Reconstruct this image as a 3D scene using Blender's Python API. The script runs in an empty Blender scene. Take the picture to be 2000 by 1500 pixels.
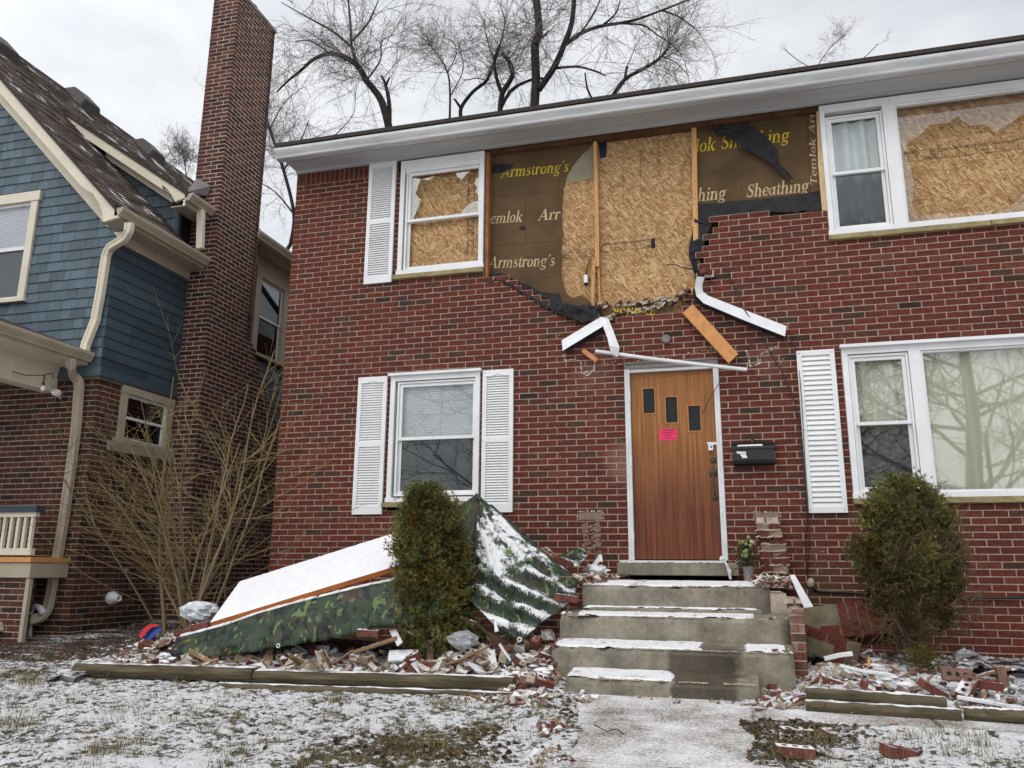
import bpy, math, random
import numpy as np
from mathutils import Vector, Matrix
random.seed(7); RNG = np.random.default_rng(7)
sc = bpy.context.scene; COL = sc.collection
# ------------------------------------------------------------------ camera
FPX, TH, PS, RO = 1578.468, math.radians(13.0006), math.radians(15.3559), math.radians(0.4145)
CAMP = np.array([0.0, -8.65, 1.10])
fw = np.array([-math.sin(PS)*math.cos(TH), math.cos(PS)*math.cos(TH), math.sin(TH)])
rt = np.array([math.cos(PS), math.sin(PS), 0.0]); up = np.cross(rt, fw)
RT = rt*math.cos(RO)+up*math.sin(RO); UP = -rt*math.sin(RO)+up*math.cos(RO)
cd = bpy.data.cameras.new('camera'); cam = bpy.data.objects.new('camera', cd); COL.objects.link(cam)
cd.sensor_width = 36; cd.lens = FPX/2000*36; cd.clip_end = 2000; cd.clip_start = 0.05
cam.matrix_world = Matrix(((RT[0], UP[0], -fw[0], CAMP[0]), (RT[1], UP[1], -fw[1], CAMP[1]), (RT[2], UP[2], -fw[2], CAMP[2]), (0, 0, 0, 1)))
sc.camera = cam
# ------------------------------------------------------------------ world, sun, exposure
SUN_EL, SUN_AZ = math.radians(48), math.radians(200)      # a soft bright patch of cloud behind the camera
SUND = Vector((math.sin(SUN_AZ)*math.cos(SUN_EL), math.cos(SUN_AZ)*math.cos(SUN_EL), math.sin(SUN_EL)))
W = bpy.data.worlds.new('World'); sc.world = W; W.use_nodes = True
nt = W.node_tree; nt.nodes.clear(); N = nt.nodes.new; LK = nt.links.new
out = N('ShaderNodeOutputWorld'); bg = N('ShaderNodeBackground'); bg2 = N('ShaderNodeBackground'); add = N('ShaderNodeAddShader')
sky = N('ShaderNodeTexSky'); sky.sky_type = 'NISHITA'; sky.sun_disc = False; sky.sun_elevation = SUN_EL; sky.sun_rotation = SUN_AZ
LK(sky.outputs[0], bg.inputs[0]); bg.inputs[1].default_value = 0.03
tc = N('ShaderNodeTexCoord'); mp = N('ShaderNodeMapping'); mp.inputs['Scale'].default_value = (1.6, 1.6, 3.4)
LK(tc.outputs['Generated'], mp.inputs[0])
nz = N('ShaderNodeTexNoise'); nz.inputs['Scale'].default_value = 1.5; nz.inputs['Detail'].default_value = 5; nz.inputs['Roughness'].default_value = .55
LK(mp.outputs[0], nz.inputs['Vector'])
cr = N('ShaderNodeValToRGB'); cr.color_ramp.elements[0].position = .3; cr.color_ramp.elements[0].color = (.56, .57, .59, 1)
cr.color_ramp.elements[1].position = .66; cr.color_ramp.elements[1].color = (.95, .95, .95, 1)
LK(nz.outputs['Fac'], cr.inputs[0])
dp = N('ShaderNodeVectorMath'); dp.operation = 'DOT_PRODUCT'; dp.inputs[1].default_value = SUND
LK(tc.outputs['Generated'], dp.inputs[0])
mr = N('ShaderNodeMapRange'); mr.inputs[1].default_value = -.1; mr.inputs[2].default_value = 1; mr.inputs[3].default_value = .93; mr.inputs[4].default_value = 1.72
LK(dp.outputs['Value'], mr.inputs[0])
LK(cr.outputs[0], bg2.inputs[0]); LK(mr.outputs[0], bg2.inputs[1])
LK(bg.outputs[0], add.inputs[0]); LK(bg2.outputs[0], add.inputs[1]); LK(add.outputs[0], out.inputs[0])
sl = bpy.data.lights.new('sun', 'SUN'); sl.energy = .8; sl.angle = math.radians(30); sl.color = (1, .97, .93)
so = bpy.data.objects.new('sun', sl); COL.objects.link(so); so.rotation_euler = (-SUND).to_track_quat('-Z', 'Y').to_euler(); so.location = (0, -20, 30)
sc.view_settings.view_transform = 'Standard'; sc.view_settings.look = 'None'; sc.view_settings.exposure = 0.0
# ------------------------------------------------------------------ picture point -> place
def ray(u, v): return (u-1000)/FPX*RT-(v-750)/FPX*UP+fw
def F(u, v, y=0.0): d = ray(u, v); return CAMP+d*((y-CAMP[1])/d[1])
def FX(u, v, x): d = ray(u, v); return CAMP+d*((x-CAMP[0])/d[0])
def FZ(u, v, z): d = ray(u, v); return CAMP+d*((z-CAMP[2])/d[2])
def lerp(a, b, t): return a+(b-a)*t
def unit(a): a = np.asarray(a, float); return a/(np.linalg.norm(a)+1e-12)
# ------------------------------------------------------------------ noise
def vnoise(x, y, seed=0):
    xi = np.floor(x).astype(np.int64); yi = np.floor(y).astype(np.int64); xf = x-xi; yf = y-yi
    def h(a, b):
        n = (a*374761393+b*668265263+seed*982451653) & 0xffffffff
        n = ((n ^ (n >> 13))*1274126177) & 0xffffffff
        return ((n ^ (n >> 16)) & 0xffff)/65535.0
    sx = xf*xf*(3-2*xf); sy = yf*yf*(3-2*yf)
    return lerp(lerp(h(xi, yi), h(xi+1, yi), sx), lerp(h(xi, yi+1), h(xi+1, yi+1), sx), sy)
def fbm(x, y, seed=0, oct=4):
    x = np.asarray(x, float); y = np.asarray(y, float); s = 0; a = .5; t = 0
    for i in range(oct): s = s+a*vnoise(x*2**i, y*2**i, seed+i); t += a; a *= .55
    return s/t
# ------------------------------------------------------------------ mesh builder
class MB:
    def __init__(s): s.v = []; s.f = []; s.m = []; s.a = []
    def face(s, pts, mat=0, a=0.0):
        n = len(s.v); s.v.extend([tuple(p) for p in pts]); s.f.append(tuple(range(n, n+len(pts)))); s.m.append(mat); s.a.append(a)
    def add(s, vs, fs, mat=0, a=0.0):
        n = len(s.v); s.v.extend([tuple(p) for p in vs])
        for f in fs: s.f.append(tuple(i+n for i in f)); s.m.append(mat); s.a.append(a)
    def hexa(s, p, mat=0, a=0.0):  # p: 4 bottom ccw, 4 top ccw
        s.add(p, [(3, 2, 1, 0), (4, 5, 6, 7), (0, 1, 5, 4), (1, 2, 6, 5), (2, 3, 7, 6), (3, 0, 4, 7)], mat, a)
    def box(s, x0, x1, y0, y1, z0, z1, mat=0, a=0.0):
        s.hexa([(x0, y0, z0), (x1, y0, z0), (x1, y1, z0), (x0, y1, z0), (x0, y0, z1), (x1, y0, z1), (x1, y1, z1), (x0, y1, z1)], mat, a)
    def obox(s, c, X, Y, Z, mat=0, a=0.0):   # centre and half axes
        c, X, Y, Z = [np.asarray(q, float) for q in (c, X, Y, Z)]
        s.hexa([c-X-Y-Z, c+X-Y-Z, c+X+Y-Z, c-X+Y-Z, c-X-Y+Z, c+X-Y+Z, c+X+Y+Z, c-X+Y+Z], mat, a)
    def prism(s, poly, vec, mat=0, a=0.0):
        poly = [np.asarray(p, float) for p in poly]; n = len(poly); q = [p+np.asarray(vec, float) for p in poly]
        fs = [tuple(range(n)), tuple(reversed(range(n, 2*n)))]+[((i+1) % n, i, i+n, (i+1) % n+n) for i in range(n)]
        s.add(poly+q, fs, mat, a)
    def tube(s, pts, rad, n=6, mat=0, a=0.0, cap=True, sq=None):
        pts = [np.asarray(p, float) for p in pts]; k = len(pts)
        if not hasattr(rad, '__len__'): rad = [rad]*k
        t0 = unit(pts[1]-pts[0]); ref = np.array([0, 0, 1.]) if abs(t0[2]) < .9 else np.array([0, 1., 0])
        U = unit(np.cross(t0, ref)); vs = []
        for i in range(k):
            t = unit(pts[min(i+1, k-1)]-pts[max(i-1, 0)]); U = unit(U-t*np.dot(U, t)); V = np.cross(t, U)
            for j in range(n):
                an = 2*math.pi*(j+.5)/n; vs.append(pts[i]+rad[i]*(math.cos(an)*U+math.sin(an)*V))
        fs = [(i*n+j, i*n+(j+1) % n, (i+1)*n+(j+1) % n, (i+1)*n+j) for i in range(k-1) for j in range(n)]
        if cap and n > 2: fs += [tuple(reversed(range(n))), tuple(range((k-1)*n, k*n))]
        s.add(vs, fs, mat, a)
    def sweep(s, prof, path, mat=0, a=0.0, cap=True, closed=True):   # rings: list of list of points
        n = len(path[0]); vs = [p for r in path for p in r]; k = len(path); m = n if closed else n-1
        fs = [(i*n+j, i*n+(j+1) % n, (i+1)*n+(j+1) % n, (i+1)*n+j) for i in range(k-1) for j in range(m)]
        if cap: fs += [tuple(reversed(range(n))), tuple(range((k-1)*n, k*n))]
        s.add(vs, fs, mat, a)
    def grid(s, P, mat=0, a=0.0):  # P [i][j] points
        P = np.asarray(P, float); ni, nj = P.shape[:2]
        fs = [(i*nj+j, i*nj+j+1, (i+1)*nj+j+1, (i+1)*nj+j) for i in range(ni-1) for j in range(nj-1)]
        s.add(P.reshape(-1, 3), fs, mat, a)
    def lathe(s, c, axis, prof, n=16, mat=0, a=0.0):  # prof [(r, t)]
        ax = unit(axis); ref = np.array([0, 0, 1.]) if abs(ax[2]) < .9 else np.array([1., 0, 0]); U = unit(np.cross(ax, ref)); V = np.cross(ax, U)
        s.sweep(None, [[np.asarray(c)+ax*t+r*(math.cos(2*math.pi*j/n)*U+math.sin(2*math.pi*j/n)*V) for j in range(n)] for r, t in prof], mat, a)
    def build(s, name, mats, parent=None, smooth=False, loc=None, label=None, cat=None, group=None, kind=None, bevel=0, solid=0):
        me = bpy.data.meshes.new(name)
        base = np.zeros(3)
        if parent is not None: base = np.array(parent['_b'])
        if loc is not None: base = np.asarray(loc, float)
        V = np.asarray(s.v, float).reshape(-1, 3)-base
        me.from_pydata(V.tolist(), [], s.f)
        for m in (mats if isinstance(mats, (list, tuple)) else [mats]): me.materials.append(m)
        me.polygons.foreach_set('material_index', s.m)
        at = me.attributes.new('rnd', 'FLOAT', 'FACE'); at.data.foreach_set('value', np.asarray(s.a, np.float32))
        if smooth: me.polygons.foreach_set('use_smooth', [True]*len(s.f))
        me.update(); me.validate()
        o = bpy.data.objects.new(name, me); COL.objects.link(o)
        if parent is not None:
            o.parent = parent; o.location = Vector(base-np.array(parent['_b'])); o['_b'] = base.tolist()
        else:
            o.location = Vector(base); o['_b'] = base.tolist()
        if bevel:
            md = o.modifiers.new('bevel', 'BEVEL'); md.width = bevel; md.segments = 2; md.limit_method = 'ANGLE'
        if solid:
            md = o.modifiers.new('solid', 'SOLIDIFY'); md.thickness = solid; md.offset = 0
        tag(o, label, cat, group, kind)
        return o
def tag(o, label=None, cat=None, group=None, kind=None):
    if label: o['label'] = label
    if cat: o['category'] = cat
    if group: o['group'] = group
    if kind: o['kind'] = kind
    return o
def thing(name, loc, label, cat, group=None):
    o = bpy.data.objects.new(name, None); COL.objects.link(o); o.location = loc; o['_b'] = [float(q) for q in loc]; o.empty_display_size = .1
    return tag(o, label, cat, group)
# ------------------------------------------------------------------ materials
def S(r, g, b, k=1.0):
    f = lambda c: (c/255/12.92 if c/255 <= .04045 else ((c/255+.055)/1.055)**2.4)*k
    return (f(r), f(g), f(b), 1)
class NB:
    def __init__(s, name):
        s.m = bpy.data.materials.new(name); s.m.use_nodes = True; s.t = s.m.node_tree; s.t.nodes.clear()
        s.o = s.n('ShaderNodeOutputMaterial'); s.p = s.n('ShaderNodeBsdfPrincipled'); s.l(s.p.outputs[0], s.o.inputs[0])
    def n(s, t, **k):
        x = s.t.nodes.new(t)
        for a, b in k.items(): setattr(x, a, b)
        return x
    def l(s, a, b): s.t.links.new(a, b)
    def set(s, inp, v):
        if hasattr(v, 'links') or hasattr(v, 'is_linked'): s.l(v, inp)
        else: inp.default_value = v
    def coord(s, kind='Object', scale=(1, 1, 1), rot=(0, 0, 0)):
        c = s.n('ShaderNodeTexCoord'); m = s.n('ShaderNodeMapping'); m.inputs['Scale'].default_value = scale; m.inputs['Rotation'].default_value = rot
        if kind == 'Position': g = s.n('ShaderNodeNewGeometry'); s.l(g.outputs['Position'], m.inputs[0])
        else: s.l(c.outputs[kind], m.inputs[0])
        return m.outputs[0]
    def noise(s, vec, scale, detail=4, rough=.55, dist=0):
        x = s.n('ShaderNodeTexNoise'); s.l(vec, x.inputs['Vector']); x.inputs['Scale'].default_value = scale; x.inputs['Detail'].default_value = detail
        x.inputs['Roughness'].default_value = rough; x.inputs['Distortion'].default_value = dist; return x.outputs['Fac']
    def ramp(s, fac, els, interp='LINEAR'):
        r = s.n('ShaderNodeValToRGB'); r.color_ramp.interpolation = interp; e = r.color_ramp.elements
        while len(e) < len(els): e.new(.5)
        for i, (p, c) in enumerate(els): e[i].position = p; e[i].color = c if len(c) == 4 else (*c, 1)
        s.l(fac, r.inputs[0]); return r.outputs[0]
    def mix(s, fac, a, b, mode='MIX'):
        x = s.n('ShaderNodeMix', data_type='RGBA', blend_type=mode); s.set(x.inputs[0], fac); s.set(x.inputs[6], a); s.set(x.inputs[7], b); return x.outputs[2]
    def math(s, op, a, b=0.0, clamp=False):
        x = s.n('ShaderNodeMath', operation=op, use_clamp=clamp); s.set(x.inputs[0], a); s.set(x.inputs[1], b); return x.outputs[0]
    def mrange(s, v, a, b, c=0.0, d=1.0):
        x = s.n('ShaderNodeMapRange'); s.l(v, x.inputs[0]); x.inputs[1].default_value = a; x.inputs[2].default_value = b; x.inputs[3].default_value = c; x.inputs[4].default_value = d; return x.outputs[0]
    def bump(s, h, strength=.3, dist=.01):
        b = s.n('ShaderNodeBump'); b.inputs['Strength'].default_value = strength; b.inputs['Distance'].default_value = dist; s.l(h, b.inputs['Height']); s.l(b.outputs[0], s.p.inputs['Normal'])
    def attr(s, name='rnd'): x = s.n('ShaderNodeAttribute', attribute_name=name); return x.outputs['Fac']
    def snow(s, col, thr=.5, scale=6, nz0=.45, nz1=.8, soft=.08):
        g = s.n('ShaderNodeNewGeometry'); sp = s.n('ShaderNodeSeparateXYZ'); s.l(g.outputs['True Normal'], sp.inputs[0])
        a = s.mrange(sp.outputs[2], nz0, nz1); c = s.n('ShaderNodeMapping'); s.l(g.outputs['Position'], c.inputs[0])
        k = s.mrange(s.noise(c.outputs[0], scale, 6, .65), thr-soft, thr+soft); f = s.math('MULTIPLY', a, k, True)
        return s.mix(f, col, SNOW), f
    def fin(s, col, rough=.7, spec=.3): s.set(s.p.inputs['Base Color'], col); s.set(s.p.inputs['Roughness'], rough); s.p.inputs['Specular IOR Level'].default_value = spec; return s.m
SNOW = (.80, .80, .815, 1)
def plain(name, c, var=.25, scale=8, rough=.7, bump=.15, bscale=60, spec=.3, snow=None, stretch=(1, 1, 1), metal=0):
    b = NB(name); v = b.coord('Object', stretch); n = b.noise(v, scale, 5)
    d = tuple(q*(1-var) for q in c[:3])+(1,); e = tuple(min(1, q*(1+var)) for q in c[:3])+(1,)
    col = b.ramp(n, [(.3, d), (.7, e)])
    if snow: col, f = b.snow(col, *snow)
    if bump: b.bump(b.noise(v, bscale, 3), bump, .004)
    b.p.inputs['Metallic'].default_value = metal
    return b.fin(col, rough, spec)
def mk_brick(name, ramp, score=True, axis='x', snow=None, spot=None):
    b = NB(name); a = b.attr(); col = b.ramp(a, ramp)
    v = b.coord('Object'); g = b.noise(v, 22, 4); col = b.mix(.55, col, b.ramp(g, [(.3, (.45, .45, .45)), (.7, (1.25, 1.2, 1.15))]), 'MULTIPLY')
    big = b.noise(v, .55, 3); col = b.mix(.5, col, b.ramp(big, [(.3, (.72, .72, .75)), (.7, (1.12, 1.08, 1.05))]), 'MULTIPLY')
    vs = b.coord('Object', (110, 110, 9)); sn = b.noise(vs, 1, 2); col = b.mix(.5, col, b.ramp(sn, [(.35, (.45, .42, .42)), (.6, (1.15, 1.1, 1.1))]), 'MULTIPLY')
    if spot is not None:   # soot smudge and a pale bloom on this wall
        for (p, r, c_, am) in spot:
            d = b.n('ShaderNodeVectorMath', operation='DISTANCE'); q = b.n('ShaderNodeMapping'); q.inputs['Scale'].default_value = (1, 1, .75); gg = b.n('ShaderNodeNewGeometry'); b.l(gg.outputs['Position'], q.inputs[0]); b.l(q.outputs[0], d.inputs[0]); d.inputs[1].default_value = (p[0], p[1], p[2]*.75)
            k = b.math('MULTIPLY', b.mrange(b.math('ADD', d.outputs['Value'], b.math('MULTIPLY', b.math('SUBTRACT', b.noise(v, 12, 4), .5), r*1.2)), r, r*.25), am, True); col = b.mix(k, col, c_)
    if snow: col, f = b.snow(col, *snow)
    b.bump(b.math('ADD', sn, g), .5, .004)
    return b.fin(col, .85, .15)
RB = [(0, S(58, 48, 43)), (.02, S(74, 58, 50)), (.07, S(86, 62, 53)), (.15, S(96, 54, 46)), (.6, S(102, 55, 46)), (.88, S(110, 58, 48)), (1, S(112, 68, 57))]
RB2 = [(0, S(56, 46, 42)), (.25, S(78, 58, 51)), (.6, S(92, 58, 50)), (1, S(104, 68, 59))]
m_brick = mk_brick('red_scored_brick', RB, spot=[(F(788, 590), .13, S(52, 46, 48), .8), (F(1212, 905), .22, S(150, 120, 108), .45), (F(1160, 720), .3, S(140, 112, 100), .25), (F(1610, 1165), .35, S(84, 70, 52), .55), (F(1500, 700), .25, S(140, 112, 100), .2)]); m_brick2 = mk_brick('old_brown_brick', RB2)
m_brickd = mk_brick('loose_brick', [(0, S(92, 74, 66)), (.35, S(112, 76, 68)), (.65, S(124, 76, 66)), (.8, S(128, 96, 84)), (1, S(150, 128, 110))], snow=(.52, 7))
m_mortar = plain('mortar', S(182, 160, 142), .25, 14, .95, .4, 180)
m_mortar2 = plain('old_mortar', S(182, 168, 152), .25, 8, .95, .4, 160)
m_mresid = plain('mortar_residue', S(205, 198, 188), .3, 30, .95, .4, 160)
m_white = plain('white_vinyl', (.755, .76, .765, 1), .08, 2.5, .45, .05, 40, .4)
m_whitep = plain('weathered_white_paint', (.66, .66, .66, 1), .12, 3, .6, .15, 50)
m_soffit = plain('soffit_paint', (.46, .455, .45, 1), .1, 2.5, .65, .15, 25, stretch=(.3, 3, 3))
m_alum = plain('white_aluminium', (.72, .73, .74, 1), .1, 6, .35, .05, 30, .5)
m_galv = plain('gutter_metal', (.54, .55, .55, 1), .2, 2, .35, .05, 30, .6, stretch=(1, 6, 6))
m_stone = plain('limestone_sill', S(150, 137, 100), .3, 9, .9, .5, 60)
m_conc = None
m_shingle_roof = plain('dark_drip_edge', S(62, 54, 50), .3, 20, .9, .5, 80)
m_cream = plain('cream_paint', S(214, 205, 184), .08, 4, .5, .08, 40)
m_taupe = plain('taupe_paint', S(172, 160, 140), .1, 4, .5, .08, 40)
m_dark = plain('dark_interior', (.012, .012, .014, 1), .2, 4, .9, 0)
m_black = plain('black_plastic', (.012, .012, .013, 1), .3, 8, .38, .1, 60, .5)
m_felt = plain('black_tar_paper', S(42, 42, 45), .35, 9, .85, .5, 30)
m_lumber = plain('pine_lumber', S(196, 150, 98), .22, 3, .75, .2, 30, stretch=(9, 9, .8))
m_lumber2 = plain('orange_plank', S(200, 142, 86), .15, 3, .7, .2, 30, stretch=(3, 3, 3))
m_grey = plain('grey_metal', (.2, .2, .2, 1), .2, 8, .5, .1, 40, .5)
m_drywall = plain('drywall_back', S(150, 140, 118), .12, 4, .9, .2, 40)
m_snow = plain('snow', SNOW, .05, 12, .8, .5, 55, .2)
def mk_glass(name, refl=.22, tint=(1, 1, 1, 1)):
    b = NB(name); b.t.nodes.remove(b.p); tr = b.n('ShaderNodeBsdfTransparent'); tr.inputs[0].default_value = tint
    gl = b.n('ShaderNodeBsdfGlossy'); gl.inputs['Roughness'].default_value = .015; gl.inputs[0].default_value = (.95, .97, .96, 1)
    lw = b.n('ShaderNodeLayerWeight'); lw.inputs[0].default_value = .25; f = b.math('ADD', lw.outputs[0], refl, True); mx = b.n('ShaderNodeMixShader')
    b.l(f, mx.inputs[0]); b.l(tr.outputs[0], mx.inputs[1]); b.l(gl.outputs[0], mx.inputs[2]); b.l(mx.outputs[0], b.o.inputs[0]); return b.m
m_glass = mk_glass('window_glass', .08); m_glassr = mk_glass('bright_window_glass', .15, (.95, .965, .945, 1)); m_screen_glass = mk_glass('screened_glass', .04, (.3, .31, .32, 1))
def mk_osb():
    b = NB('osb'); col = None; hgt = None
    for i, (ang, sx, sz) in enumerate([(8, 13, 62), (-30, 15, 70), (40, 14, 62), (-10, 12, 75), (18, 17, 85), (-55, 16, 70)]):
        v = b.coord('Object', (sx, 0, sz)); v2 = b.coord('Object', (1, 1, 1), (0, math.radians(ang), 0))
        m = b.n('ShaderNodeMapping'); m.inputs['Scale'].default_value = (sx, .01, sz); m.inputs['Location'].default_value = (i*3.3, 0, i*1.7); b.l(v2, m.inputs[0])
        vo = b.n('ShaderNodeTexVoronoi'); vo.inputs['Scale'].default_value = 1; b.l(m.outputs[0], vo.inputs['Vector'])
        sp = b.n('ShaderNodeSeparateColor'); b.l(vo.outputs['Color'], sp.inputs[0])
        c = b.ramp(sp.outputs[0], [(0, S(138, 102, 66)), (.35, S(170, 132, 90)), (.7, S(194, 158, 114)), (1, S(216, 186, 142))])
        gm = b.n('ShaderNodeMapping'); gm.inputs['Scale'].default_value = (3, 1, 9); b.l(m.outputs[0], gm.inputs[0])
        c = b.mix(.4, c, b.ramp(b.noise(gm.outputs[0], 1.5, 2), [(.3, (.6, .57, .53)), (.65, (1.1, 1.1, 1.1))]), 'MULTIPLY')
        if col is None: col = c; hgt = sp.outputs[0]
        else:
            k = b.mrange(sp.outputs[1], .5, .53); col = b.mix(k, col, c); x = b.n('ShaderNodeMix'); b.l(k, x.inputs[0]); b.l(hgt, x.inputs[2]); b.l(sp.outputs[0], x.inputs[3]); hgt = x.outputs[0]
    big = b.noise(b.coord('Object'), 1.2, 3); col = b.mix(.6, col, b.ramp(big, [(.3, (.72, .7, .68)), (.7, (1.1, 1.1, 1.1))]), 'MULTIPLY')
    b.bump(hgt, .4, .003); return b.fin(col, .8, .2)
m_osb = mk_osb()
m_ink = plain('black_ink', (.02, .02, .02, 1), .2, 20, .9, 0)
m_sheath = plain('brown_fibreboard', S(92, 72, 50), .25, 3, .9, .35, 120)
def scuffed(name, c):
    b = NB(name); v = b.coord('Object'); n = b.noise(v, 26, 5, .75); return b.fin(b.mix(b.mrange(n, .36, .47), S(112, 88, 56), c), .85, .1)
m_ytext = scuffed('yellow_print', S(206, 182, 56)); m_ctext = scuffed('cream_print', S(196, 172, 136))
def mk_camo():
    b = NB('camouflage_tarp'); v = b.coord('Object', (1.25, 1.25, .8)); col = b.mix(0, S(50, 64, 46), S(50, 64, 46))
    for i, (c, thr, sc_) in enumerate([(S(70, 58, 46), .57, 5.5), (S(30, 33, 32), .56, 7.5), (S(94, 114, 68), .61, 8), (S(34, 52, 42), .6, 6)]):
        m = b.n('ShaderNodeMapping'); m.inputs['Location'].default_value = (i*7.1, i*3.3, i*5.7); b.l(v, m.inputs[0])
        n = b.noise(m.outputs[0], sc_, 1.5, .5, 1.2); col = b.mix(b.mrange(n, thr-.012, thr+.012), col, c)
    w = b.noise(b.coord('Object'), 14, 4)
    return b, col, w
b, c, w = mk_camo(); b.bump(w, .25, .01); m_camo = b.fin(c, .55, .3)
b, c, w = mk_camo(); b.m.name = 'snowy_camouflage_tarp'; c, f = b.snow(c, .46, 2.1, .16, .40, .05); b.bump(b.noise(b.coord('Object'), 30, 4), .4, .012); m_camosnow = b.fin(c, b.math('ADD', b.math('MULTIPLY', f, .4), .45), .4)
b, c, w = mk_camo(); b.m.name = 'snow_dusted_tarp'; k = b.mrange(b.math('ADD', b.attr(), b.math('MULTIPLY', b.math('SUBTRACT', b.noise(b.coord('Object'), 13, 7, .78), .5), 1.5)), .47, .60); c = b.mix(b.math('MULTIPLY', k, .95), c, SNOW); b.bump(b.math('ADD', b.noise(b.coord('Object'), 34, 4), k), .5, .012); m_camosnow2 = b.fin(c, b.math('ADD', b.math('MULTIPLY', k, .4), .45), .35)
b = NB('dusty_snow'); n = b.noise(b.coord('Object'), 30, 6, .75); n2 = b.noise(b.coord('Object'), 5, 4); c = b.mix(b.mrange(b.math('ADD', n, b.math('MULTIPLY', n2, .6)), .86, .98), (.74, .74, .75, 1), S(140, 132, 120)); b.bump(n, .6, .008); m_snowd = b.fin(c, .85, .2)
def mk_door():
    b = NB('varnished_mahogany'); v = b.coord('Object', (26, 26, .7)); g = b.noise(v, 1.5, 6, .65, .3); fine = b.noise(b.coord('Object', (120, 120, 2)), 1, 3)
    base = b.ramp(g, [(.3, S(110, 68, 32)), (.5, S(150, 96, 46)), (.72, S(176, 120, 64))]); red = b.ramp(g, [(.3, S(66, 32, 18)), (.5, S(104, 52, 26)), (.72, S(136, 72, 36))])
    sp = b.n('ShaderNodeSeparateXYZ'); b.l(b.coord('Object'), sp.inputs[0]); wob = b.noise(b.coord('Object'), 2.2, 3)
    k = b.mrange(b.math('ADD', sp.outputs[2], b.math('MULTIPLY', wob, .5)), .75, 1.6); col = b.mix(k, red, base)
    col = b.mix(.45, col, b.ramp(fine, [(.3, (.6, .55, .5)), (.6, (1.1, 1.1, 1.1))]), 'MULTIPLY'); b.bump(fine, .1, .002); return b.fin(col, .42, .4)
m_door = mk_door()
def mk_conc(name, snow=None):
    b = NB(name); v = b.coord('Object'); n = b.noise(v, 3.5, 6, .6); fine = b.noise(v, 45, 6, .85)
    col = b.ramp(n, [(.28, S(100, 95, 86)), (.5, S(133, 127, 114)), (.72, S(156, 150, 137))]); col = b.mix(.6, col, b.ramp(fine, [(.32, (.5, .48, .45)), (.52, (1, 1, 1)), (.7, (1.3, 1.28, 1.22))]), 'MULTIPLY'); st_ = b.noise(v, 9, 6, .7, .6); col = b.mix(.5, col, b.ramp(st_, [(.38, (.62, .6, .56)), (.55, (1.05, 1.04, 1.0))]), 'MULTIPLY')
    vo = b.n('ShaderNodeTexVoronoi'); vo.inputs['Scale'].default_value = 160; b.l(v, vo.inputs['Vector'])
    wet = None
    b.bump(b.math('ADD', fine, b.math('MULTIPLY', n, 2.)), .55, .006)
    return b, col, v
b, c, v = mk_conc('step_concrete')
# damp patch down the right hand treads, where meltwater ran
sp = b.n('ShaderNodeSeparateXYZ'); b.l(b.coord('Position'), sp.inputs[0]); wn = b.noise(b.coord('Position'), 5, 4)
xx = b.math('ADD', sp.outputs[0], b.math('MULTIPLY', wn, .34)); kx = b.math('MULTIPLY', b.mrange(xx, -.38, -.33), b.mrange(xx, .16, .10)); kz = b.mrange(sp.outputs[2], .56, .50)
damp = b.math('MULTIPLY', kx, kz); c = b.mix(damp, c, b.mix(1, c, (.36, .33, .30, 1), 'MULTIPLY')); m_conc = b.fin(c, b.mrange(damp, 0, 1, .9, .5), .3)
# ------------------------------------------------------------------ brickwork
def bricks(mb, O, U, Nn, u0, u1, z0, z1, L, h, z_ph, holes=(), keep=None, j=.0105, depth=.09, rec=.004, trim=None, bm=0, mm=1, base_dark=None, u_ph=0., top=None):
    O = np.asarray(O, float); U = np.asarray(U, float); Nn = np.asarray(Nn, float); Zz = np.array([0, 0, 1.])
    P = lambda u, z, d: O+U*u+Zz*z+Nn*d
    r0 = int(math.floor((z0-z_ph)/h))-1; r1 = int(math.ceil((z1-z_ph)/h))+1
    for r in range(r0, r1):
        za = max(z_ph+r*h, z0); zb = min(z_ph+(r+1)*h, z1)
        if zb-za < .012: continue
        zc = (za+zb)/2; off = u_ph+(L/2 if r % 2 else 0)
        for i in range(int(math.floor((u0-off)/L))-1, int(math.ceil((u1-off)/L))+1):
            a = off+i*L; segs = [(max(a, u0), min(a+L, u1))]
            for (ha, hb, hc, hd) in holes:
                if hc < zc < hd:
                    ns = []
                    for p, q in segs:
                        if hb <= p or ha >= q: ns.append((p, q)); continue
                        if p < ha: ns.append((p, ha))
                        if q > hb: ns.append((hb, q))
                    segs = ns
            for p, q in segs:
                if q-p < .02: continue
                if keep and not keep((p+q)/2, zc): continue
                if top and zb > top((p+q)/2): continue
                if trim: p, q = trim(p, q, zc)
                d = random.uniform(-.0012, .0012); e = j/2; rn = random.random()
                x0, x1, y0, y1 = p+(e if p > u0+1e-6 else 0), q-(e if q < u1-1e-6 else 0), za+e, zb-e
                w = lambda: random.uniform(-.0015, .0015)
                f = [P(x0+w(), y0+w(), d), P(x1+w(), y0+w(), d), P(x1+w(), y1+w(), d), P(x0+w(), y1+w(), d)]
                k = [P(x0, y0, -depth), P(x1, y0, -depth), P(x1, y1, -depth), P(x0, y1, -depth)]
                mb.add(f+k, [(0, 1, 2, 3), (1, 0, 4, 5), (2, 1, 5, 6), (3, 2, 6, 7), (0, 3, 7, 4)], bm, rn)
                mb.face([P(p, za, -rec), P(q, za, -rec), P(q, zb, -rec), P(p, zb, -rec)], mm)
def inpoly(x, y, poly):
    c = False; n = len(poly)
    for i in range(n):
        x1, y1 = poly[i]; x2, y2 = poly[i-1]
        if (y1 > y) != (y2 > y) and x < (x2-x1)*(y-y1)/(y2-y1)+x1: c = not c
    return c
H_, L_ = .06825, .217; ZPH = 1.1+.06825*(8.15-.5)-.06825*30
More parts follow.
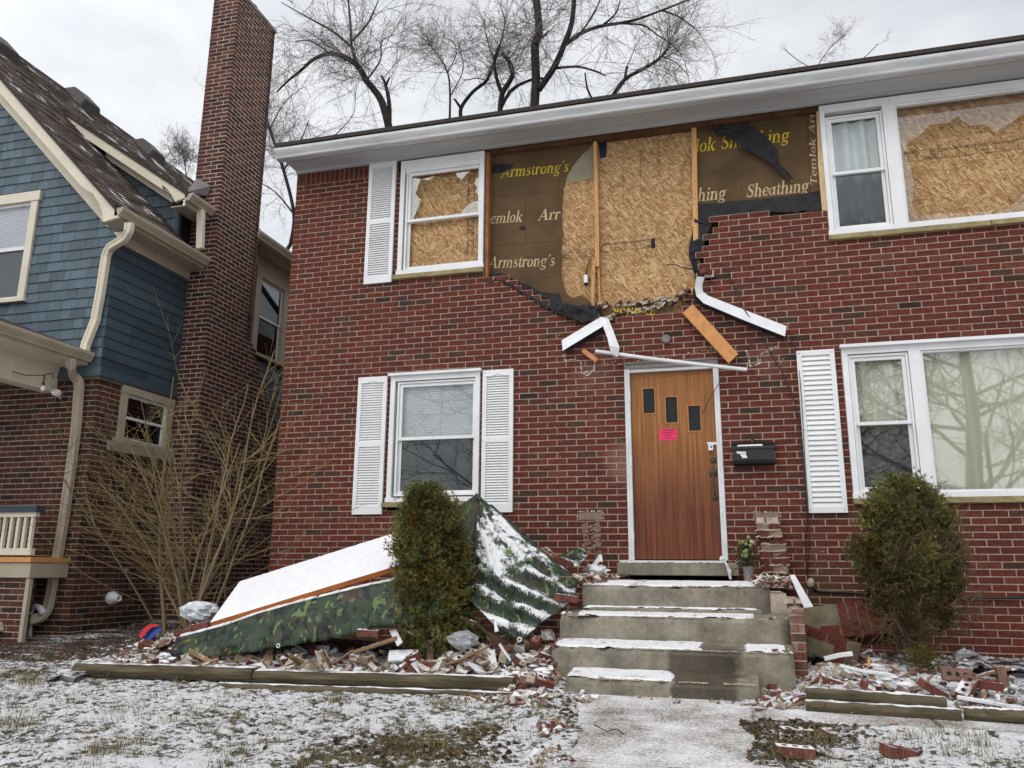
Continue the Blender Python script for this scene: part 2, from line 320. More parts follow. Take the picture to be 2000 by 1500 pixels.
XW0, XW1, ZTOP = -5.327, 6.2, 6.19
house = thing('brick_house', (0, 0, .2), 'two storey red brick house with a torn open wall above its brown front door', 'house')
# window rectangles (X0, X1, Z0, Z1) of the outer casings
def rect(l, t, r, b_): return (F(*l)[0], F(*r)[0], F(*b_)[2], F(*t)[2])
W1 = (F(781, 430)[0], F(945.5, 410)[0], F(860, 531)[2], 6.13)
W2 = (F(761, 850)[0], F(937, 850)[0], F(850, 980)[2], F(850, 729.5)[2])
W3 = (F(1610, 340)[0], F(1610, 340)[0]+2.95, F(1800, 445)[2], 6.13)
W4 = (F(1655, 830)[0], F(1655, 830)[0]+2.95, F(1800, 972)[2], F(1800, 671)[2])
DR = (F(1224, 900)[0], F(1412, 900)[0], 1.09, F(1310, 704)[2])
HOLE = [(946, 240), (946, 541), (985, 539), (1003, 556), (1030, 566), (1048, 579), (1075, 592), (1098, 610), (1130, 626), (1165, 640), (1205, 623), (1240, 620), (1285, 617), (1312, 606), (1335, 592), (1350, 574), (1366, 556), (1370, 535), (1361, 510), (1366, 488), (1374, 468), (1384, 447), (1397, 424), (1450, 419), (1617, 409), (1630, 150)]
HP = [(F(u, v)[0], F(u, v)[2]) for u, v in HOLE]
mb = MB()
SZ = .062; soldier_z = 6.19-.205
fh = [(W1[0], W1[1], W1[2]-.06, 9), (W2[0], W2[1], W2[2]-.06, W2[3]), (W3[0], W3[1], W3[2]-.06, 9), (W4[0], W4[1], W4[2]-.06, W4[3]), (DR[0], DR[1], 1.0, DR[3])]
bricks(mb, (0, 0, 0), (1, 0, 0), (0, -1, 0), XW0+.004, XW1, .1, soldier_z, L_, H_, ZPH, fh, keep=lambda x, z: not inpoly(x+random.uniform(-.04, .04), z, HP), u_ph=XW0, trim=lambda p, q, z: (p+(random.uniform(0, .09) if inpoly(p-.06, z, HP) else 0), q-(random.uniform(0, .09) if inpoly(q+.06, z, HP) else 0)))
x = XW0
while x < XW1:   # soldier course under the eave
    if not inpoly(x+.03, 6.08, HP) and not any(a-.03 < x+.03 < b+.01 for a, b, _, d in fh if d == 9):
        d = random.uniform(-.0012, .0012); mb.box(x+.005, x+H_-.005, -d, .09, soldier_z+.005, ZTOP-.02, 0, random.random()); mb.face([(x, .006, soldier_z), (x+H_, .006, soldier_z), (x+H_, .006, ZTOP), (x, .006, ZTOP)], 1)
    x += H_
# left flank of the house
bricks(mb, (XW0, 0, 0), (0, 1, 0), (-1, 0, 0), .004, 8.0, .1, ZTOP, L_, H_, ZPH)
mb.build('brick_wall', [m_brick, m_mortar], house)
# added dark body blocking light behind the openings, also back and far walls
mb = MB(); mb.box(XW0+.1, XW1, .62, 8, .2, 6.15); mb.build('inner_light_blocker', m_dark, house)
# roof: low pitched, shingle edge just above the gutter
mb = MB(); mb.prism([(XW0-.02, -.50, 6.296), (XW0-.02, -.50, 6.345), (XW0-.02, 4.2, 8.2), (XW0-.02, 8.6, 6.345), (XW0-.02, 8.6, 6.29), (XW0-.02, 4.2, 8.14)], (XW1-XW0+.4, 0, 0))
mb.build('roof', m_shingle_roof, house)
mb = MB(); mb.prism([(XW0+.003, -.30, 6.2), (XW0+.003, 4.2, 8.12), (XW0+.003, 8.4, 6.2)], (.08, 0, 0)); mb.build('gable_trim', m_whitep, house)
# soffit with fascia and the frieze moulding along the wall head
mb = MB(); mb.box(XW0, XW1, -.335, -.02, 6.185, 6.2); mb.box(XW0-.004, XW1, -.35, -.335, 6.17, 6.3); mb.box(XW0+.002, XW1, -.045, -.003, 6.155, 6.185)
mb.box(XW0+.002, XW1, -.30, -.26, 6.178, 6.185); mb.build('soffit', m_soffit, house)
mb = MB(); prof = [(-.352, 6.30), (-.352, 6.155), (-.43, 6.155), (-.445, 6.165), (-.452, 6.19), (-.475, 6.225), (-.488, 6.25), (-.488, 6.282), (-.472, 6.29), (-.472, 6.28), (-.36, 6.28)]
path = [[(xx, y, z) for y, z in prof] for xx in (XW0-.055, -1.9, 1.5, XW1)]; mb.sweep(None, path); mb.build('gutter', m_galv, house)
# ------------------------------------------------------------------ windows
def frame(mb, x0, x1, z0, z1, w, y0, y1, mat=0):
    mb.box(x0, x1, y0, y1, z0, z0+w, mat); mb.box(x0, x1, y0, y1, z1-w, z1, mat); mb.box(x0, x0+w, y0, y1, z0+w, z1-w, mat); mb.box(x1-w, x1, y0, y1, z0+w, z1-w, mat)
def stone_sill(parent, x0, x1, z1, name='sill', joint=None):
    mb = MB(); xs = [x0]+([joint] if joint else [])+[x1]
    for a, b_ in zip(xs[:-1], xs[1:]):
        n = max(6, int((b_-a)/.08)); P = [[], [], [], []]
        rng = np.random.default_rng(3)
        for i in range(n+1):
            xx = lerp(a+.003, b_-.003, i/n); q = rng.uniform(-.005, .005, 3)
            for k, (yy, zz) in enumerate([(.05, z1), (-.055+q[0], z1-.004+q[1]*.4), (-.05+q[1], z1-.058+q[2]), (.05, z1-.062)]): P[k].append((xx, yy, zz))
        mb.sweep(None, [[P[k][i] for k in range(4)] for i in range(n+1)])
    return mb.build(name, m_stone, parent, bevel=.004)
def sash_window(win, x0, x1, z0, z1, screen=True, gl=None):
    """a double hung unit: upper sash proud, lower sash behind a screen"""
    zm = lerp(z0, z1, .495); mb = MB(); frame(mb, x0, x1, z0, z1, .022, -.012, .03); frame(mb, x0+.024, x1-.024, zm-.02, z1-.024, .036, .004, .028); frame(mb, x0+.024, x1-.024, z0+.024, zm+.016, .034, .03, .05)
    mb.box(x0+.024, x1-.024, -.004, .012, zm-.018, zm+.016); mb.build('sash', m_white, win)
    mb = MB(); mb.face([(x0+.05, .018, zm+.01), (x1-.05, .018, zm+.01), (x1-.05, .018, z1-.05), (x0+.05, .018, z1-.05)]); 
    if gl is not False: mb.build('pane', gl or m_glass, win)
    mb = MB(); mb.face([(x0+.05, .034, z0+.05), (x1-.05, .034, z0+.05), (x1-.05, .034, zm-.01), (x0+.05, .034, zm-.01)])
    if gl is not False: mb.build('pane', m_screen_glass if screen else m_glass, win)
    return zm
def curtain(win, x0, x1, z0, z1, y, mat, name='curtain', f=9, amp=.02):
    n = max(40, int((x1-x0)*90)); P = []
    for i in range(n+1):
        xx = lerp(x0, x1, i/n); yy = y+amp*math.sin(xx*2*math.pi*f+1.3*math.sin(xx*7))+.5*amp*math.sin(xx*31)
        P.append([(xx, yy, z0), (xx+.01*math.sin(xx*9), yy, (z0+z1)/2), (xx, yy, z1)])
    mb = MB(); mb.grid(P); return mb.build(name, mat, win, smooth=True)
m_curt = plain('pale_curtain', S(230, 227, 210), .05, 3, .9, 0); m_curt2 = plain('grey_curtain', S(206, 214, 212), .08, 3, .9, 0)
def casing(name, R, side=.055, head=.06, proud=.03, bottom=.05, label=None):
    x0, x1, z0, z1 = R; mb = MB(); y0 = -proud
    mb.box(x0, x0+side, y0, .06, z0+bottom, z1-head); mb.box(x1-side, x1, y0, .06, z0+bottom, z1-head); mb.box(x0, x1, y0, .06, z1-head, z1); mb.box(x0-.01, x1+.01, y0-.012, .06, z0, z0+bottom)
    return mb, mb
# upper left window, boarded behind broken glass
def fin_win(mb, R): o = mb.build('window', m_white, house, loc=((R[0]+R[1])/2, 0, R[2])); return o
mb, _ = casing('window', W1, head=.10); mb.box(W1[0]+.06, W1[1]-.06, -.02, .02, W1[3]-.16, W1[3]-.10); w1 = fin_win(mb, W1)
zm1 = sash_window(w1, W1[0]+.075, W1[1]-.02, W1[2]+.055, W1[3]-.14, False, False)
stone_sill(w1, W1[0]-.06, W1[1]+.01, W1[2])
def osb_text(mb, s, o, X, Zv, size, y):
    cu = bpy.data.curves.new('stamp', 'FONT'); cu.body = s; cu.size = size; cu.offset = .02*size; cu.resolution_u = 1
    ob = bpy.data.objects.new('stamp', cu); COL.objects.link(ob); dg = bpy.context.evaluated_depsgraph_get(); me = bpy.data.meshes.new_from_object(ob.evaluated_get(dg))
    o = np.asarray(o, float); X = np.asarray(X, float); Zv = np.asarray(Zv, float)
    mb.add([o+X*v.co.x+Zv*v.co.y for v in me.vertices], [tuple(p.vertices) for p in me.polygons], 1)
    bpy.data.objects.remove(ob); bpy.data.curves.remove(cu); bpy.data.meshes.remove(me)
def stamp_band(mb, o, X, Zv, length, hgt):
    """inked grade stamp: boxed columns of small print"""
    o = np.asarray(o, float); X = np.asarray(X, float); Zv = np.asarray(Zv, float); t = .004; q = 0
    def bar(a, b_, c, d): mb.add([o+X*a+Zv*c, o+X*b_+Zv*c, o+X*b_+Zv*d, o+X*a+Zv*d], [(0, 1, 2, 3)], 1)
    bar(0, length, 0, t); bar(0, length, hgt-t, hgt)
    words = [('THIS SIDE DOWN', 2.2), ('RATED', .9), ('SHEATHING', 1.4), ('24/16', .8), ('SIZED FOR', 1.2), ('SPACING', 1.1), ('7/16', .7), ('EXPOSURE 1', 1.5), ('PS 2', .7)]
    i = 0
    while q < length-.02:
        wd = words[i % len(words)]; w = min(wd[1]*hgt*.8, length-q); bar(q, q+t, 0, hgt)
        parts = wd[0].split(' '); n = max(1, len(parts)); sz = min(hgt*.9/n, w/max(len(p) for p in parts)*1.45)
        for k, p in enumerate(parts): osb_text(mb, p, o+X*(q+.012)+Zv*(hgt*.1+k*hgt*.85/n), X, Zv, sz, 0)
        q += w; i += 1
    bar(length-t, length, 0, hgt)
mb = MB(); mb.box(W1[0]+.06, W1[1]-.03, .085, .098, W1[2]+.04, W1[3]-.12)
stamp_band(mb, (W1[1]-.24, .083, W1[3]-.25), (0, 0, -1), (1, 0, 0), 1.02, .085)
mb.build('board', [m_osb, m_ink], w1)
def shards(win, name, polys, y, mat):
    mb = MB()
    for i, p in enumerate(polys): mb.prism([(a, y+.001*i, c) for a, c in p], (0, .004, 0))
    return mb.build(name, mat, win)
Wp = lambda pts, y: [(F(u, v, y)[0], F(u, v, y)[2]) for u, v in pts]
shards(w1, 'broken_pane', [Wp(p, .018) for p in [
 [(806, 346), (822, 350), (816, 364), (812, 378), (821, 390), (815, 400), (812, 417), (805, 430), (801, 432)],
 [(890, 338), (918, 334), (910, 341), (902, 351), (893, 344)], [(935, 345), (936, 383), (929, 374), (932, 365), (926, 358), (930, 350)],
 [(936, 391), (936, 414), (915, 420), (897, 421), (908, 405), (919, 396), (927, 393)], [(799, 431), (806, 430), (810, 417), (818, 402), (822, 388), (815, 396), (806, 420)],
 [(822, 350), (850, 344), (835, 352), (829, 350)]]], .018, m_glassr)
# lower left window with blinds
mb, _ = casing('window', W2, head=.075); mb.box(W2[0]-.02, W2[1]+.02, -.07, .0, W2[3]-.012, W2[3]+.018); w2 = fin_win(mb, W2)
zm2 = sash_window(w2, W2[0]+.085, W2[1]-.03, W2[2]+.07, W2[3]-.085, True)
stone_sill(w2, W2[0]-.05, W2[1]+.03, W2[2])
mb = MB(); z = W2[2]+.1
while z < W2[3]-.13:
    mb.prism([(W2[0]+.12, .080, z), (W2[0]+.12, .080, z+.0015), (W2[0]+.12, .090, z+.024), (W2[0]+.12, .090, z+.0225)], (W2[1]-W2[0]-.19, 0, 0)); z += .0245
mb.build('blind', plain('blind_slats', S(220, 226, 226), .04, 3, .6, 0), w2)
mb = MB(); mb.box(W2[0]+.1, W2[1]-.05, .13, .14, W2[2]+.05, W2[3]-.1); mb.build('blind_backing', m_grey, w2)
# the two wide windows: double hung + picture light + double hung
def wide_window(R, side, head, ux, cap, y=0, boarded=False):
    x0, x1, z0, z1 = R; mb, _ = casing('window', R, head=head, side=side)
    if cap: mb.box(x0-.015, x1+.015, -.08, 0, z1-.01, z1+.022)
    m1, m2 = ux; mb.box(m1, m2, -.03, .06, z0+.05, z1-head); r1, r2 = x1-(m2-x0), x1-(m1-x0); mb.box(r1, r2, -.03, .06, z0+.05, z1-head)
    frame(mb, m2+.002, r1-.002, z0+.052, z1-head-.002, .02, -.01, .05)
    return fin_win(mb, R), r1, r2
w3, r1, r2 = wide_window(W3, .05, .09, (F(1734, 330)[0], F(1759, 330)[0]), False)
m1, m2 = F(1734, 330)[0], F(1759, 330)[0]
for a, b_ in ((W3[0]+.055, m1-.005), (r2+.005, W3[1]-.055)):
    sash_window(w3, a, b_, W3[2]+.055, W3[3]-.14, True); curtain(w3, a+.03, b_-.03, W3[2]+.06, W3[3]-.16, .14, m_curt2, f=7, amp=.03)
stone_sill(w3, W3[0]-.015, W3[1]+.05, W3[2], joint=F(1933, 430)[0])
a, b_, c, d = m2+.02, r1-.02, W3[2]+.07, W3[3]-.11
mb = MB(); mb.box(a-.01, b_+.01, .10, .112, c-.02, d+.03); zs = F(1850, 305, .1)[2]; stamp_band(mb, (b_-.05, .0985, zs+.1), (-1, 0, 0), (0, 0, -1), b_-a-.10, .115)
mb.build('board', [m_osb, m_ink], w3)
def pane_with_hole(win, x0, x1, z0, z1, y, hole, mat, name='broken_pane'):
    """glass left standing round a jagged hole: ring between the sash and the break"""
    n = len(hole); cx = sum(p[0] for p in hole)/n; cz = sum(p[1] for p in hole)/n; outer = []
    for (hx, hz) in hole:
        dx, dz = hx-cx, hz-cz; t = min(((x1-cx)/dx if dx > 0 else (x0-cx)/dx) if abs(dx) > 1e-6 else 9e9, ((z1-cz)/dz if dz > 0 else (z0-cz)/dz) if abs(dz) > 1e-6 else 9e9)
        outer.append((cx+dx*t, cz+dz*t))
    mb = MB()
    for i in range(n):
        k = (i+1) % n; pts = [hole[i], outer[i]]
        for cxx, czz in ((x0, z0), (x1, z0), (x1, z1), (x0, z1)):   # keep the corner when the ring turns it
            a0 = math.atan2(outer[i][1]-cz, outer[i][0]-cx); a1 = math.atan2(outer[k][1]-cz, outer[k][0]-cx); ac = math.atan2(czz-cz, cxx-cx)
            if (ac-a0) % (2*math.pi) < (a1-a0) % (2*math.pi): pts.append((cxx, czz))
        pts += [outer[k], hole[k]]; mb.face([(p[0], y, p[1]) for p in pts])
    return mb.build(name, mat, win)
hole = [(1765, 300), (1778, 322), (1785, 360), (1781, 400), (1790, 420), (1830, 418), (1880, 416), (1958, 412), (1985, 396), (2010, 370), (2060, 360), (2090, 330), (2075, 280), (2085, 235), (2050, 225), (2010, 214), (1985, 232), (1968, 245), (1945, 258), (1925, 243), (1895, 246), (1870, 228), (1850, 240), (1815, 244), (1800, 262), (1776, 276)]
hl = Wp(hole, .03); hl = [(p[0], min(max(p[1], c+.03), d-.05)) for p in hl]
pane_with_hole(w3, a, b_, c, d, .03, hl, m_glass)
w4, r1, r2 = wide_window(W4, .055, .075, (F(1788, 830)[0], F(1812, 830)[0]), True)
m1, m2 = F(1788, 830)[0], F(1812, 830)[0]
for a, b_ in ((W4[0]+.06, m1-.005), (r2+.005, W4[1]-.06)):
    sash_window(w4, a, b_, W4[2]+.055, W4[3]-.085, True, m_glassr)
curtain(w4, W4[0]+.06, W4[1]-.06, W4[2]+.05, W4[3]-.07, .12, m_curt, f=8, amp=.016)
stone_sill(w4, W4[0]-.01, W4[1]+.05, W4[2])
mb = MB(); mb.face([(m2+.02, .03, W4[2]+.07), (r1-.02, .03, W4[2]+.07), (r1-.02, .03, W4[3]-.095), (m2+.02, .03, W4[3]-.095)]); mb.build('pane', m_glassr, w4)
# ------------------------------------------------------------------ shutters
def shutter(x0, x1, z0, z1, kind):
    mb = MB(); sw = .048; y0, y1 = -.034, -.004; zs = [(z0+(.09 if kind == 0 else .055), z1-.055)]
    if kind == 0: zm = lerp(z0, z1, .5); zs = [(z0+.095, zm-.03), (zm+.03, z1-.075)]
    mb.box(x0, x0+sw, y0, y1, z0, z1); mb.box(x1-sw, x1, y0, y1, z0, z1); prev = z0
    for a, b_ in zs: mb.box(x0+sw, x1-sw, y0, y1, prev, a); prev = b_
    mb.box(x0+sw, x1-sw, y0, y1, prev, z1); pitch = .0295 if kind == 0 else .052
    for i, (a, b_) in enumerate(zs):
        n = max(1, round((b_-a)/pitch)); p = (b_-a)/n
        for k in range(n):
            zz = a+k*p; mb.prism([(x0+sw, y0+.004, zz+p*.12), (x0+sw, y1-.008, zz+p*.98), (x0+sw, y1-.002, zz+p*.98), (x0+sw, y0+.010, zz+p*.02), (x0+sw, y0+.004, zz)], (x1-x0-2*sw, 0, 0))
    mb.box(x0+sw, x1-sw, y1-.004, y1, z0+.03, z1-.03)
    if kind == 0:  # arched moulding over the top louvres
        pts = []; w = x1-x0-2*sw+.02
        for i in range(13):
            t = i/12; zz = z1-.072+(.022*math.sin(math.pi*(t-.2)/.6)**2 if .2 < t < .8 else 0); pts.append((x0+sw-.01+w*t, y0-.003, zz))
        mb.tube(pts, .006, 4)
    for sx in (x0+.024, x1-.024):
        for zz in (z0+.03, lerp(z0, z1, .5), z1-.03): mb.lathe((sx, y0, zz), (0, -1, 0), [(.007, 0), (.006, .004), (.001, .005)], 8, 1)
    return mb.build('shutter', [m_white, m_grey if kind else m_white], house, loc=((x0+x1)/2, -.004, z0))
m_ = lambda a, b_: (a+b_)/2
for l, r, t, b_, k in [((718, 440), (771, 436), (750, 318), (738, 554.5), 0), ((696, 870), (753, 868), (732, 737), (717, 1005), 0), ((942.5, 860), (1003, 860), (974, 723), (972, 1001), 0), ((1566.5, 845), (1642, 843), (1592, 685), (1616, 1002), 1)]:
    shutter(F(*l)[0], F(*r)[0], F(*b_)[2], F(*t)[2], k)
# ------------------------------------------------------------------ front door
x0, x1, z0, z1 = DR
mb = MB(); fw_ = .055
for a, b_ in ((x0, x0+fw_), (x1-fw_, x1)):
    mb.box(a, b_, -.015, .1, 1.215, z1-.075); mb.box(a+.012, a+.022, -.024, -.015, 1.215, z1-.075); mb.box(a+.034, a+.046, -.021, -.015, 1.215, z1-.075)
mb.box(x0+fw_, x1-fw_, .0, .1, z1-.11, z1-.075)
for zz in (1.45, 2.25, 2.95): mb.lathe((x0+.052, -.018, zz-.05), (0, 0, 1), [(.009, 0), (.009, .1)], 8)
mb.build('door_frame', m_alum, house)
mb = MB(); mb.box(x0, x1, -.02, .1, z1-.072, z1); mb.box(x0+.02, x1, -.03, -.02, z1-.02, z1); mb.build('door_head', plain('weathered_grey_wood', S(128, 122, 116), .25, 4, .85, .3, 40, stretch=(1, 6, 6)), house)
door = None
mb = MB(); dx0, dx1, dz0, dz1 = x0+fw_+.004, x1-fw_-.004, 1.225, z1-.112
panes = [rect((1253.5, 782), (1267, 757), (1280.5, 784), (1268, 809.5)), rect((1298, 800), (1311, 773), (1325, 800), (1312, 827)), rect((1342.5, 816), (1356, 790.5), (1370, 816), (1357, 843.5))]
panes = [(F(1255.5, 783, .05)[0], F(1279.5, 783, .05)[0], F(1268, 808, .05)[2], F(1268, 758.5, .05)[2]), (F(1299.5, 800, .05)[0], F(1324, 800, .05)[0], F(1312, 826, .05)[2], F(1312, 774.5, .05)[2]), (F(1344, 817, .05)[0], F(1369, 817, .05)[0], F(1357, 842, .05)[2], F(1357, 791.5, .05)[2])]
xs = sorted({dx0, dx1, *[p[0] for p in panes], *[p[1] for p in panes]}); zs = sorted({dz0, dz1, *[p[2] for p in panes], *[p[3] for p in panes]})
for i in range(len(xs)-1):
    for k in range(len(zs)-1):
        cx, cz = m_(xs[i], xs[i+1]), m_(zs[k], zs[k+1])
        if any(p[0] < cx < p[1] and p[2] < cz < p[3] for p in panes): continue
        mb.face([(xs[i], .05, zs[k]), (xs[i+1], .05, zs[k]), (xs[i+1], .05, zs[k+1]), (xs[i], .05, zs[k+1])])
mb.box(dx0, dx1, .085, .09, dz0, dz1)
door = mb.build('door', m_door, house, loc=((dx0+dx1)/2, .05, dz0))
m_ripple = None
b = NB('rippled_dark_glass'); b.set(b.p.inputs['Base Color'], (.012, .013, .014, 1)); b.p.inputs['Roughness'].default_value = .06; b.p.inputs['Specular IOR Level'].default_value = .3
b.bump(b.noise(b.coord('Object', (40, 40, 14), (0, .5, 0)), 1, 3, .5, 1), .6, .01); m_ripple = b.m
for p in panes:
    mb = MB(); mb.face([(p[0], .062, p[2]), (p[1], .062, p[2]), (p[1], .062, p[3]), (p[0], .062, p[3])], 0); frame(mb, p[0]-.006, p[1]+.006, p[2]-.008, p[3]+.006, .012, .044, .062, 1)
    mb.build('door_pane', [m_ripple, plain('pane_bead', S(176, 122, 70), .15, 6, .6, 0)], door)
m_brass = plain('tarnished_brass', S(78, 68, 56), .3, 20, .5, .3, 90, .5, metal=.4)
def rosette(c, r, parent, name):
    mb = MB(); n = 24; c = np.array(c); V = [c+np.array([0, -.02, 0])]
    for k, (rr, dd) in enumerate([(.45, -.018), (.7, -.008), (1, -.004), (1, .0)]):
        for i in range(n): q = rr*r*(1+(.18*math.cos(8*2*math.pi*i/n) if k > 0 else 0)); V.append(c+np.array([q*math.cos(2*math.pi*i/n), dd, q*math.sin(2*math.pi*i/n)]))
    fs = [(0, 1+(i+1) % n, 1+i) for i in range(n)]+[(1+k*n+i, 1+k*n+(i+1) % n, 1+(k+1)*n+(i+1) % n, 1+(k+1)*n+i) for k in range(3) for i in range(n)]
    mb.add(V, fs); return mb
mb = rosette(F(1393, 899, .05), .036, door, 'deadbolt'); mb.build('deadbolt', m_brass, door)
pt, pb = F(1393, 924, .05), F(1396.5, 972, .05)
mb = rosette(pt, .045, door, 'h'); m2_ = rosette(pb, .03, door, 'h'); n0 = len(mb.v); mb.add(m2_.v, m2_.f)
mb.tube([pt+[0, -.01, .0], pt+[0, -.05, -.03], pt+[.002, -.055, -.12], pb+[0, -.05, .05], pb+[0, -.008, .01]], [.008, .010, .011, .009, .007], 8)
mb.obox(pt+[0, -.006, .05], (.012, 0, 0), (0, .004, 0), (0, 0, .03)); mb.build('handle', m_brass, door)
c = F(1389, 866.5, .03); mb = MB(); mb.box(c[0]-.04, c[0]+.055, .03, .049, c[2]-.012, c[2]+.016); mb.tube([c+[-.01, -.01, 0], c+[-.01, -.03, -.01], c+[-.01, -.012, -.03]], .006, 6)
mb.box(c[0]-.03, c[0]+.018, -.005, .026, c[2]-.075, c[2]-.02); mb.box(c[0]-.01, c[0]+.006, -.008, -.005, c[2]-.05, c[2]-.03, 1); mb.build('lock_box', [m_white, m_black], door, bevel=.003)
# concrete door sill
a, b_ = F(1205.5, 1112, -.1)[0], F(1443, 1112, -.1)[0]
mb = MB(); mb.box(a, b_, -.13, .1, 1.062, 1.19); mb.build('door_sill', m_conc, house, bevel=.008)
mb = MB(); mb.box(a+.02, x1-.03, -.06, .06, 1.188, 1.212); mb.build('threshold', m_alum, house)
# porch light base
c = F(1301, 663, 0); mb = MB(); mb.lathe(c+[0, -.001, 0], (0, -1, 0), [(.05, 0), (.052, .012), (.046, .03), (.03, .034), (.002, .034)], 20); mb.lathe(c+[.005, -.0015, .02], (0, -1, 0), [(.05, 0), (.05, .002), (.001, .002)], 16, 1)
mb.build('light_base', [plain('grey_box_cover', S(126, 122, 120), .2, 20, .7), m_dark], house)
# mortar left where the porch roof and piers were torn off
def scar(mb, pts, w=.012, seed=1):
    rg = random.Random(seed)
    for (p, q) in zip(pts[:-1], pts[1:]):
        P, Q = F(*p), F(*q); n = max(2, int(np.linalg.norm(Q-P)/.014))
        for i in range(n):
            if rg.random() < .14: continue
            c = lerp(P, Q, (i+rg.random()*.6)/n); r = w*rg.uniform(.35, 1.1); k = rg.randint(4, 6); a0 = rg.random()*6
            mb.prism([(c[0]+r*rg.uniform(.6, 1.2)*math.cos(a0+6.283*t/k), -.001, c[2]+r*rg.uniform(.6, 1.2)*math.sin(a0+6.283*t/k)) for t in range(k)], (0, -rg.uniform(.003, .007), 0))
SC_ = [[([(1097, 693), (1104, 697), (1103, 704), (1124, 702), (1135, 706), (1136, 728), (1160, 724), (1162, 705)], .011, 1), ([(1136, 729), (1148, 733), (1162, 722)], .012, 2), ([(1098, 697), (1106, 689)], .012, 8)],
 [([(1440, 686), (1457, 685), (1462, 690), (1464, 715), (1482, 712), (1488, 690), (1518, 680), (1523, 664)], .010, 3), ([(1466, 717), (1490, 707)], .012, 4), ([(1500, 681), (1524, 676)], .01, 5), ([(1522, 714), (1530, 700)], .008, 9)],
 [([(1128, 1016), (1128, 999), (1178, 998), (1179, 1016)], .008, 6)], [([(1471, 1016), (1472, 999), (1524, 1001), (1525, 1020)], .008, 7)]]
for g in SC_:
    mb = MB()
    for pts, w, sd in g: scar(mb, pts, w, sd)
    mb.build('mortar_residue', m_mresid, house)
mb = MB(); rg = random.Random(5)
for i in range(70):
    u = rg.uniform(1175, 1400); v = 707-.09*(u-1175)+rg.gauss(0, 2.5)+6*math.sin(u/60); scar(mb, [(u, v), (u+3, v)], .005, i+20)
for i in range(90):
    u, v = rg.choice([(rg.gauss(1215, 12), rg.gauss(880, 70)), (rg.gauss(1120, 60), rg.gauss(900, 90)), (rg.gauss(1460, 70), rg.gauss(990, 60)), (rg.gauss(1590, 25), rg.gauss(1090, 30))])
    if not (1225 < u < 1420) and u < 1560+200*(v > 1010): scar(mb, [(u, v), (u+2, v+2)], .004, i+200)
mb.build('mortar_specks', m_mresid, house, kind='stuff')
mb = MB()   # mortar smears left where the left pier stood
for i in range(130):
    u = rg.choice([rg.uniform(1139, 1147), rg.uniform(1163, 1172), rg.uniform(1139, 1172)]); v = rg.uniform(1017, 1088); c = F(u, v); r = rg.uniform(.008, .028); k = 6
    mb.prism([(c[0]+r*rg.uniform(.5, 1.2)*math.cos(6.283*t/k), -.0005, c[2]+.7*r*rg.uniform(.5, 1.2)*math.sin(6.283*t/k)) for t in range(k)], (0, -rg.uniform(.002, .006), 0))
m_scar = plain('dirty_mortar', S(132, 112, 98), .3, 12, .95, .4, 120); a, c_ = F(1130, 1001), F(1177, 1015); mb.box(a[0], c_[0], -.0045, -.001, c_[2], a[2]); mb.build('mortar_scar', m_scar, house); mb = MB()
a, c_ = F(1473, 1001), F(1522, 1018); mb.box(a[0], c_[0], -.0045, -.001, c_[2], a[2])
mb.build('mortar_scar', m_scar, house)
# ------------------------------------------------------------------ lettering: a bold sloping serif drawn with thick and thin strokes
def arc(cx, cy, rx, ry, a0, a1, n=9): return [(cx+rx*math.cos(math.radians(lerp(a0, a1, i/n))), cy+ry*math.sin(math.radians(lerp(a0, a1, i/n)))) for i in range(n+1)]
TK, TN = .17, .065
def ring(cx, cy, rx, ry, a0=0, a1=360, n=18):
    pts = arc(cx, cy, rx, ry, a0, a1, n); w = [lerp(TN, TK, abs(math.cos(math.radians(lerp(a0, a1, i/n))))**1.5) for i in range(n+1)]; return (pts, w)
def stem(x, y0, y1, w=TK): return ([(x, y0), (x, y1)], w)
def serif(x0, x1, y): return ([(x0, y), (x1, y)], .055)
def hump(x0, x1, h=.66): return (arc((x0+x1)/2, h-.26, (x1-x0)/2, .24, 165, 0, 8), [TN]*4+[TN*1.4, TN*1.8, TK*.8, TK, TK])
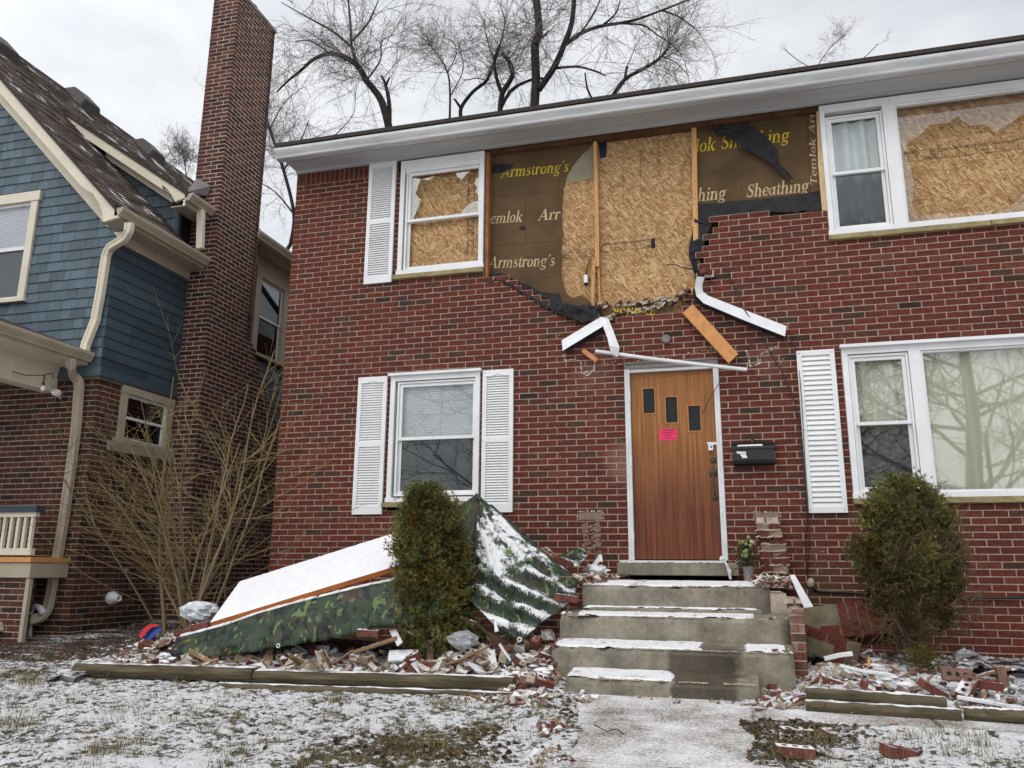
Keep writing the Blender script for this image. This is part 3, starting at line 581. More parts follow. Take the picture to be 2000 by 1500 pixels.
GL = {
 'A': (.98, [([(.02, 0), (.44, 1)], .07), ([(.42, 1), (.76, 0)], .19), ([(.16, .33), (.64, .33)], .06), serif(-.1, .16, .025), serif(.55, .96, .025)]),
 'T': (.88, [stem(.42, 0, 1), ([(.02, .96), (.84, .96)], .09), ([(.03, .98), (.03, .74)], .05), ([(.83, .98), (.83, .74)], .05), serif(.24, .6, .025)]),
 'S': (.74, [([(.60, .74), (.58, .92), (.36, .98), (.14, .88), (.12, .70), (.32, .56), (.52, .42), (.60, .26), (.50, .08), (.28, .02), (.10, .10), (.06, .28)], [.06, .07, .08, .12, .16, .19, .19, .16, .12, .08, .07, .06]), ([(.61, .98), (.60, .70)], .05), ([(.05, .02), (.06, .3)], .05)]),
 'r': (.56, [stem(.16, 0, .66), (arc(.36, .44, .17, .2, 165, 50, 6), [TN, TN, .08, .1, .12, .14, .14]), ([(.47, .58), (.48, .52)], .13), serif(0, .34, .025), serif(0, .16, .635)]),
 'm': (1.2, [stem(.16, 0, .66), stem(.56, 0, .44), stem(.96, 0, .44), hump(.2, .56), hump(.6, .96), serif(0, .32, .025), serif(.42, .7, .025), serif(.82, 1.12, .025), serif(0, .16, .635)]),
 'n': (.82, [stem(.16, 0, .66), stem(.58, 0, .42), hump(.2, .58), serif(0, .32, .025), serif(.44, .76, .025), serif(0, .16, .635)]),
 'h': (.82, [stem(.16, 0, 1.05), stem(.58, 0, .42), hump(.2, .58), serif(0, .32, .025), serif(.44, .76, .025), serif(0, .16, 1.02)]),
 's': (.56, [([(.44, .5), (.40, .62), (.26, .66), (.12, .58), (.14, .44), (.30, .34), (.44, .22), (.40, .06), (.24, .01), (.10, .06), (.05, .17)], [.05, .06, .07, .1, .13, .15, .13, .1, .07, .06, .05])]),
 't': (.46, [([(.2, .9), (.19, .16), (.24, .05), (.34, .04), (.42, .12)], [.05, TK, TK, .09, .04]), ([(.02, .63), (.40, .63)], .06)]),
 'o': (.72, [ring(.34, .33, .24, .31)]), 'e': (.64, [ring(.33, .33, .24, .31, 20, 318), ([(.12, .36), (.55, .36)], .055)]),
 'g': (.76, [ring(.32, .42, .2, .22), ([(.5, .58), (.62, .66), (.7, .62)], [.05, .07, .1]), ([(.2, .22), (.12, .12), (.22, .03), (.48, 0), (.60, -.12), (.46, -.27), (.2, -.28), (.06, -.16), (.16, -.03), (.24, .02)], [.06, .08, .1, .13, .12, .08, .07, .08, .07, .05])]),
 "'": (.3, [([(.16, 1.02), (.10, .74)], [.17, .05])]), 'l': (.38, [stem(.17, 0, 1.05), serif(0, .36, .025), serif(0, .17, 1.02)]),
 'k': (.8, [stem(.16, 0, 1.05), ([(.22, .28), (.6, .62)], .065), ([(.34, .4), (.62, 0)], .17), serif(0, .34, .025), serif(.48, .8, .025), serif(.46, .74, .635), serif(0, .16, 1.02)]),
 'a': (.72, [ring(.27, .3, .2, .28), stem(.52, .06, .64), ([(.5, .08), (.6, .02), (.7, .08)], [.1, .07, .04])]), 'i': (.38, [stem(.17, 0, .66), ([(.17, .84), (.17, .98)], .16), serif(0, .34, .025), serif(0, .17, .635)]), ' ': (.5, [])}
def letters(mb, s, o, ux, uz, cap, slant=.22, mat=1, ny=(0, -.0012, 0), xs=1.0, stretch=None):
    o, ux, uz, ny = [np.asarray(q, float) for q in (o, ux, uz, ny)]; tot = sum(GL[c][0] for c in s)
    if stretch: xs = stretch/(tot*cap)
    x = 0; lay = 0
    for c in s:
        adv, st = GL[c]
        for pts, w in st:
            lay += 1; off = ny*(1+.02*(lay % 7)); n = len(pts); ws = [w]*n if not hasattr(w, '__len__') else list(w); ws = ws+[ws[-1]]*(n-len(ws)); rows = []
            for i, p in enumerate(pts):
                a = pts[max(i-1, 0)]; b_ = pts[min(i+1, n-1)]; t = unit((b_[0]-a[0], b_[1]-a[1])); nx_, ny_ = -t[1], t[0]; row = []
                for sg in (-.5, .5):
                    gx, gy = p[0]+nx_*ws[i]*sg, p[1]+ny_*ws[i]*sg; row.append(o+ux*((x+gx+slant*gy)*cap*xs)+uz*(gy*cap)+off)
                rows.append(row)
            mb.grid(rows, mat)
        x += adv
# ------------------------------------------------------------------ inside the torn opening
def pprism(mb, px, y, th, mat=0, a=0.): mb.prism([F(u, v, y) for u, v in px], (0, th, 0), mat, a)
def seam(mb, p, q, y, w=.004, mat=2):
    P, Q = F(*p, y), F(*q, y); d = unit(Q-P); n = np.array([-d[2], 0, d[0]])*w/2; mb.prism([P-n, Q-n, Q+n, P+n], (0, .0015, 0), mat)
def text_px(mb, s, p, q, capx, y, mat, slant=.24):
    P, Q = F(*p, y), F(*q, y); L = np.linalg.norm(Q-P); cap = F(p[0], p[1]-capx, y)[2]-P[2]; letters(mb, s, P, (Q-P)/L, (0, 0, 1), cap, slant, mat, stretch=L)
mb = MB(); Y0 = .10
pprism(mb, [(950, 296), (1000, 289), (1157, 277), (1150, 288), (1136, 300), (1118, 322), (1107, 341), (1100, 362), (1097, 400), (1096, 440), (1099, 452), (1095, 480), (1095, 530), (1099, 556), (1108, 574), (1118, 582), (1136, 576), (1152, 588), (1160, 602), (1168, 640), (1090, 650), (950, 590)], Y0, .016)
for p, q in [((957, 384.5), (1099, 374)), ((957, 481), (1094, 470)), ((1025, 383), (1026, 474)), ((1060, 543), (1110, 536))]: seam(mb, p, q, Y0-.001)
rg = random.Random(3)
for i in range(26):
    u = rg.choice([960, 1026, 1092]); v = rg.uniform(300, 530); c = F(u+rg.uniform(-2, 2), v, Y0); mb.lathe(c, (0, -1, 0), [(.006, 0), (.001, .002)], 6, 2)
text_px(mb, "Armstrong's", (979, 347), (1110, 335), 21, Y0, 1); text_px(mb, "emlok", (957, 437), (1020, 433), 21, Y0, 3); text_px(mb, "Arr", (1052, 430.5), (1093, 428), 21, Y0, 3); text_px(mb, "Armstrong's", (955, 524), (1083, 519), 22, Y0, 3)
m_seam = plain('seam', S(58, 44, 30), .2, 20, .9, 0)
sh = mb.build('sheathing', [m_sheath, m_ytext, m_seam, m_ctext], house)
mb = MB(); pprism(mb, [(1360, 246), (1480, 230), (1602, 214), (1608, 440), (1500, 448), (1362, 455)], Y0, .016)
for p, q in [((1362, 342), (1578, 315.5)), ((1446, 331), (1450, 395)), ((1577, 218), (1583, 380))]: seam(mb, p, q, Y0-.001)
text_px(mb, "lok Sheathing", (1357, 298), (1542, 275), 25, Y0, 1); text_px(mb, "hing", (1362, 393.5), (1418, 388), 25, Y0, 3); text_px(mb, "Sheathing", (1458, 386), (1580, 374), 25, Y0, 3)
pprism(mb, [(1577, 218), (1592, 216), (1600, 384), (1584, 386)], Y0-.012, .011)
P, Q = F(1597, 400, Y0-.013), F(1590, 196, Y0-.013); L = np.linalg.norm(Q-P); letters(mb, "gs Temlok Arms", P, (Q-P)/L, (-1, 0, 0), .066, .2, 3, stretch=L)
mb.build('sheathing', [m_sheath, m_ytext, m_seam, m_ctext], house)
mb = MB(); mb.box(F(1080, 400, .128)[0], F(1372, 400, .128)[0], .128, .14, 3.75, 6.16)
z = F(1200, 478, .12); stamp_band(mb, F(1098, 508, .1265), (1, 0, 0), (0, 0, 1), .34, .115); stamp_band(mb, F(1282, 466, .1265), (-1, 0, 0), (0, 0, -1), .62, .10)
pprism(mb, [(1272, 466), (1279, 465), (1280, 484), (1272, 485)], .127, .0005, 1)
for u in (1215, 1250, 1286): seam(mb, (u, 262), (u+2, 390), .1275, .003, 1)
mb.build('osb_panel', [m_osb, m_ink], house)
mb = MB(); pprism(mb, [(1099, 360), (1104, 338), (1118, 316), (1138, 294), (1158, 276), (1160, 348), (1145, 350), (1130, 355), (1118, 356), (1108, 353)], .119, .006); mb.build('drywall_scrap', m_drywall, house)
mb = MB(); pprism(mb, [(1169, 271), (1185, 270), (1184, 306), (1172, 309)], .118, .004); mb.build('insulation_scrap', plain('blue_black_film', (.012, .014, .03, 1), .3, 10, .4, 0), house)
def stud(px, w, y0, y1, mat=m_lumber, tw=.0, label=None):
    mb = MB(); P = [F(u, v, y0) for u, v in px]; rows = []
    for i, p in enumerate(P): rows.append([p+[-w/2, 0, 0], p+[w/2, 0, 0], p+[w/2+tw*i, y1-y0, 0], p+[-w/2+tw*i, y1-y0, 0]])
    mb.sweep(None, rows)
    for k in range(14):
        t = random.random(); c = lerp(P[0], P[-1], t); mb.lathe(c+[random.uniform(-.3, .3)*w, 0, 0], (0, -1, 0), [(.005, 0), (.001, .002)], 6, 1)
    return mb.build('stud', [mat, m_ink], house, label=label)
stud([(1162, 276), (1165, 400), (1166.5, 520)], .044, .05, .115); stud([(1159, 508), (1158, 560), (1158, 603)], .036, .045, .08); stud([(1168.5, 518), (1172, 600)], .018, .07, .11)
stud([(1355, 247), (1357.5, 380), (1359, 470)], .056, .05, .115); stud([(1361, 470), (1363, 530), (1360, 585)], .04, .06, .115); stud([(1599, 206), (1603, 320), (1613, 440)], .05, .04, .1, plain('pale_lumber', S(212, 182, 140), .15, 4, .75, .2))
stud([(952.5, 298), (951, 420), (950, 545)], .042, .0, .1, plain('stained_lumber', S(140, 92, 54), .3, 6, .8, .2))
mb = MB(); mb.box(F(948, 300)[0], F(1612, 220)[0], .03, .12, 6.11, 6.18); mb.build('top_plate', plain('dark_plate', S(92, 62, 42), .3, 5, .9, .3), house)
def ribbon(mb, A, B, yA, yB, n=24, rows=5, amp=.012, seed=1, jag=0.0, mat=0):
    """a loose sheet between two edges given as picture points"""
    def resample(pts, y):
        q = np.array([F(u, v, y) for u, v in pts]); d = np.r_[0, np.cumsum(np.linalg.norm(np.diff(q, axis=0), axis=1))]; t = np.linspace(0, d[-1], n); return np.stack([np.interp(t, d, q[:, k]) for k in range(3)], 1)
    a, b_ = resample(A, yA), resample(B, yB); P = np.zeros((rows, n, 3)); rg = np.random.default_rng(seed)
    for r in range(rows):
        t = r/(rows-1); P[r] = a*(1-t)+b_*t; P[r, :, 1] += amp*(fbm(np.arange(n)*.45+seed*7, np.full(n, r*.9), seed, 3)-.5)*4*(.3+.7*math.sin(math.pi*min(1, t*.8+.1)))
    if jag: P[-1, :, 2] += rg.uniform(-jag, jag, n)
    mb.grid(P, mat)
mb = MB(); ribbon(mb, [(1353, 399), (1400, 396), (1480, 389), (1560, 380), (1609, 371)], [(1356, 432), (1378, 438), (1398, 426), (1430, 421), (1500, 415), (1560, 413), (1612, 412)], .07, .04, 40, 5, .010, 3, .012)
mb.build('tar_paper', m_felt, house, solid=.003)
mb = MB(); ribbon(mb, [(1356, 430), (1352, 455), (1346, 480), (1345, 500), (1352, 520), (1358, 545)], [(1398, 425), (1386, 445), (1378, 470), (1372, 490), (1362, 508), (1374, 540)], .06, .035, 30, 5, .015, 5, .01); mb.build('tar_paper', m_felt, house, solid=.003)
mb = MB(); ribbon(mb, [(948, 536), (985, 533), (1003, 546), (1030, 556), (1055, 570), (1092, 574)], [(950, 550), (985, 549), (1006, 566), (1036, 582), (1062, 600), (1098, 616)], .085, -.015, 40, 5, .022, 6, .03); mb.build('tar_paper', m_felt, house, solid=.003)
mb = MB(); ribbon(mb, [(1080, 594), (1105, 592), (1130, 598), (1150, 594), (1173, 602)], [(1086, 612), (1108, 616), (1140, 630), (1158, 624), (1175, 607)], -.005, -.05, 30, 6, .03, 8, .012); mb.build('tar_paper', m_felt, house, solid=.004, label='crumpled grey black flap of tar paper hanging below the brown board')
mb = MB(); ribbon(mb, [(1378, 240), (1420, 246), (1452, 239), (1474, 246), (1500, 270), (1517, 292), (1520, 318), (1534, 332), (1550, 350)], [(1376, 242), (1402, 258), (1432, 274), (1455, 292), (1476, 302), (1494, 312), (1510, 322), (1528, 338), (1549, 352)], .06, .03, 40, 5, .02, 9, .004); mb.build('tar_paper', m_felt, house, solid=.003, label='torn black flap dangling over the yellow print')
mb = MB(); pprism(mb, [(957, 322), (975, 319), (1003, 320), (998, 330), (985, 336), (957, 338)], .094, .003); mb.build('tar_paper', m_felt, house); mb = MB(); pprism(mb, [(1014, 443), (1022, 441), (1028, 445), (1024, 450), (1016, 448)], .094, .003); mb.build('tar_paper', m_felt, house)
mb = MB(); pprism(mb, [(1165, 605), (1200, 600), (1250, 597), (1305, 592), (1302, 602), (1270, 612), (1200, 622), (1160, 630)], .02, .012); P, Q = F(1282, 600, .018), F(1196, 603, .018); L = np.linalg.norm(Q-P); letters(mb, "Temlok", P, (Q-P)/L, (0, 0, -1), .085, .22, 1, stretch=L)
mb.build('sheathing', [m_sheath, m_ytext], house, label='broken strip of brown sheathing with upside down yellow print')
mb = MB(); rg = random.Random(9)   # broken plaster and mortar crumbs along the bottom of the opening
for i in range(240):
    t = rg.random(); u = lerp(1160, 1345, t); v = np.interp(u, [1160, 1200, 1260, 1310, 1345], [598, 596, 592, 586, 570])+rg.gauss(0, 3)+(rg.random() < .45)*(26-24*t); c = F(u, v, rg.uniform(-.01, .09)); r = rg.uniform(.006, .028)
    mb.obox(c, Vector((r, 0, r*.3)), (0, r*.8, 0), Vector((-r*.2, 0, r*.5)), rg.choice([0, 0, 0, 1, 2]), rg.random())
mb.build('broken_edge', [plain('plaster_crumbs', S(170, 160, 146), .3, 30, .9, .3), m_brickd, m_sheath], house)
mb = MB(); c = F(1144, 545, .09); mb.box(c[0]-.022, c[0]+.022, .08, .12, c[2]-.045, c[2]+.05); mb.box(c[0]-.02, c[0]+.02, .085, .12, c[2]-.065, c[2]-.045, 1); mb.tube([c+[0, 0, .05], c+[.03, -.01, .16], c+[.06, .01, .25]], .006, 5, 1); mb.build('electrical_box', [m_white, m_ink], house); mb = MB(); mb.tube([F(1302, 517, .06), F(1318, 517, .03), F(1335, 523, .02), F(1362, 527, .05)], .006, 5); mb.build('loose_wire', m_ink, house)
# ------------------------------------------------------------------ pieces hanging on the wall
def rubblebrick(mb, c, R, L=.2, Wd=.092, Hh=.058, mat=0, a=.5, holes=True, chip=.0, seed=0):
    """a cored brick: slightly uneven block, black discs paint the shade of three core holes"""
    rg = random.Random(seed); c = np.asarray(c, float); X, Yv, Zv = [np.array(R.col[i])*s/2 for i, s in enumerate((L, Wd, Hh))]
    q = []
    for sz in (-1, 1):
        for sx, sy in ((-1, -1), (1, -1), (1, 1), (-1, 1)): q.append(c+X*sx*(1-rg.random()*chip)+Yv*sy*(1-rg.random()*chip)+Zv*sz*(1-rg.random()*chip*.6))
    mb.hexa(q, mat, a)
    if holes:
        for k in (-1, 0, 1):
            for sz in (-1, 1): mb.lathe(c+X*k*.55+Zv*sz*1.0, Zv*sz, [(.017, .0), (.016, .0008), (.001, .001)], 10, 2)
t = thing('trim_board', F(1137, 650, -.08), 'white bent trim board hanging at the left under the opening, above the small wood block', 'trim board')
mb = MB(); A0, A1 = F(1097, 665, -.06), F(1172, 620, -.05); B0, B1 = F(1099, 685, -.13), F(1178, 637, -.13)
mb.prism([A0, A1, B1, B0], (0, .004, .004)); mb.build('cladding', m_alum, t)
mb = MB(); mb.prism([A0+[0, .006, -.0], A1+[0, .006, -.0], A1+[.03, .03, -.16], A0+[.03, .03, -.14]], (0, .02, 0)); mb.build('dark_underside', m_felt, t)  # near-black sheet along the underside of the cladding
o = thing('flashing_strip', F(1190, 655, -.1), 'crumpled dirty white flashing strip hanging down over the white rod', 'flashing')
mb = MB(); rows = []
for (l, r, y) in [((1171, 619), (1188, 622), -.06), ((1179, 640), (1196, 642), -.12), ((1187, 662), (1204, 663), -.15), ((1190, 676), (1210, 679), -.21), ((1193, 690), (1207, 697), -.19), ((1196, 695), (1204, 699), -.14)]: rows.append([F(*l, y), lerp(F(*l, y), F(*r, y), .5)+[0, -.012, 0], F(*r, y)])
mb.grid(rows); mb.build('strip', m_alum, o, solid=.003, smooth=False)
o = thing('metal_rod', F(1310, 705, -.16), 'long thin white metal rod hanging aslant across the door head', 'rod')
mb = MB(); P, Q = F(1163, 686, -.17), F(1458, 722, -.17); mb.tube([P, lerp(P, Q, .4)+[0, 0, -.008], lerp(P, Q, .75)+[0, 0, -.006], Q], .021, 8, 0); mb.build('rod', m_alum, o); mb = MB(); mb.tube([Q, Q+[.008, 0, -.001]], .019, 8); mb.build('rod_end', m_lumber, o)
o = thing('wood_block', F(1152, 694, -.06), 'short reddish split wood block left of the white rod', 'wood block')
mb = MB(); P, Q = F(1138, 684, -.05), F(1166, 705, -.07); d = (Q-P)/2; n = unit(np.cross(d, (0, 1, 0)))*.026; mb.obox((P+Q)/2, d, (0, .02, 0), n); mb.build('block', plain('split_cedar', S(196, 132, 92), .25, 6, .8, .3, 40), o, bevel=.004)
o = thing('wood_plank', F(1388, 650, -.06), 'orange brown wooden plank hanging aslant right above the door', 'plank')
mb = MB(); q = [F(1333, 611, -.08), F(1353, 594, -.08), F(1442, 691, -.11), F(1423, 709, -.11)]; mb.prism(q, (0, .045, 0)); 
for i in range(12): c = lerp(lerp(q[0], q[1], rg.uniform(.15, .85)), lerp(q[3], q[2], rg.uniform(.15, .85)), rg.random()); mb.lathe(c+[0, -.001, 0], (0, -1, 0), [(.005, 0), (.001, .002)], 6, 1)
mb.build('plank', [m_lumber2, m_ink], o, bevel=.003)
t = thing('gutter_length', F(1450, 600, -.08), 'bent white trim length running down to the right under the broken brick edge', 'trim board')
mb = MB(); A = [(1361, 540), (1358, 560), (1361, 570), (1372, 577), (1450, 605), (1536, 637)]; B_ = [(1376, 541), (1368, 562), (1374, 590), (1386, 598), (1455, 626), (1533, 656.5)]
A = [(1361, 540), (1357, 562), (1360, 578), (1374, 592), (1452, 625), (1533, 657)]; B_ = [(1376, 541), (1371, 558), (1373, 570), (1384, 578), (1458, 607), (1536, 637)]
rows = [[F(*a, -.13), F(*b_, -.07)] for a, b_ in zip(A, B_)]; mb.grid(rows); mb.build('cladding', m_alum, t, solid=.004)
mb = MB(); rows = [[F(*a, -.125)+[.0, .006, 0], F(*a, -.02)+[-.02, 0, -.03]] for a in A[1:]]; mb.grid(rows); mb.build('dark_underside', m_felt, t, solid=.01)  # near-black strip beneath the bent cladding
o = thing('loose_brick', F(1385, 533, -.03), 'mortar crusted brick sticking out of the broken edge above the bent white trim', 'brick')
mb = MB(); rubblebrick(mb, F(1385, 534, -.03), Matrix.Rotation(.9, 3, 'Z') @ Matrix.Rotation(.12, 3, 'Y'), a=.5, holes=False, seed=4); mb.box(*[q for p in zip(F(1385, 534, -.06)-[.05, .0, .04], F(1385, 534, -.06)+[.05, .03, .035]) for q in p], 1); mb.build('brick_body', [m_brickd, m_mortar2], o)
# mailbox
c0, c1 = F(1431, 905, -.06), F(1512, 860, -.06)
mbx = thing('mailbox', ((c0[0]+c1[0])/2, 0, c0[2]), 'black wall mailbox with torn white labels beside the brown door', 'mailbox')
mb = MB(); x0, x1 = c0[0], c1[0]; zb, zt = F(1470, 909, -.06)[2], F(1470, 862, -.06)[2]
mb.prism([(x0+.01, -.003, zb), (x0+.01, -.11, zb+.015), (x0+.01, -.125, zb+.05), (x0+.01, -.125, zt-.075), (x0+.01, -.003, zt-.02)], (x1-x0-.02, 0, 0)); mb.build('box_body', m_black, mbx, bevel=.004)
mb = MB(); mb.prism([(x0, -.004, zt), (x0, -.07, zt-.015), (x0, -.135, zt-.062), (x0, -.138, zt-.085), (x0, -.128, zt-.085), (x0, -.122, zt-.07), (x0, -.004, zt-.018)], (x1-x0, 0, 0)); mb.build('lid', m_black, mbx, bevel=.003)
mb = MB(); rg = random.Random(2); P = lambda s, t: np.array([lerp(x0, x1, s), lerp(-.0735, -.1385, t), lerp(zt-.0132, zt-.060, t)])
mb.face([P(.13, .97), P(.72, .97), P(.71, .55), P(.70, .52), P(.14, .6)]); 
for (a, b_, c, d) in [(.1, .33, .66, .8), (.18, .33, .5, .64), (.22, .35, .36, .5)]: mb.face([(lerp(x0, x1, a+rg.uniform(0, .02)), -.1262, lerp(zb, zt, c*.62+.06)), (lerp(x0, x1, b_), -.1262, lerp(zb, zt, c*.62+.05)), (lerp(x0, x1, b_-.01), -.1262, lerp(zb, zt, d*.62+.05)), (lerp(x0, x1, a), -.1262, lerp(zb, zt, d*.62+.06))])
mb.build('torn_label', plain('paper', (.75, .75, .75, 1), .08, 20, .8, 0), mbx)
mb = MB(); c = np.array([(x0+x1)/2, -.02, zt+.012]); mb.tube([c+[-.1, 0, -.014], c+[-.07, 0, .006], c+[-.04, 0, -.004], c+[0, 0, .014], c+[.04, 0, -.004], c+[.07, 0, .006], c+[.1, 0, -.014]], .006, 6); mb.build('scroll', m_black, mbx)
# pink notice
n = thing('notice', F(1305, 849, .045), 'small bright pink paper notice stuck on the brown door', 'notice')
mb = MB(); q = [F(1288, 860.5, .0475), F(1322.5, 859.5, .0475), F(1321.5, 837.5, .0475), F(1287.5, 838.5, .0475)]; mb.prism(q, (0, .001, 0))
wd = q[1][0]-q[0][0]; osb_text(mb, 'NOTICE', (q[0][0]+wd*.25, .0468, q[0][2]+.098), (1.25, 0, 0), (0, 0, 1), .026, 0)
rg = random.Random(8)
for i, (a, b_) in enumerate([(.2, .78), (.1, .88), (.28, .7), (.35, .62), (.16, .92)]):
    zz = q[0][2]+.082-i*.016; xx = q[0][0]+wd*a
    while xx < q[0][0]+wd*b_: w = rg.uniform(.008, .022); mb.face([(xx, .0468, zz), (xx+w, .0468, zz), (xx+w, .0468, zz+.005), (xx, .0468, zz+.005)], 1); xx += w+.005
mb.build('paper', [plain('pink_paper', S(232, 62, 108), .04, 10, .8, 0), plain('notice_ink', S(60, 10, 30), .1, 10, .8, 0)], n)
# cables
def cable(name, pts, r, label, y=-.02, mat=None):
    P = [F(p[0], p[1], p[2] if len(p) > 2 else y) for p in pts]; Q = []
    for i in range(len(P)-1):   # catmull-rom
        a, b_, c, d = P[max(i-1, 0)], P[i], P[i+1], P[min(i+2, len(P)-1)]
        for k in range(5): t = k/5; Q.append(.5*((2*b_)+(c-a)*t+(2*a-5*b_+4*c-d)*t*t+(3*b_-a-3*c+d)*t**3))
    Q.append(P[-1]); mb = MB(); mb.tube(Q, r, 6); o = mb.build(name, mat or m_black, None, smooth=True, loc=P[0], label=label, cat='cable'); return o
cable('cable', [(1417, 520), (1436, 565), (1457, 609, -.09), (1480, 642, -.1), (1500, 681, -.05), (1522, 718), (1541, 757), (1556, 806), (1565, 880, -.05), (1573, 960, -.05), (1576, 1010), (1573, 1060), (1575, 1115), (1580, 1130)], .0055, 'black cable running from the bent white trim down beside the single white shutter')
cable('cable', [(1371, 809, -.03), (1388, 775, -.06), (1410, 740, -.08), (1441, 694, -.06), (1474, 668), (1508, 656, -.06), (1534, 656, -.03), (1550, 674), (1558, 694), (1566, 790, -.05), (1572, 900, -.045), (1579, 1000, -.045), (1580, 1060), (1577, 1120)], .0045, 'thin black cable looping from the door window to the single white shutter')
cable('cable', [(1584, 1142), (1592, 1152), (1612, 1156), (1650, 1157), (1700, 1161), (1800, 1166), (1900, 1168), (2010, 1167), (2060, 1167)], .011, 'thick black cable running low along the wall behind the browning evergreen')
o = thing('sealant_lump', F(1582, 1138, -.01), 'pale lump of sealant where the cables enter the wall', 'sealant'); mb = MB(); c = F(1582, 1138, -.01)
mb.lathe(c+[0, 0, -.04], (.15, -.1, 1), [(.012, -.01), (.03, .0), (.036, .03), (.03, .06), (.022, .08), (.002, .085)], 9); mb.build('lump', plain('sealant', S(176, 166, 140), .2, 30, .9, .6, 50), o, smooth=True)
# ------------------------------------------------------------------ neighbouring shingled house
NX, NY = -7.61, -.5
nb = thing('shingled_house', (-9.5, -.5, .3), 'blue grey shingled house with cream trim, brick base and a tall brick chimney', 'house')
def mk_shingle(name, c):
    b = NB(name); a = b.attr(); col = b.ramp(a, [(0, tuple(q*.72 for q in c[:3])), (.5, c), (1, tuple(q*1.22 for q in c[:3]))]); v = b.coord('Object', (30, 30, 3)); n = b.noise(v, 1, 4)
    col = b.mix(.35, col, b.ramp(n, [(.3, (.7, .7, .7)), (.7, (1.15, 1.15, 1.15))]), 'MULTIPLY'); b.bump(n, .3, .004); return b.fin(col, .6, .3)
m_shin = mk_shingle('blue_grey_shingle', S(84, 100, 110)); m_shin2 = mk_shingle('shaded_blue_shingle', S(64, 78, 88))  # darker second copy puts the flank's shade into the colour; dark blue rail too
def shingles(mb, O, U, Nn, u0, u1, z0, z1, ex, keep=None, wmin=.09, wmax=.28, holes=(), cut=None):
    O, U, Nn = [np.asarray(q, float) for q in (O, U, Nn)]; P = lambda u, z, d: O+U*u+np.array([0, 0, z])+Nn*d; z = z0; g = .0022
    while z < z1:
        u = u0-random.uniform(0, wmin); zb = min(z+ex, z1)
        while u < u1:
            w = random.uniform(wmin, wmax); a, b_ = max(u, u0), min(u+w, u1); u += w
            if b_-a < .02: continue
            cx, cz = (a+b_)/2, z+ex/2
            if keep and not keep(cx, cz): continue
            segs = [(a, b_)]
            for (ha, hb, hc, hd) in holes:
                if hc < cz < hd:
                    ns = []
                    for p, q in segs:
                        if hb <= p or ha >= q: ns.append((p, q)); continue
                        if p < ha: ns.append((p, ha))
                        if q > hb: ns.append((hb, q))
                    segs = ns
            dz = random.uniform(-.003, .004); r = random.random()
            for p, q in segs:
                if q-p < .015: continue
                t1, t2 = zb+.02, zb+.02
                mb.hexa([P(p+g, z+dz, .018), P(q-g, z+dz, .018), P(q-g, z+dz, 0), P(p+g, z+dz, 0), P(p+g, t1, .003), P(q-g, t2, .003), P(q-g, t2, -.004), P(p+g, t1, -.004)], 0, r)
        z += ex
ZB = 3.46
# brick storey
mb = MB(); sw = (-.1, .9, 2.66, 3.5)
bricks(mb, (0, NY, 0), (1, 0, 0), (0, -1, 0), -13.5, NX-.004, .1, ZB, .213, .0677, .02, u_ph=NX)
bricks(mb, (NX, 0, 0), (0, 1, 0), (1, 0, 0), NY+.004, 7.5, .1, ZB, .213, .0677, .02, [sw], u_ph=NY+.1)
mb.build('brick_wall', [m_brick2, m_mortar2], nb)
mb = MB(); mb.box(-13.5, NX-.1, NY+.1, 7.5, .1, 5.0); mb.prism([(-13.3, NY+.06, 5.0), (-7.75, NY+.06, 5.0), (-7.75, NY+.06, 5.3), (-11.4, NY+.06, 9.1), (-13.3, NY+.06, 9.1)], (0, 1.1, 0)); mb.box(-12, NX-.06, .75, 7.5, 5.0, 6.2); mb.build('inner_light_blocker', m_dark, nb)  # added dark box inside the house to block light
# shingled front gable and flank, flared skirt at the bottom
mb = MB(); WX = (-10.14, -8.95, 4.58, 6.12)
rl = lambda x: -2.12-x
shingles(mb, (0, NY, 0), (1, 0, 0), (0, -1, 0), -13.5, NX, ZB+.09, 11, .137, keep=lambda x, z: z < rl(x), holes=[(WX[0], WX[1], WX[2]-.05, WX[3])])
mb.hexa([(-13.5, NY-.05, ZB-.02), (NX+.05, NY-.05, ZB-.02), (NX, NY, ZB-.02), (-13.5, NY, ZB-.02), (-13.5, NY-.018, ZB+.1), (NX+.018, NY-.018, ZB+.1), (NX, NY, ZB+.1), (-13.5, NY, ZB+.1)], 0, .4)
mb.build('shingle_wall', m_shin, nb)
mb = MB(); w2h = (2.62, 3.72, 4.5, 6.2)
shingles(mb, (NX, 0, 0), (0, 1, 0), (1, 0, 0), NY-.018, 7.5, ZB+.09, 5.32, .137, wmin=.35, wmax=1.1, holes=[w2h]); shingles(mb, (NX, 0, 0), (0, 1, 0), (1, 0, 0), 1.9, 7.5, ZB+.09+14*.137, 6.3, .137, wmin=.35, wmax=1.1, holes=[w2h])
mb.hexa([(NX, NY, ZB-.02), (NX+.05, NY-.05, ZB-.02), (NX+.05, 7.5, ZB-.02), (NX, 7.5, ZB-.02), (NX, NY, ZB+.1), (NX+.018, NY-.018, ZB+.1), (NX+.018, 7.5, ZB+.1), (NX, 7.5, ZB+.1)], 0, .3)
mb.build('shingle_wall', m_shin2, nb)
mb = MB(); mb.box(-13.5, NX+.03, NY-.03, NY+.02, ZB-.06, ZB-.015); mb.box(NX-.02, NX+.03, NY+.02, 7.5, ZB-.06, ZB-.015); mb.build('drip_board', plain('olive_drip_board', S(96, 92, 74), .2, 5), nb)
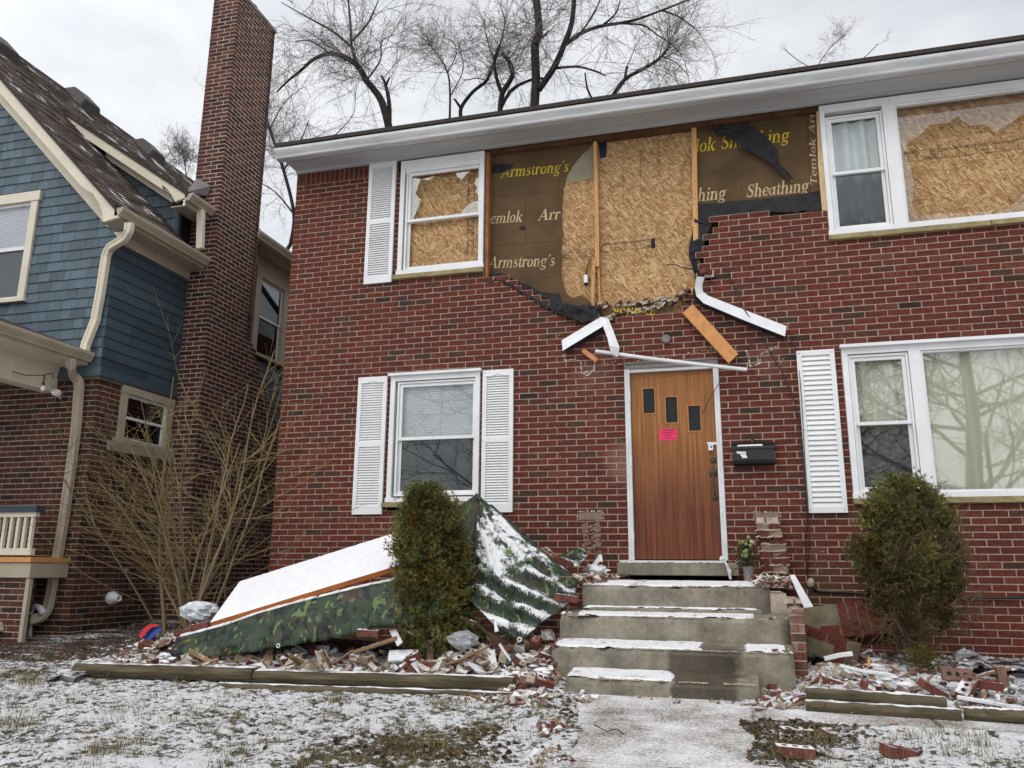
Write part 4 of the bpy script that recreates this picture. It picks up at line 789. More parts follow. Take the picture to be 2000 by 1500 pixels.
# roof
mb_ = NB('roof_shingles'); a = mb_.attr(); col = mb_.ramp(a, [(0, S(58, 50, 46)), (.5, S(86, 76, 70)), (1, S(112, 100, 92))]); col = mb_.mix(.5, col, mb_.ramp(mb_.noise(mb_.coord('Object'), 60, 3), [(.3, (.6, .6, .6)), (.7, (1.2, 1.2, 1.2))]), 'MULTIPLY')
col, f = mb_.snow(col, .60, 2.3, .45, .6, .03); m_rsh = mb_.fin(col, .95, .15)
def roof_rows(mb, x0, z0, x1, z1, y0, y1, ex=.135):
    L = math.hypot(x1-x0, z1-z0); ux, uz = (x1-x0)/L, (z1-z0)/L; nx, nz = -uz, ux
    if nz < 0: nx, nz = -nx, -nz
    n = int(L/ex); ex = L/n
    for i in range(n):
        s0, s1 = i*ex, (i+1)*ex+.02; y = y0-random.uniform(0, .2)
        while y < y1:
            w = random.uniform(.16, .33); a, b_ = max(y, y0), min(y+w, y1); y += w
            if b_-a < .01: continue
            p = lambda s, t, yy: (x0+ux*s+nx*t, yy, z0+uz*s+nz*t); h = random.uniform(.012, .02)
            mb.hexa([p(s0, 0, a), p(s0, 0, b_), p(s1, -.002, b_), p(s1, -.002, a), p(s0, h, a), p(s0, h, b_), p(s1, .004, b_), p(s1, .004, a)], 0, random.random())
ex0 = -7.33; roofz = lambda x: -1.77-.9987*x; dz = lambda x: 1.30-.689*x
mb = MB(); roof_rows(mb, ex0, roofz(ex0), -11.42, roofz(-11.42), -.9, .62); roof_rows(mb, -9.82, roofz(-9.82), -11.42, roofz(-11.42), .62, 8.2); roof_rows(mb, -7.30, dz(-7.30), -9.86, dz(-9.86)+.0, .36, 8.2)
mb.prism([(ex0, -.9, roofz(ex0)-.002), (-11.42, -.9, roofz(-11.42)-.002), (-11.42, -.9, roofz(-11.42)-.06), (ex0, -.9, roofz(ex0)-.06)], (0, 1.5, 0), 1); mb.prism([(-9.8, .6, roofz(-9.8)-.002), (-11.42, .6, roofz(-11.42)-.002), (-11.42, .6, roofz(-11.42)-.06), (-9.8, .6, roofz(-9.8)-.06)], (0, 7.6, 0), 1)
mb.prism([(-7.3, .36, dz(-7.3)-.002), (-9.9, .36, dz(-9.9)-.002), (-9.9, .36, dz(-9.9)-.05), (-7.3, .36, dz(-7.3)-.05)], (0, 7.8, 0), 1)
rf = mb.build('roof', [m_rsh, m_shingle_roof], nb)
mv = plain('dark_roof_vent', S(66, 60, 60), .15, 10, .6, .1)
for (u, v) in ((-4, 96), (160, 203), (291, 300)):   # box vents just below the ridge
    d = ray(u, v); t = (-1.77-CAMP[2])/(d[2]+.9987*d[0]); c = CAMP+d*t; c[0] = max(c[0], -11.2); c[2] = roofz(c[0]); X = unit((1, 0, -1)); Zv = unit((1, 0, 1)); mb = MB()
    mb.hexa([c+X*a+np.array([0, b_, 0])+Zv*zz for zz, k in ((-.05, .34), (.16, .22)) for a, b_ in ((-k, -k*.8), (k, -k*.8), (k, k*.8), (-k, k*.8))]); mb.build('roof_vent', mv, rf, bevel=.03)
# rake boards, frieze, eaves
def lineboard(mb, fz, xa, xb, top, bot, y0, y1): mb.prism([(xa, y0, fz(xa)-top), (xb, y0, fz(xb)-top), (xb, y0, fz(xb)-bot), (xa, y0, fz(xa)-bot)], (0, y1-y0, 0))
mb = MB(); lineboard(mb, roofz, -11.42, -7.9, .05, .245, -.87, -.83)
pts = [(-7.9, roofz(-7.9)-.05), (-7.335, roofz(-7.335)-.05)]+[(F(u, v, -.87)[0], F(u, v, -.87)[2]) for u, v in [(231, 424), (201.5, 433.5), (200, 415), (193, 396), (182, 379)]]+[(-7.9, roofz(-7.9)-.245)]
mb.prism([(a, -.87, c) for a, c in pts], (0, .04, 0)); lineboard(mb, roofz, -11.42, -7.5, .20, .215, -.83, -.49); lineboard(mb, roofz, -11.42, -7.72, .215, .50, -.56, -.5)
mb.prism([(-7.62, -.55, 5.36), (-7.36, -.55, 5.36), (-7.4, -.55, 5.28), (-7.5, -.55, 5.22), (-7.62, -.55, 5.36)][:4], (0, .04, 0))
mb.build('rake_board', m_cream, nb)
mb = MB(); lineboard(mb, dz, -9.7, -7.75, .05, .20, .38, .42)
pts = [(-7.75, dz(-7.75)-.05), (-7.36, dz(-7.36)-.05)]+[(F(u, v, .38)[0], F(u, v, .38)[2]) for u, v in [(366, 384), (341, 394), (337, 384), (329, 372), (318, 362)]]; mb.prism([(a, .38, c) for a, c in pts], (0, .04, 0)); lineboard(mb, dz, -9.2, -7.45, .17, .185, .42, .64); lineboard(mb, dz, -9.0, -7.7, .185, .30, .56, .6); mb.build('rake_board', m_cream, nb)
mb = MB(); shingles(mb, (0, .64, 0), (1, 0, 0), (0, -1, 0), -9.8, NX, 5.5, 8.2, .2, keep=lambda x, z: roofz(x)-.15 < z < dz(x)-.14, wmin=.12, wmax=.26); mb.prism([(-9.9, .645, roofz(-9.9)-.1), (NX, .645, roofz(NX)-.1), (NX, .645, dz(NX)-.06), (-9.9, .645, dz(-9.9)-.06)], (0, .03, 0), 0, .2); mb.box(NX-.03, NX+.03, .59, .645, 5.6, 6.36); mb.build('dormer_wall', m_shin2, nb)
def ogee(x_out, z, w=.125, h=.115): return [(x_out-w, z+h), (x_out-w, z), (x_out-.05, z), (x_out-.045, z+.02), (x_out-.02, z+.05), (x_out, z+.08), (x_out, z+h), (x_out-.012, z+h), (x_out-.012, z+h-.012), (x_out-w+.01, z+h-.012)]
def ygutter(name, x_out, z, y0, y1, mat=m_taupe):
    mb = MB(); pr_ = ogee(x_out, z); mb.sweep(None, [[(a, yy, c) for a, c in pr_] for yy in (y0, (y0+y1)/2, y1)]); return mb.build(name, mat, nb)
ygutter('gutter', -7.225, 5.42, -.87, .93); ygutter('gutter', -7.22, 6.21, .38, .93); ygutter('gutter', -7.13, 6.30, 1.98, 7.6)
mb = MB(); mb.box(NX+.02, -7.345, -.83, .95, 5.385, 5.40); mb.box(NX+.001, NX+.035, -.50, .95, 5.24, 5.385); mb.box(-7.345, -7.335, -.83, .95, 5.38, 5.54); mb.box(NX+.02, -7.25, 2.0, 7.5, 6.285, 6.30); mb.box(NX+.001, NX+.035, 2.0, 7.5, 6.10, 6.285); mb.box(-7.35, -7.34, .4, .95, 6.15, 6.30); mb.box(-7.6, -7.345, .42, .95, 6.15, 6.165)
mb.build('soffit', m_taupe, nb)
mb = MB(); q = [F(366, 374, .7), F(384, 348, .9), F(412, 363, .92), F(404, 383, .92)]; mb.prism(q, (0, .08, .02)); mb.build('cricket_flashing', plain('grey_flashing', S(112, 104, 104), .1, 6, .5), nb)
# downspouts
def spout(pts, w, d, parent=nb, mat=m_cream, label=None):
    P = [np.asarray(p, float) for p in pts]; Q = []
    for i in range(len(P)-1):
        a, b_, c, e = P[max(i-1, 0)], P[i], P[i+1], P[min(i+2, len(P)-1)]
        for k in range(6): t = k/6; q = .5*((2*b_)+(c-a)*t+(2*a-5*b_+4*c-e)*t*t+(3*b_-a-3*c+e)*t**3); Q.append(lerp(q, lerp(b_, c, t), .5))
    Q.append(P[-1]); rows = []
    for i, p in enumerate(Q):
        t = unit(Q[min(i+1, len(Q)-1)]-Q[max(i-1, 0)]); Yv = unit(np.array([0, -1., 0])-t*np.dot((0, -1, 0), t)); Xv = np.cross(t, Yv)
        rows.append([p+Xv*a*w/2+Yv*b_*d/2 for a, b_ in ((-1, -.8), (-.8, -1), (-.3, -1), (-.3, -.8), (.3, -.8), (.3, -1), (.8, -1), (1, -.8), (1, .8), (.8, 1), (.3, 1), (.3, .8), (-.3, .8), (-.3, 1), (-.8, 1), (-1, .8))])
    mb = MB(); mb.sweep(None, rows); 
    return mb.build('downspout', mat, parent)
spout([F(253, 436, -.78), F(251, 452, -.77), F(243, 466, -.72), F(215, 484, -.60), F(207.5, 500, -.57), F(205, 515, -.57), F(196.5, 570, -.57), F(188, 615, -.57), F(186, 626, -.57), F(168, 672, -.60), F(164, 690, -.63)], .105, .078)
spout([F(138, 700, -.80), F(138, 718, -.78), F(143, 732, -.66), F(153, 745, -.58), F(154, 760, -.57), F(147, 850, -.57), F(122, 1030, -.57), F(98, 1165, -.57), F(92, 1190, -.60), F(80, 1205, -.66), F(60, 1212, -.74), F(0, 1226, -1.0), F(-60, 1240, -1.3)], .105, .078, mat=m_taupe)
spout([F(392.5, 398, .72), F(392, 440, .72), F(391, 486, .72)], .10, .08)
# chimney
CX0, CX1, CY0, CY1, CZT = -7.65, -7.19, .95, 2.0, 10.06
mb = MB(); ctop = lambda y: CZT if y < CY1 else lerp(4.6, 3.3, (y-CY1)/1.1)
bricks(mb, (0, CY0, 0), (1, 0, 0), (0, -1, 0), CX0, CX1-.004, .1, CZT, .213, .0677, .02, j=.014, u_ph=CX1, rec=.003)
bricks(mb, (CX1, 0, 0), (0, 1, 0), (1, 0, 0), CY0+.004, 3.1, .1, CZT, .213, .0677, .02, j=.015, u_ph=CY0+.1, keep=lambda y, z: z < ctop(y), depth=.09, rec=.0015)
bricks(mb, (CX0, 0, 0), (0, 1, 0), (-1, 0, 0), CY0, CY1, 5.5, CZT, .213, .0677, .02, u_ph=CY0+.1); bricks(mb, (0, CY1, 0), (1, 0, 0), (0, 1, 0), CX0, CX1, 4.5, CZT, .213, .0677, .02, u_ph=CX1)
mb.box(CX0+.08, CX1-.08, CY0+.08, CY1-.08, .1, CZT, 1); mb.prism([(CX1-.09, CY1, .1), (CX1-.09, CY1, 4.55), (CX1-.09, 3.08, 3.3), (CX1-.09, 3.08, .1)], (-.3, 0, 0), 1)
ch = mb.build('chimney', [mk_brick('chimney_brick', [(0, S(58, 46, 44)), (.3, S(84, 55, 51)), (.7, S(98, 60, 54)), (1, S(108, 70, 63))]), m_mortar2], nb)
mb = MB(); mb.box(CX0-.02, CX1+.02, CY0-.02, CY1+.02, CZT, CZT+.06); mb.build('chimney_cap', m_conc, ch)
mb = MB(); c = FX(494, 8, -7.36); mb.lathe((-7.40, 1.55, CZT+.05), (0, 0, 1), [(.09, 0), (.09, .12), (.115, .14), (.115, .18), (.08, .18), (.08, .02)], 16); mb.build('flue', plain('clay_flue', S(150, 140, 128), .2, 8), ch)
# front window
mb = MB(); x0, x1, z0, z1 = WX; wdw = .11
mb.box(x0, x0+wdw, NY-.045, NY+.03, z0, z1-.14); mb.box(x1-wdw, x1, NY-.045, NY+.03, z0, z1-.14); mb.box(x0-.03, x1+.03, NY-.055, NY+.03, z1-.14, z1); mb.box(x0-.01, x1+.03, NY-.07, NY+.03, z0-.05, z0)
wn = mb.build('window', m_cream, nb, loc=((x0+x1)/2, NY, z0)); zm = lerp(z0, z1, .5)-.04
mb = MB(); frame(mb, x0+wdw, x1-wdw, z0, z1-.14, .04, NY-.01, NY+.03); mb.box(x0+wdw, x1-wdw, NY-.015, NY+.02, zm-.025, zm+.025); mb.build('sash', m_white, wn)
mb = MB(); mb.face([(x0+wdw, NY+.01, zm), (x1-wdw, NY+.01, zm), (x1-wdw, NY+.01, z1-.16), (x0+wdw, NY+.01, z1-.16)]); mb.build('pane', m_glass, wn); mb = MB(); mb.face([(x0+wdw, NY+.012, z0+.02), (x1-wdw, NY+.012, z0+.02), (x1-wdw, NY+.012, zm), (x0+wdw, NY+.012, zm)]); mb.build('pane', m_screen_glass, wn)
mb = MB(); z = z0+.05
while z < z1-.17: mb.prism([(x0+wdw, NY+.05, z), (x0+wdw, NY+.05, z+.0015), (x0+wdw, NY+.059, z+.024), (x0+wdw, NY+.059, z+.0225)], (x1-x0-2*wdw, 0, 0)); z += .0245
mb.build('blind', plain('white_slats', (.7, .74, .8, 1), .04, 3, .6, 0), wn)
# flank windows
def side_window(y0, y1, z0, z1, w, name, curt=None):
    X = NX; mb = MB(); mb.box(X-.06, X+.035, y0, y0+w, z0, z1-w); mb.box(X-.06, X+.035, y1-w, y1, z0, z1-w); mb.box(X-.06, X+.04, y0-.01, y1+.01, z1-w, z1); mb.box(X-.06, X+.075, y0-.06, y1+.06, z0-.05, z0)
    o = mb.build('window', m_taupe, nb, loc=(X, (y0+y1)/2, z0)); zm = lerp(z0, z1-w, .5); mb = MB(); a, b_ = y0+w, y1-w
    for (za, zb, xx) in ((z0, zm+.02, X-.03), (zm-.02, z1-w, X-.01)):
        mb.box(xx-.02, xx, a, a+.035, za, zb); mb.box(xx-.02, xx, b_-.035, b_, za, zb); mb.box(xx-.02, xx, a+.035, b_-.035, za, za+.035); mb.box(xx-.02, xx, a+.035, b_-.035, zb-.035, zb)
    mb.build('sash', m_white, o)
    for (za, zb, xx, mt) in ((zm, z1-w, X-.022, m_glassr), (z0, zm, X-.042, m_screen_glass)): mb = MB(); mb.face([(xx, a, za), (xx, b_, za), (xx, b_, zb), (xx, a, zb)]); mb.build('pane', mt, o)
    return o
side_window(2.64, 3.68, 4.62, 6.10, .15, 'window')
o = side_window(-.1, .9, 2.72, 3.42, .10, 'window'); mb = MB(); mb.box(NX-.05, NX+.09, -.24, 1.0, 2.54, 2.67); mb.build('sill', plain('concrete_sill', S(150, 142, 128), .15, 8, .9, .4, 80), o)
# small fittings on the flank
c = FX(214, 1168, NX); mb = MB(); mb.lathe(c, (1, -.25, .0), [(.075, -.02), (.075, .03), (.085, .05), (.075, .09), (.045, .14), (.040, .19), (.028, .19), (.026, .12), (.002, .12)], 18); mb.build('dryer_vent', m_white, nb, smooth=True)
c = FX(244, 1114, NX); mb = MB(); mb.lathe(c, (1, 0, 0), [(.03, 0), (.03, .03), (.02, .05), (.001, .05)], 10); mb.build('faucet', m_grey, nb)
c = FX(420, 898, NX); mb = MB(); mb.lathe(c, (1, 0, 0), [(.07, .0), (.07, .06), (.06, .08), (.001, .1)], 14); mb.build('meter', plain('meter_glass', (.5, .53, .55, 1), .2, 9, .2), nb)
P = [F(57, 1246, -.66), F(57, 1205, -.66), F(62, 1190, -.66), F(71, 1184, -.66), F(79, 1188, -.67), F(84, 1198, -.69)]; mb = MB(); mb.tube(P, [.032, .032, .036, .036, .038, .038], 12); mb.build('pvc_pipe', m_white, nb, smooth=True)
# porch: gutter, roof, beam, railing, base
py0 = NY-.02; pz = 3.62; pgx = -7.68
ygutter('porch_gutter', pgx, pz, -2.9, py0-.02)
mb = MB(); mb.prism([(pgx-.10, -2.95, pz+.12), (pgx-.10, -2.95, pz+.15), (-12.5, -2.95, pz+1.9), (-12.5, -2.95, pz+1.8)], (0, 2.43, 0)); mb.build('porch_roof', m_shingle_roof, nb)
mb = MB(); mb.box(-12.5, pgx-.12, -2.9, py0, pz-.03, pz-.015); mb.box(-12.5, -8.45, -2.9, py0, pz-.10, pz-.03); mb.box(-8.42, -8.22, -2.9, py0, pz-.36, pz-.03); mb.box(pgx-.128, pgx-.12, -2.9, py0, pz-.02, pz+.1); mb.build('porch_ceiling', m_cream, nb)
yr = -1.05; zr = lambda v: F(30, v, yr)[2]; xr = F(72, 1040, yr)[0]
mb = MB(); mb.box(-12, xr+.01, yr-.06, yr+.06, zr(1001), zr(989)); mb.build('railing_cap', m_shin2, nb)
mb = MB(); mb.box(-12, xr-.02, yr-.03, yr+.03, zr(1084), zr(1071)); mb.box(-12, xr-.02, yr-.03, yr+.03, zr(1010), zr(1001))
x = xr-.055
while x > -10.5: mb.box(x-.035, x, yr-.02, yr+.02, zr(1071), zr(1010)); x -= .098
mb.build('railing', m_cream, nb)
mb = MB(); mb.box(-12, xr+.015, yr-.05, NY-.02, zr(1098), zr(1088)); mb.build('porch_deck', m_lumber2, nb)
mb = MB(); mb.box(-12, xr-.0, yr-.02, NY-.02, zr(1128), zr(1099)); mb.box(xr-.06, xr-.01, yr+.0, yr+.05, .1, zr(1129)); mb.build('porch_skirt', m_taupe, nb)
mb = MB(); bricks(mb, (0, yr+.05, 0), (1, 0, 0), (0, -1, 0), -12, xr-.06, .1, zr(1131), .213, .0677, .05); mb.build('porch_base', [m_brick2, m_mortar2], nb)
sg = thing('string_light', F(60, 735, -1.2), 'black string light cord with clear bulb under the porch eave', 'string light')
mb = MB(); P = [F(-20, 712, -1.2), F(10, 722, -1.2), F(50, 733, -1.2), F(86, 733, -1.2), F(103, 728, -1.2), F(104, 738, -1.2)]; mb.tube(P, .006, 5); c = F(87, 734, -1.2); mb.tube([c, c+[0, 0, -.07]], .008, 5); mb.lathe(c+[0, 0, -.07], (0, 0, -1), [(.012, 0), (.016, .02), (.016, .05), (.001, .05)], 8); mb.build('cord', m_black, sg)
mb = MB(); mb.lathe(c+[.002, 0, -.115], (0, 0, -1), [(.01, 0), (.022, .02), (.026, .045), (.018, .07), (.001, .075)], 10); mb.build('bulb', plain('clear_bulb', (.7, .7, .68, 1), .05, 5, .1), sg, smooth=True)
fl = thing('flood_light', F(112, 768, -.55), 'small white flood light on the dark brick beside the cream downspout', 'light')
mb = MB(); c = F(110, 768, -.6); mb.lathe(c+[-.05, 0, .02], (1, -.3, -.25), [(.03, 0), (.045, .03), (.045, .12), (.04, .13), (.001, .13)], 12); mb.tube([c, c+[-.01, .09, -.05]], .015, 6); mb.build('lamp_head', m_white, fl, smooth=True)
# ------------------------------------------------------------------ ground: one sheet to the horizon
def g0(x, y):
    x = np.asarray(x, float); y = np.asarray(y, float)
    z = np.where(y > -2.4, .2+.063*(np.minimum(y, 3)+2.4), .2+.05*(np.maximum(y, -30)+2.4)); return z
def bump2(x, y, cx, cy, rx, ry, h): d = ((x-cx)/rx)**2+((y-cy)/ry)**2; return h*np.exp(-d*1.2)
def mound(x, y):
    m = bump2(x, y, -5.2, -1.35, .55, .45, .20)+bump2(x, y, -3.9, -1.2, 1.1, .6, .16)+bump2(x, y, -2.2, -1.45, .75, .5, .2)+bump2(x, y, -1.62, -1.75, .3, .6, .14)+bump2(x, y, 1.1, -1.1, .8, .9, .08)+bump2(x, y, .62, -1.7, .35, .5, .08)+bump2(x, y, 2.3, -1.3, .6, .6, .04)
    return m
def gz(x, y): return float(g0(x, y)+mound(np.asarray(float(x)), np.asarray(float(y))))
WK0, WK1 = -1.18, .04
def wkx(y): return WK0+.14*(-2.4-y)
def on_walk(x, y): return ((x > wkx(y)) & (x < WK1+.02) & (y < -2.35)) | ((x > WK1-.1) & (y < -2.52-.0*x) & (y > -3.02))
xs = np.unique(np.r_[np.linspace(-160, -14, 14), np.linspace(-13, -6.7, 26), np.arange(-6.6, 3.3, .02), np.linspace(3.4, 8, 24), np.linspace(9, 160, 14)])
ys = np.unique(np.r_[np.linspace(-160, -14, 12), np.linspace(-12, -5.9, 24), np.arange(-5.7, -1.2, .02), np.linspace(-1.15, 1, 36), np.linspace(1.3, 10, 20), np.linspace(12, 180, 12)])
Xg, Yg = np.meshgrid(xs, ys, indexing='ij')
sn = .45*fbm(Xg*18, Yg*26, 11, 3)+.26*fbm(Xg*1.9, Yg*1.9, 21, 3)+.38*fbm(Xg*33, Yg*42, 31, 2)
near = np.clip((-3.4-Yg)/2.5, 0, 1); snow = sn-.475+.045-.05*near-.035*np.clip((-4.0-Xg)/2, 0, 1)
for (u, v, r, k) in [(850, 1462, .38, .22), (780, 1440, .3, .16), (940, 1430, .22, .16), (1500, 1450, .33, .2), (1470, 1420, .28, .2), (1560, 1445, .3, .15), (1000, 1400, .3, .08), (1480, 1480, .25, .15), (60, 1330, .4, .1), (640, 1470, .3, .12)]:
    p = FZ(u, v, .13); d = np.hypot(Xg-p[0], (Yg-p[1])*.8)/r; snow -= k*np.clip(1.25-d, 0, 1)
kind = np.clip((Yg+1.98)/.06, 0, 1)*((Xg < -1.4) | (Xg > .3)); mul = ((Xg < -5.15) & (Yg > -2.0+.25*np.sin(Xg*2)) & (Yg < 9))
snow = np.where(mul, snow-.13, snow); snow = np.where((kind > .5) & ~mul, snow+.0, snow)
under = (Yg > -1.6) & (Xg < -1.5) & (Xg > -5.1); snow = np.where(under, snow-.2, snow); snow = np.where((Yg > -.55) & (Xg > -5.4), snow-.15, snow)
Zg = g0(Xg, Yg)+mound(Xg, Yg)+.05*(fbm(Xg*1.3, Yg*1.3, 5, 3)-.5)*np.clip((-Yg-2.0)/1, 0, 1)+.012*np.clip(snow*6+.3, 0, 1)+.034*(fbm(Xg*17, Yg*22, 41, 3)-.5)+np.where(kind > .5, .04*(fbm(Xg*8, Yg*8, 51, 3)-.5), 0)
Zg = np.where((Yg > .2) & (Xg > -5.3), np.minimum(Zg, .25), Zg); wn_ = .16*(fbm(Xg*4, Yg*4, 61, 4)-.5); wn_ = .5*wn_+.10; wn2 = np.clip(.24*(fbm(Xg*2.6, Yg*2.6, 63, 4)-.25), .0, .2); wk = on_walk(Xg-wn2, Yg) & on_walk(Xg+wn2, Yg) & on_walk(Xg, np.minimum(Yg+wn2*.5, -2.41)) & on_walk(Xg, Yg-wn2*.5); nearw = on_walk(Xg-.1, Yg) | on_walk(Xg+.1, Yg) | on_walk(Xg, Yg-.06); Zg = np.where(wk, g0(Xg, Yg)-.02, np.where(nearw, np.maximum(Zg, g0(Xg, Yg)+.021+.016*fbm(Xg*14, Yg*14, 71, 3)), Zg))
me = bpy.data.meshes.new('ground'); ni, nj = Xg.shape
V = np.stack([Xg, Yg, Zg], -1).reshape(-1, 3); ii, jj = np.meshgrid(np.arange(ni-1), np.arange(nj-1), indexing='ij'); i0 = (ii*nj+jj).ravel()
Fc = np.stack([i0, i0+nj, i0+nj+1, i0+1], 1)
me.vertices.add(len(V)); me.vertices.foreach_set('co', V.ravel()); me.loops.add(Fc.size); me.loops.foreach_set('vertex_index', Fc.ravel().astype(np.int32)); me.polygons.add(len(Fc)); me.polygons.foreach_set('loop_start', (np.arange(len(Fc))*4).astype(np.int32)); me.polygons.foreach_set('use_smooth', [True]*len(Fc)); me.update(); me.validate()
a = me.attributes.new('snow', 'FLOAT', 'POINT'); a.data.foreach_set('value', snow.ravel().astype(np.float32)); a = me.attributes.new('soil', 'FLOAT', 'POINT'); a.data.foreach_set('value', np.maximum(kind, mul*1.0).ravel().astype(np.float32))
b = NB('snowy_lawn'); v = b.coord('Position'); s_ = b.attr('snow'); so_ = b.attr('soil')
fine = b.noise(v, 70, 4, .7); n1 = b.noise(v, 9, 5, .65)
grass = b.ramp(b.math('ADD', b.math('MULTIPLY', n1, .6), b.math('MULTIPLY', fine, .4)), [(.3, S(44, 38, 30)), (.45, S(72, 65, 48)), (.6, S(98, 91, 68)), (.75, S(136, 124, 100))])
soil = b.ramp(fine, [(.3, S(40, 32, 28)), (.5, S(72, 58, 48)), (.7, S(110, 92, 76))]); col = b.mix(so_, grass, soil)
f2 = b.noise(b.coord('Position', (1, 1.5, 1)), 30, 5, .7, .4); k = b.mrange(b.math('ADD', b.math('MULTIPLY', s_, .75), b.math('ADD', b.math('MULTIPLY', b.math('SUBTRACT', fine, .5), .22), b.math('MULTIPLY', b.math('SUBTRACT', f2, .5), .62))), -.03, .045); k = b.math('MULTIPLY', k, .95); col = b.mix(k, col, SNOW); b.bump(b.math('ADD', fine, b.math('MULTIPLY', b.math('ADD', k, f2), .9)), .9, .02); me.materials.append(b.fin(col, .85, .2))
gr = bpy.data.objects.new('ground', me); COL.objects.link(gr); gr['kind'] = 'structure'
def snow_at(x, y):
    i = np.clip(np.searchsorted(xs, x), 0, ni-1); j = np.clip(np.searchsorted(ys, y), 0, nj-1); return snow[i, j], Zg[i, j]
# concrete walk dusted with snow
b = NB('snow_dusted_concrete'); v = b.coord('Position'); n = b.noise(v, 2.6, 6, .6); fine = b.noise(v, 55, 4, .75)
c = b.ramp(fine, [(.3, S(92, 83, 72)), (.7, S(150, 140, 126))]); k = b.mrange(b.math('ADD', b.math('MULTIPLY', n, .55), b.math('MULTIPLY', fine, .55)), .44, .64); c = b.mix(b.math('MULTIPLY', k, .84), c, SNOW); b.bump(fine, .4, .006); m_walk = b.fin(c, .85, .2)
mb = MB()
def slab_piece(x0, x1, y0, y1, n=10):
    xx_ = lambda i, j: lerp(wkx(lerp(y0, y1, j/n)) if x0 < -.5 else x0, x1, i/n); P = [[(xx_(i, j), lerp(y0, y1, j/n), float(g0(xx_(i, j), lerp(y0, y1, j/n)))+.016) for j in range(n+1)] for i in range(n+1)]; mb.grid(P)
    mb.prism([(x0, y0, P[0][0][2]), (x1, y0, P[n][0][2]), (x1, y0, P[n][0][2]-.09), (x0, y0, P[0][0][2]-.09)], (0, .02, 0)); mb.prism([P[0][0], P[0][n], (P[0][n][0], y1, P[0][n][2]-.09), (P[0][0][0], y0, P[0][0][2]-.09)], (.02, 0, 0))
y = -2.38
for L in (.62, 1.15, 1.3, 1.3, 1.3, 1.3): slab_piece(WK0, WK1, y-L+.012, y); y -= L
x = WK1-.004
for L in (1.1, 1.2, 1.2, 1.2, 1.2): slab_piece(x, x+L-.012, -3.0, -2.54); x += L
o = mb.build('path', m_walk, None, kind='structure')
# grass blades and dead leaves poking through
mb = MB(); cnt = 0; rg = np.random.default_rng(4)
px_ = rg.uniform(-6.6, 3.2, 90000); py_ = rg.uniform(-5.6, -1.95, 90000); ss, zz_ = snow_at(px_, py_); cl = fbm(px_*3.2, py_*3.2, 77, 3); sel = (~on_walk(px_, py_)) & (ss < .005+.05*rg.random(90000)**2) & (cl+.25*rg.random(90000) > .52) & (np.abs(px_+.55) > .9*(py_ > -2.4))
tx, ty = [], []
for i in range(230):   # tufts
    cx_, cy_ = rg.uniform(-6.4, 3), rg.uniform(-5.5, -2.7); n_ = int(rg.uniform(15, 75)); r_ = rg.uniform(.03, .11); tx += list(rg.normal(cx_, r_, n_)); ty += list(rg.normal(cy_, r_*.7, n_))
tx, ty = np.array(tx), np.array(ty); ok_ = ~on_walk(tx, ty); tx, ty = tx[ok_], ty[ok_]; tz = snow_at(tx, ty)[1]
for x, y, z in zip(tx, ty, tz):
    a = random.uniform(0, 6.283); h = random.uniform(.03, .075); w = .0025; l = random.uniform(.2, .8)*h; dx, dy = math.cos(a), math.sin(a); q = random.random()
    mb.face([(x-dy*w, y+dx*w, z-.004), (x+dy*w, y-dx*w, z-.004), (x+dx*l*.5+dy*w*.7, y+dy*l*.5-dx*w*.7, z+h*.7)], 0, q); mb.face([(x-dy*w*.7+dx*l*.5, y+dx*w*.7+dy*l*.5, z+h*.7), (x+dx*l*.5+dy*w*.7, y+dy*l*.5-dx*w*.7, z+h*.7), (x+dx*l*1.3, y+dy*l*1.3, z+h)], 0, q)
for x, y, z in zip(px_[sel][:26000], py_[sel][:26000], zz_[sel][:26000]):
    a = random.uniform(0, 6.283); h = random.uniform(.015, .05); w = .0022; l = random.uniform(.3, 1.1)*h; dx, dy = math.cos(a), math.sin(a)
    mb.face([(x-dy*w, y+dx*w, z-.004), (x+dy*w, y-dx*w, z-.004), (x+dx*l*.5+dy*w*.7, y+dy*l*.5-dx*w*.7, z+h*.7)], 0, random.random()); mb.face([(x-dy*w*.7+dx*l*.5, y+dx*w*.7+dy*l*.5, z+h*.7), (x+dx*l*.5+dy*w*.7, y+dy*l*.5-dx*w*.7, z+h*.7), (x+dx*l*1.3, y+dy*l*1.3, z+h)], 0, random.random())
b = NB('winter_grass'); m_gr = b.fin(b.ramp(b.attr(), [(0, S(66, 62, 40)), (.4, S(96, 96, 60)), (.7, S(134, 124, 82)), (1, S(168, 150, 112))]), .8, .2); mb.build('grass', m_gr, None, kind='stuff')
mb = MB()
def leaf(mb, c, r, a=None): 
    q = Matrix.Rotation(random.uniform(0, 6.28), 3, 'Z') @ Matrix.Rotation(random.uniform(-.6, .6), 3, 'X') @ Matrix.Rotation(random.uniform(-.6, .6), 3, 'Y'); c = np.asarray(c)
    mb.face([c+np.array(q @ Vector(p)) for p in ((-r, 0, 0), (-.3*r, -.5*r, .1*r), (.5*r, -.4*r, .15*r), (1.1*r, 0, .1*r), (.4*r, .45*r, .2*r), (-.4*r, .4*r, .1*r))], 0, random.random() if a is None else a)
for i in range(3300):
    if i < 2300: x, y = random.uniform(-7.6, -5.0), random.uniform(-2.2, 1.5)
    elif i < 2900: x, y = random.uniform(-6.5, 3), random.uniform(-5.4, -1.9)
    else: x, y = random.uniform(.4, 2.8), random.uniform(-2.1, -.1)
    if -1.5 < x < .3 and y > -2.5: continue
    s_, z = snow_at(x, y); leaf(mb, (x, y, float(z)+.008), random.uniform(.008, .024))
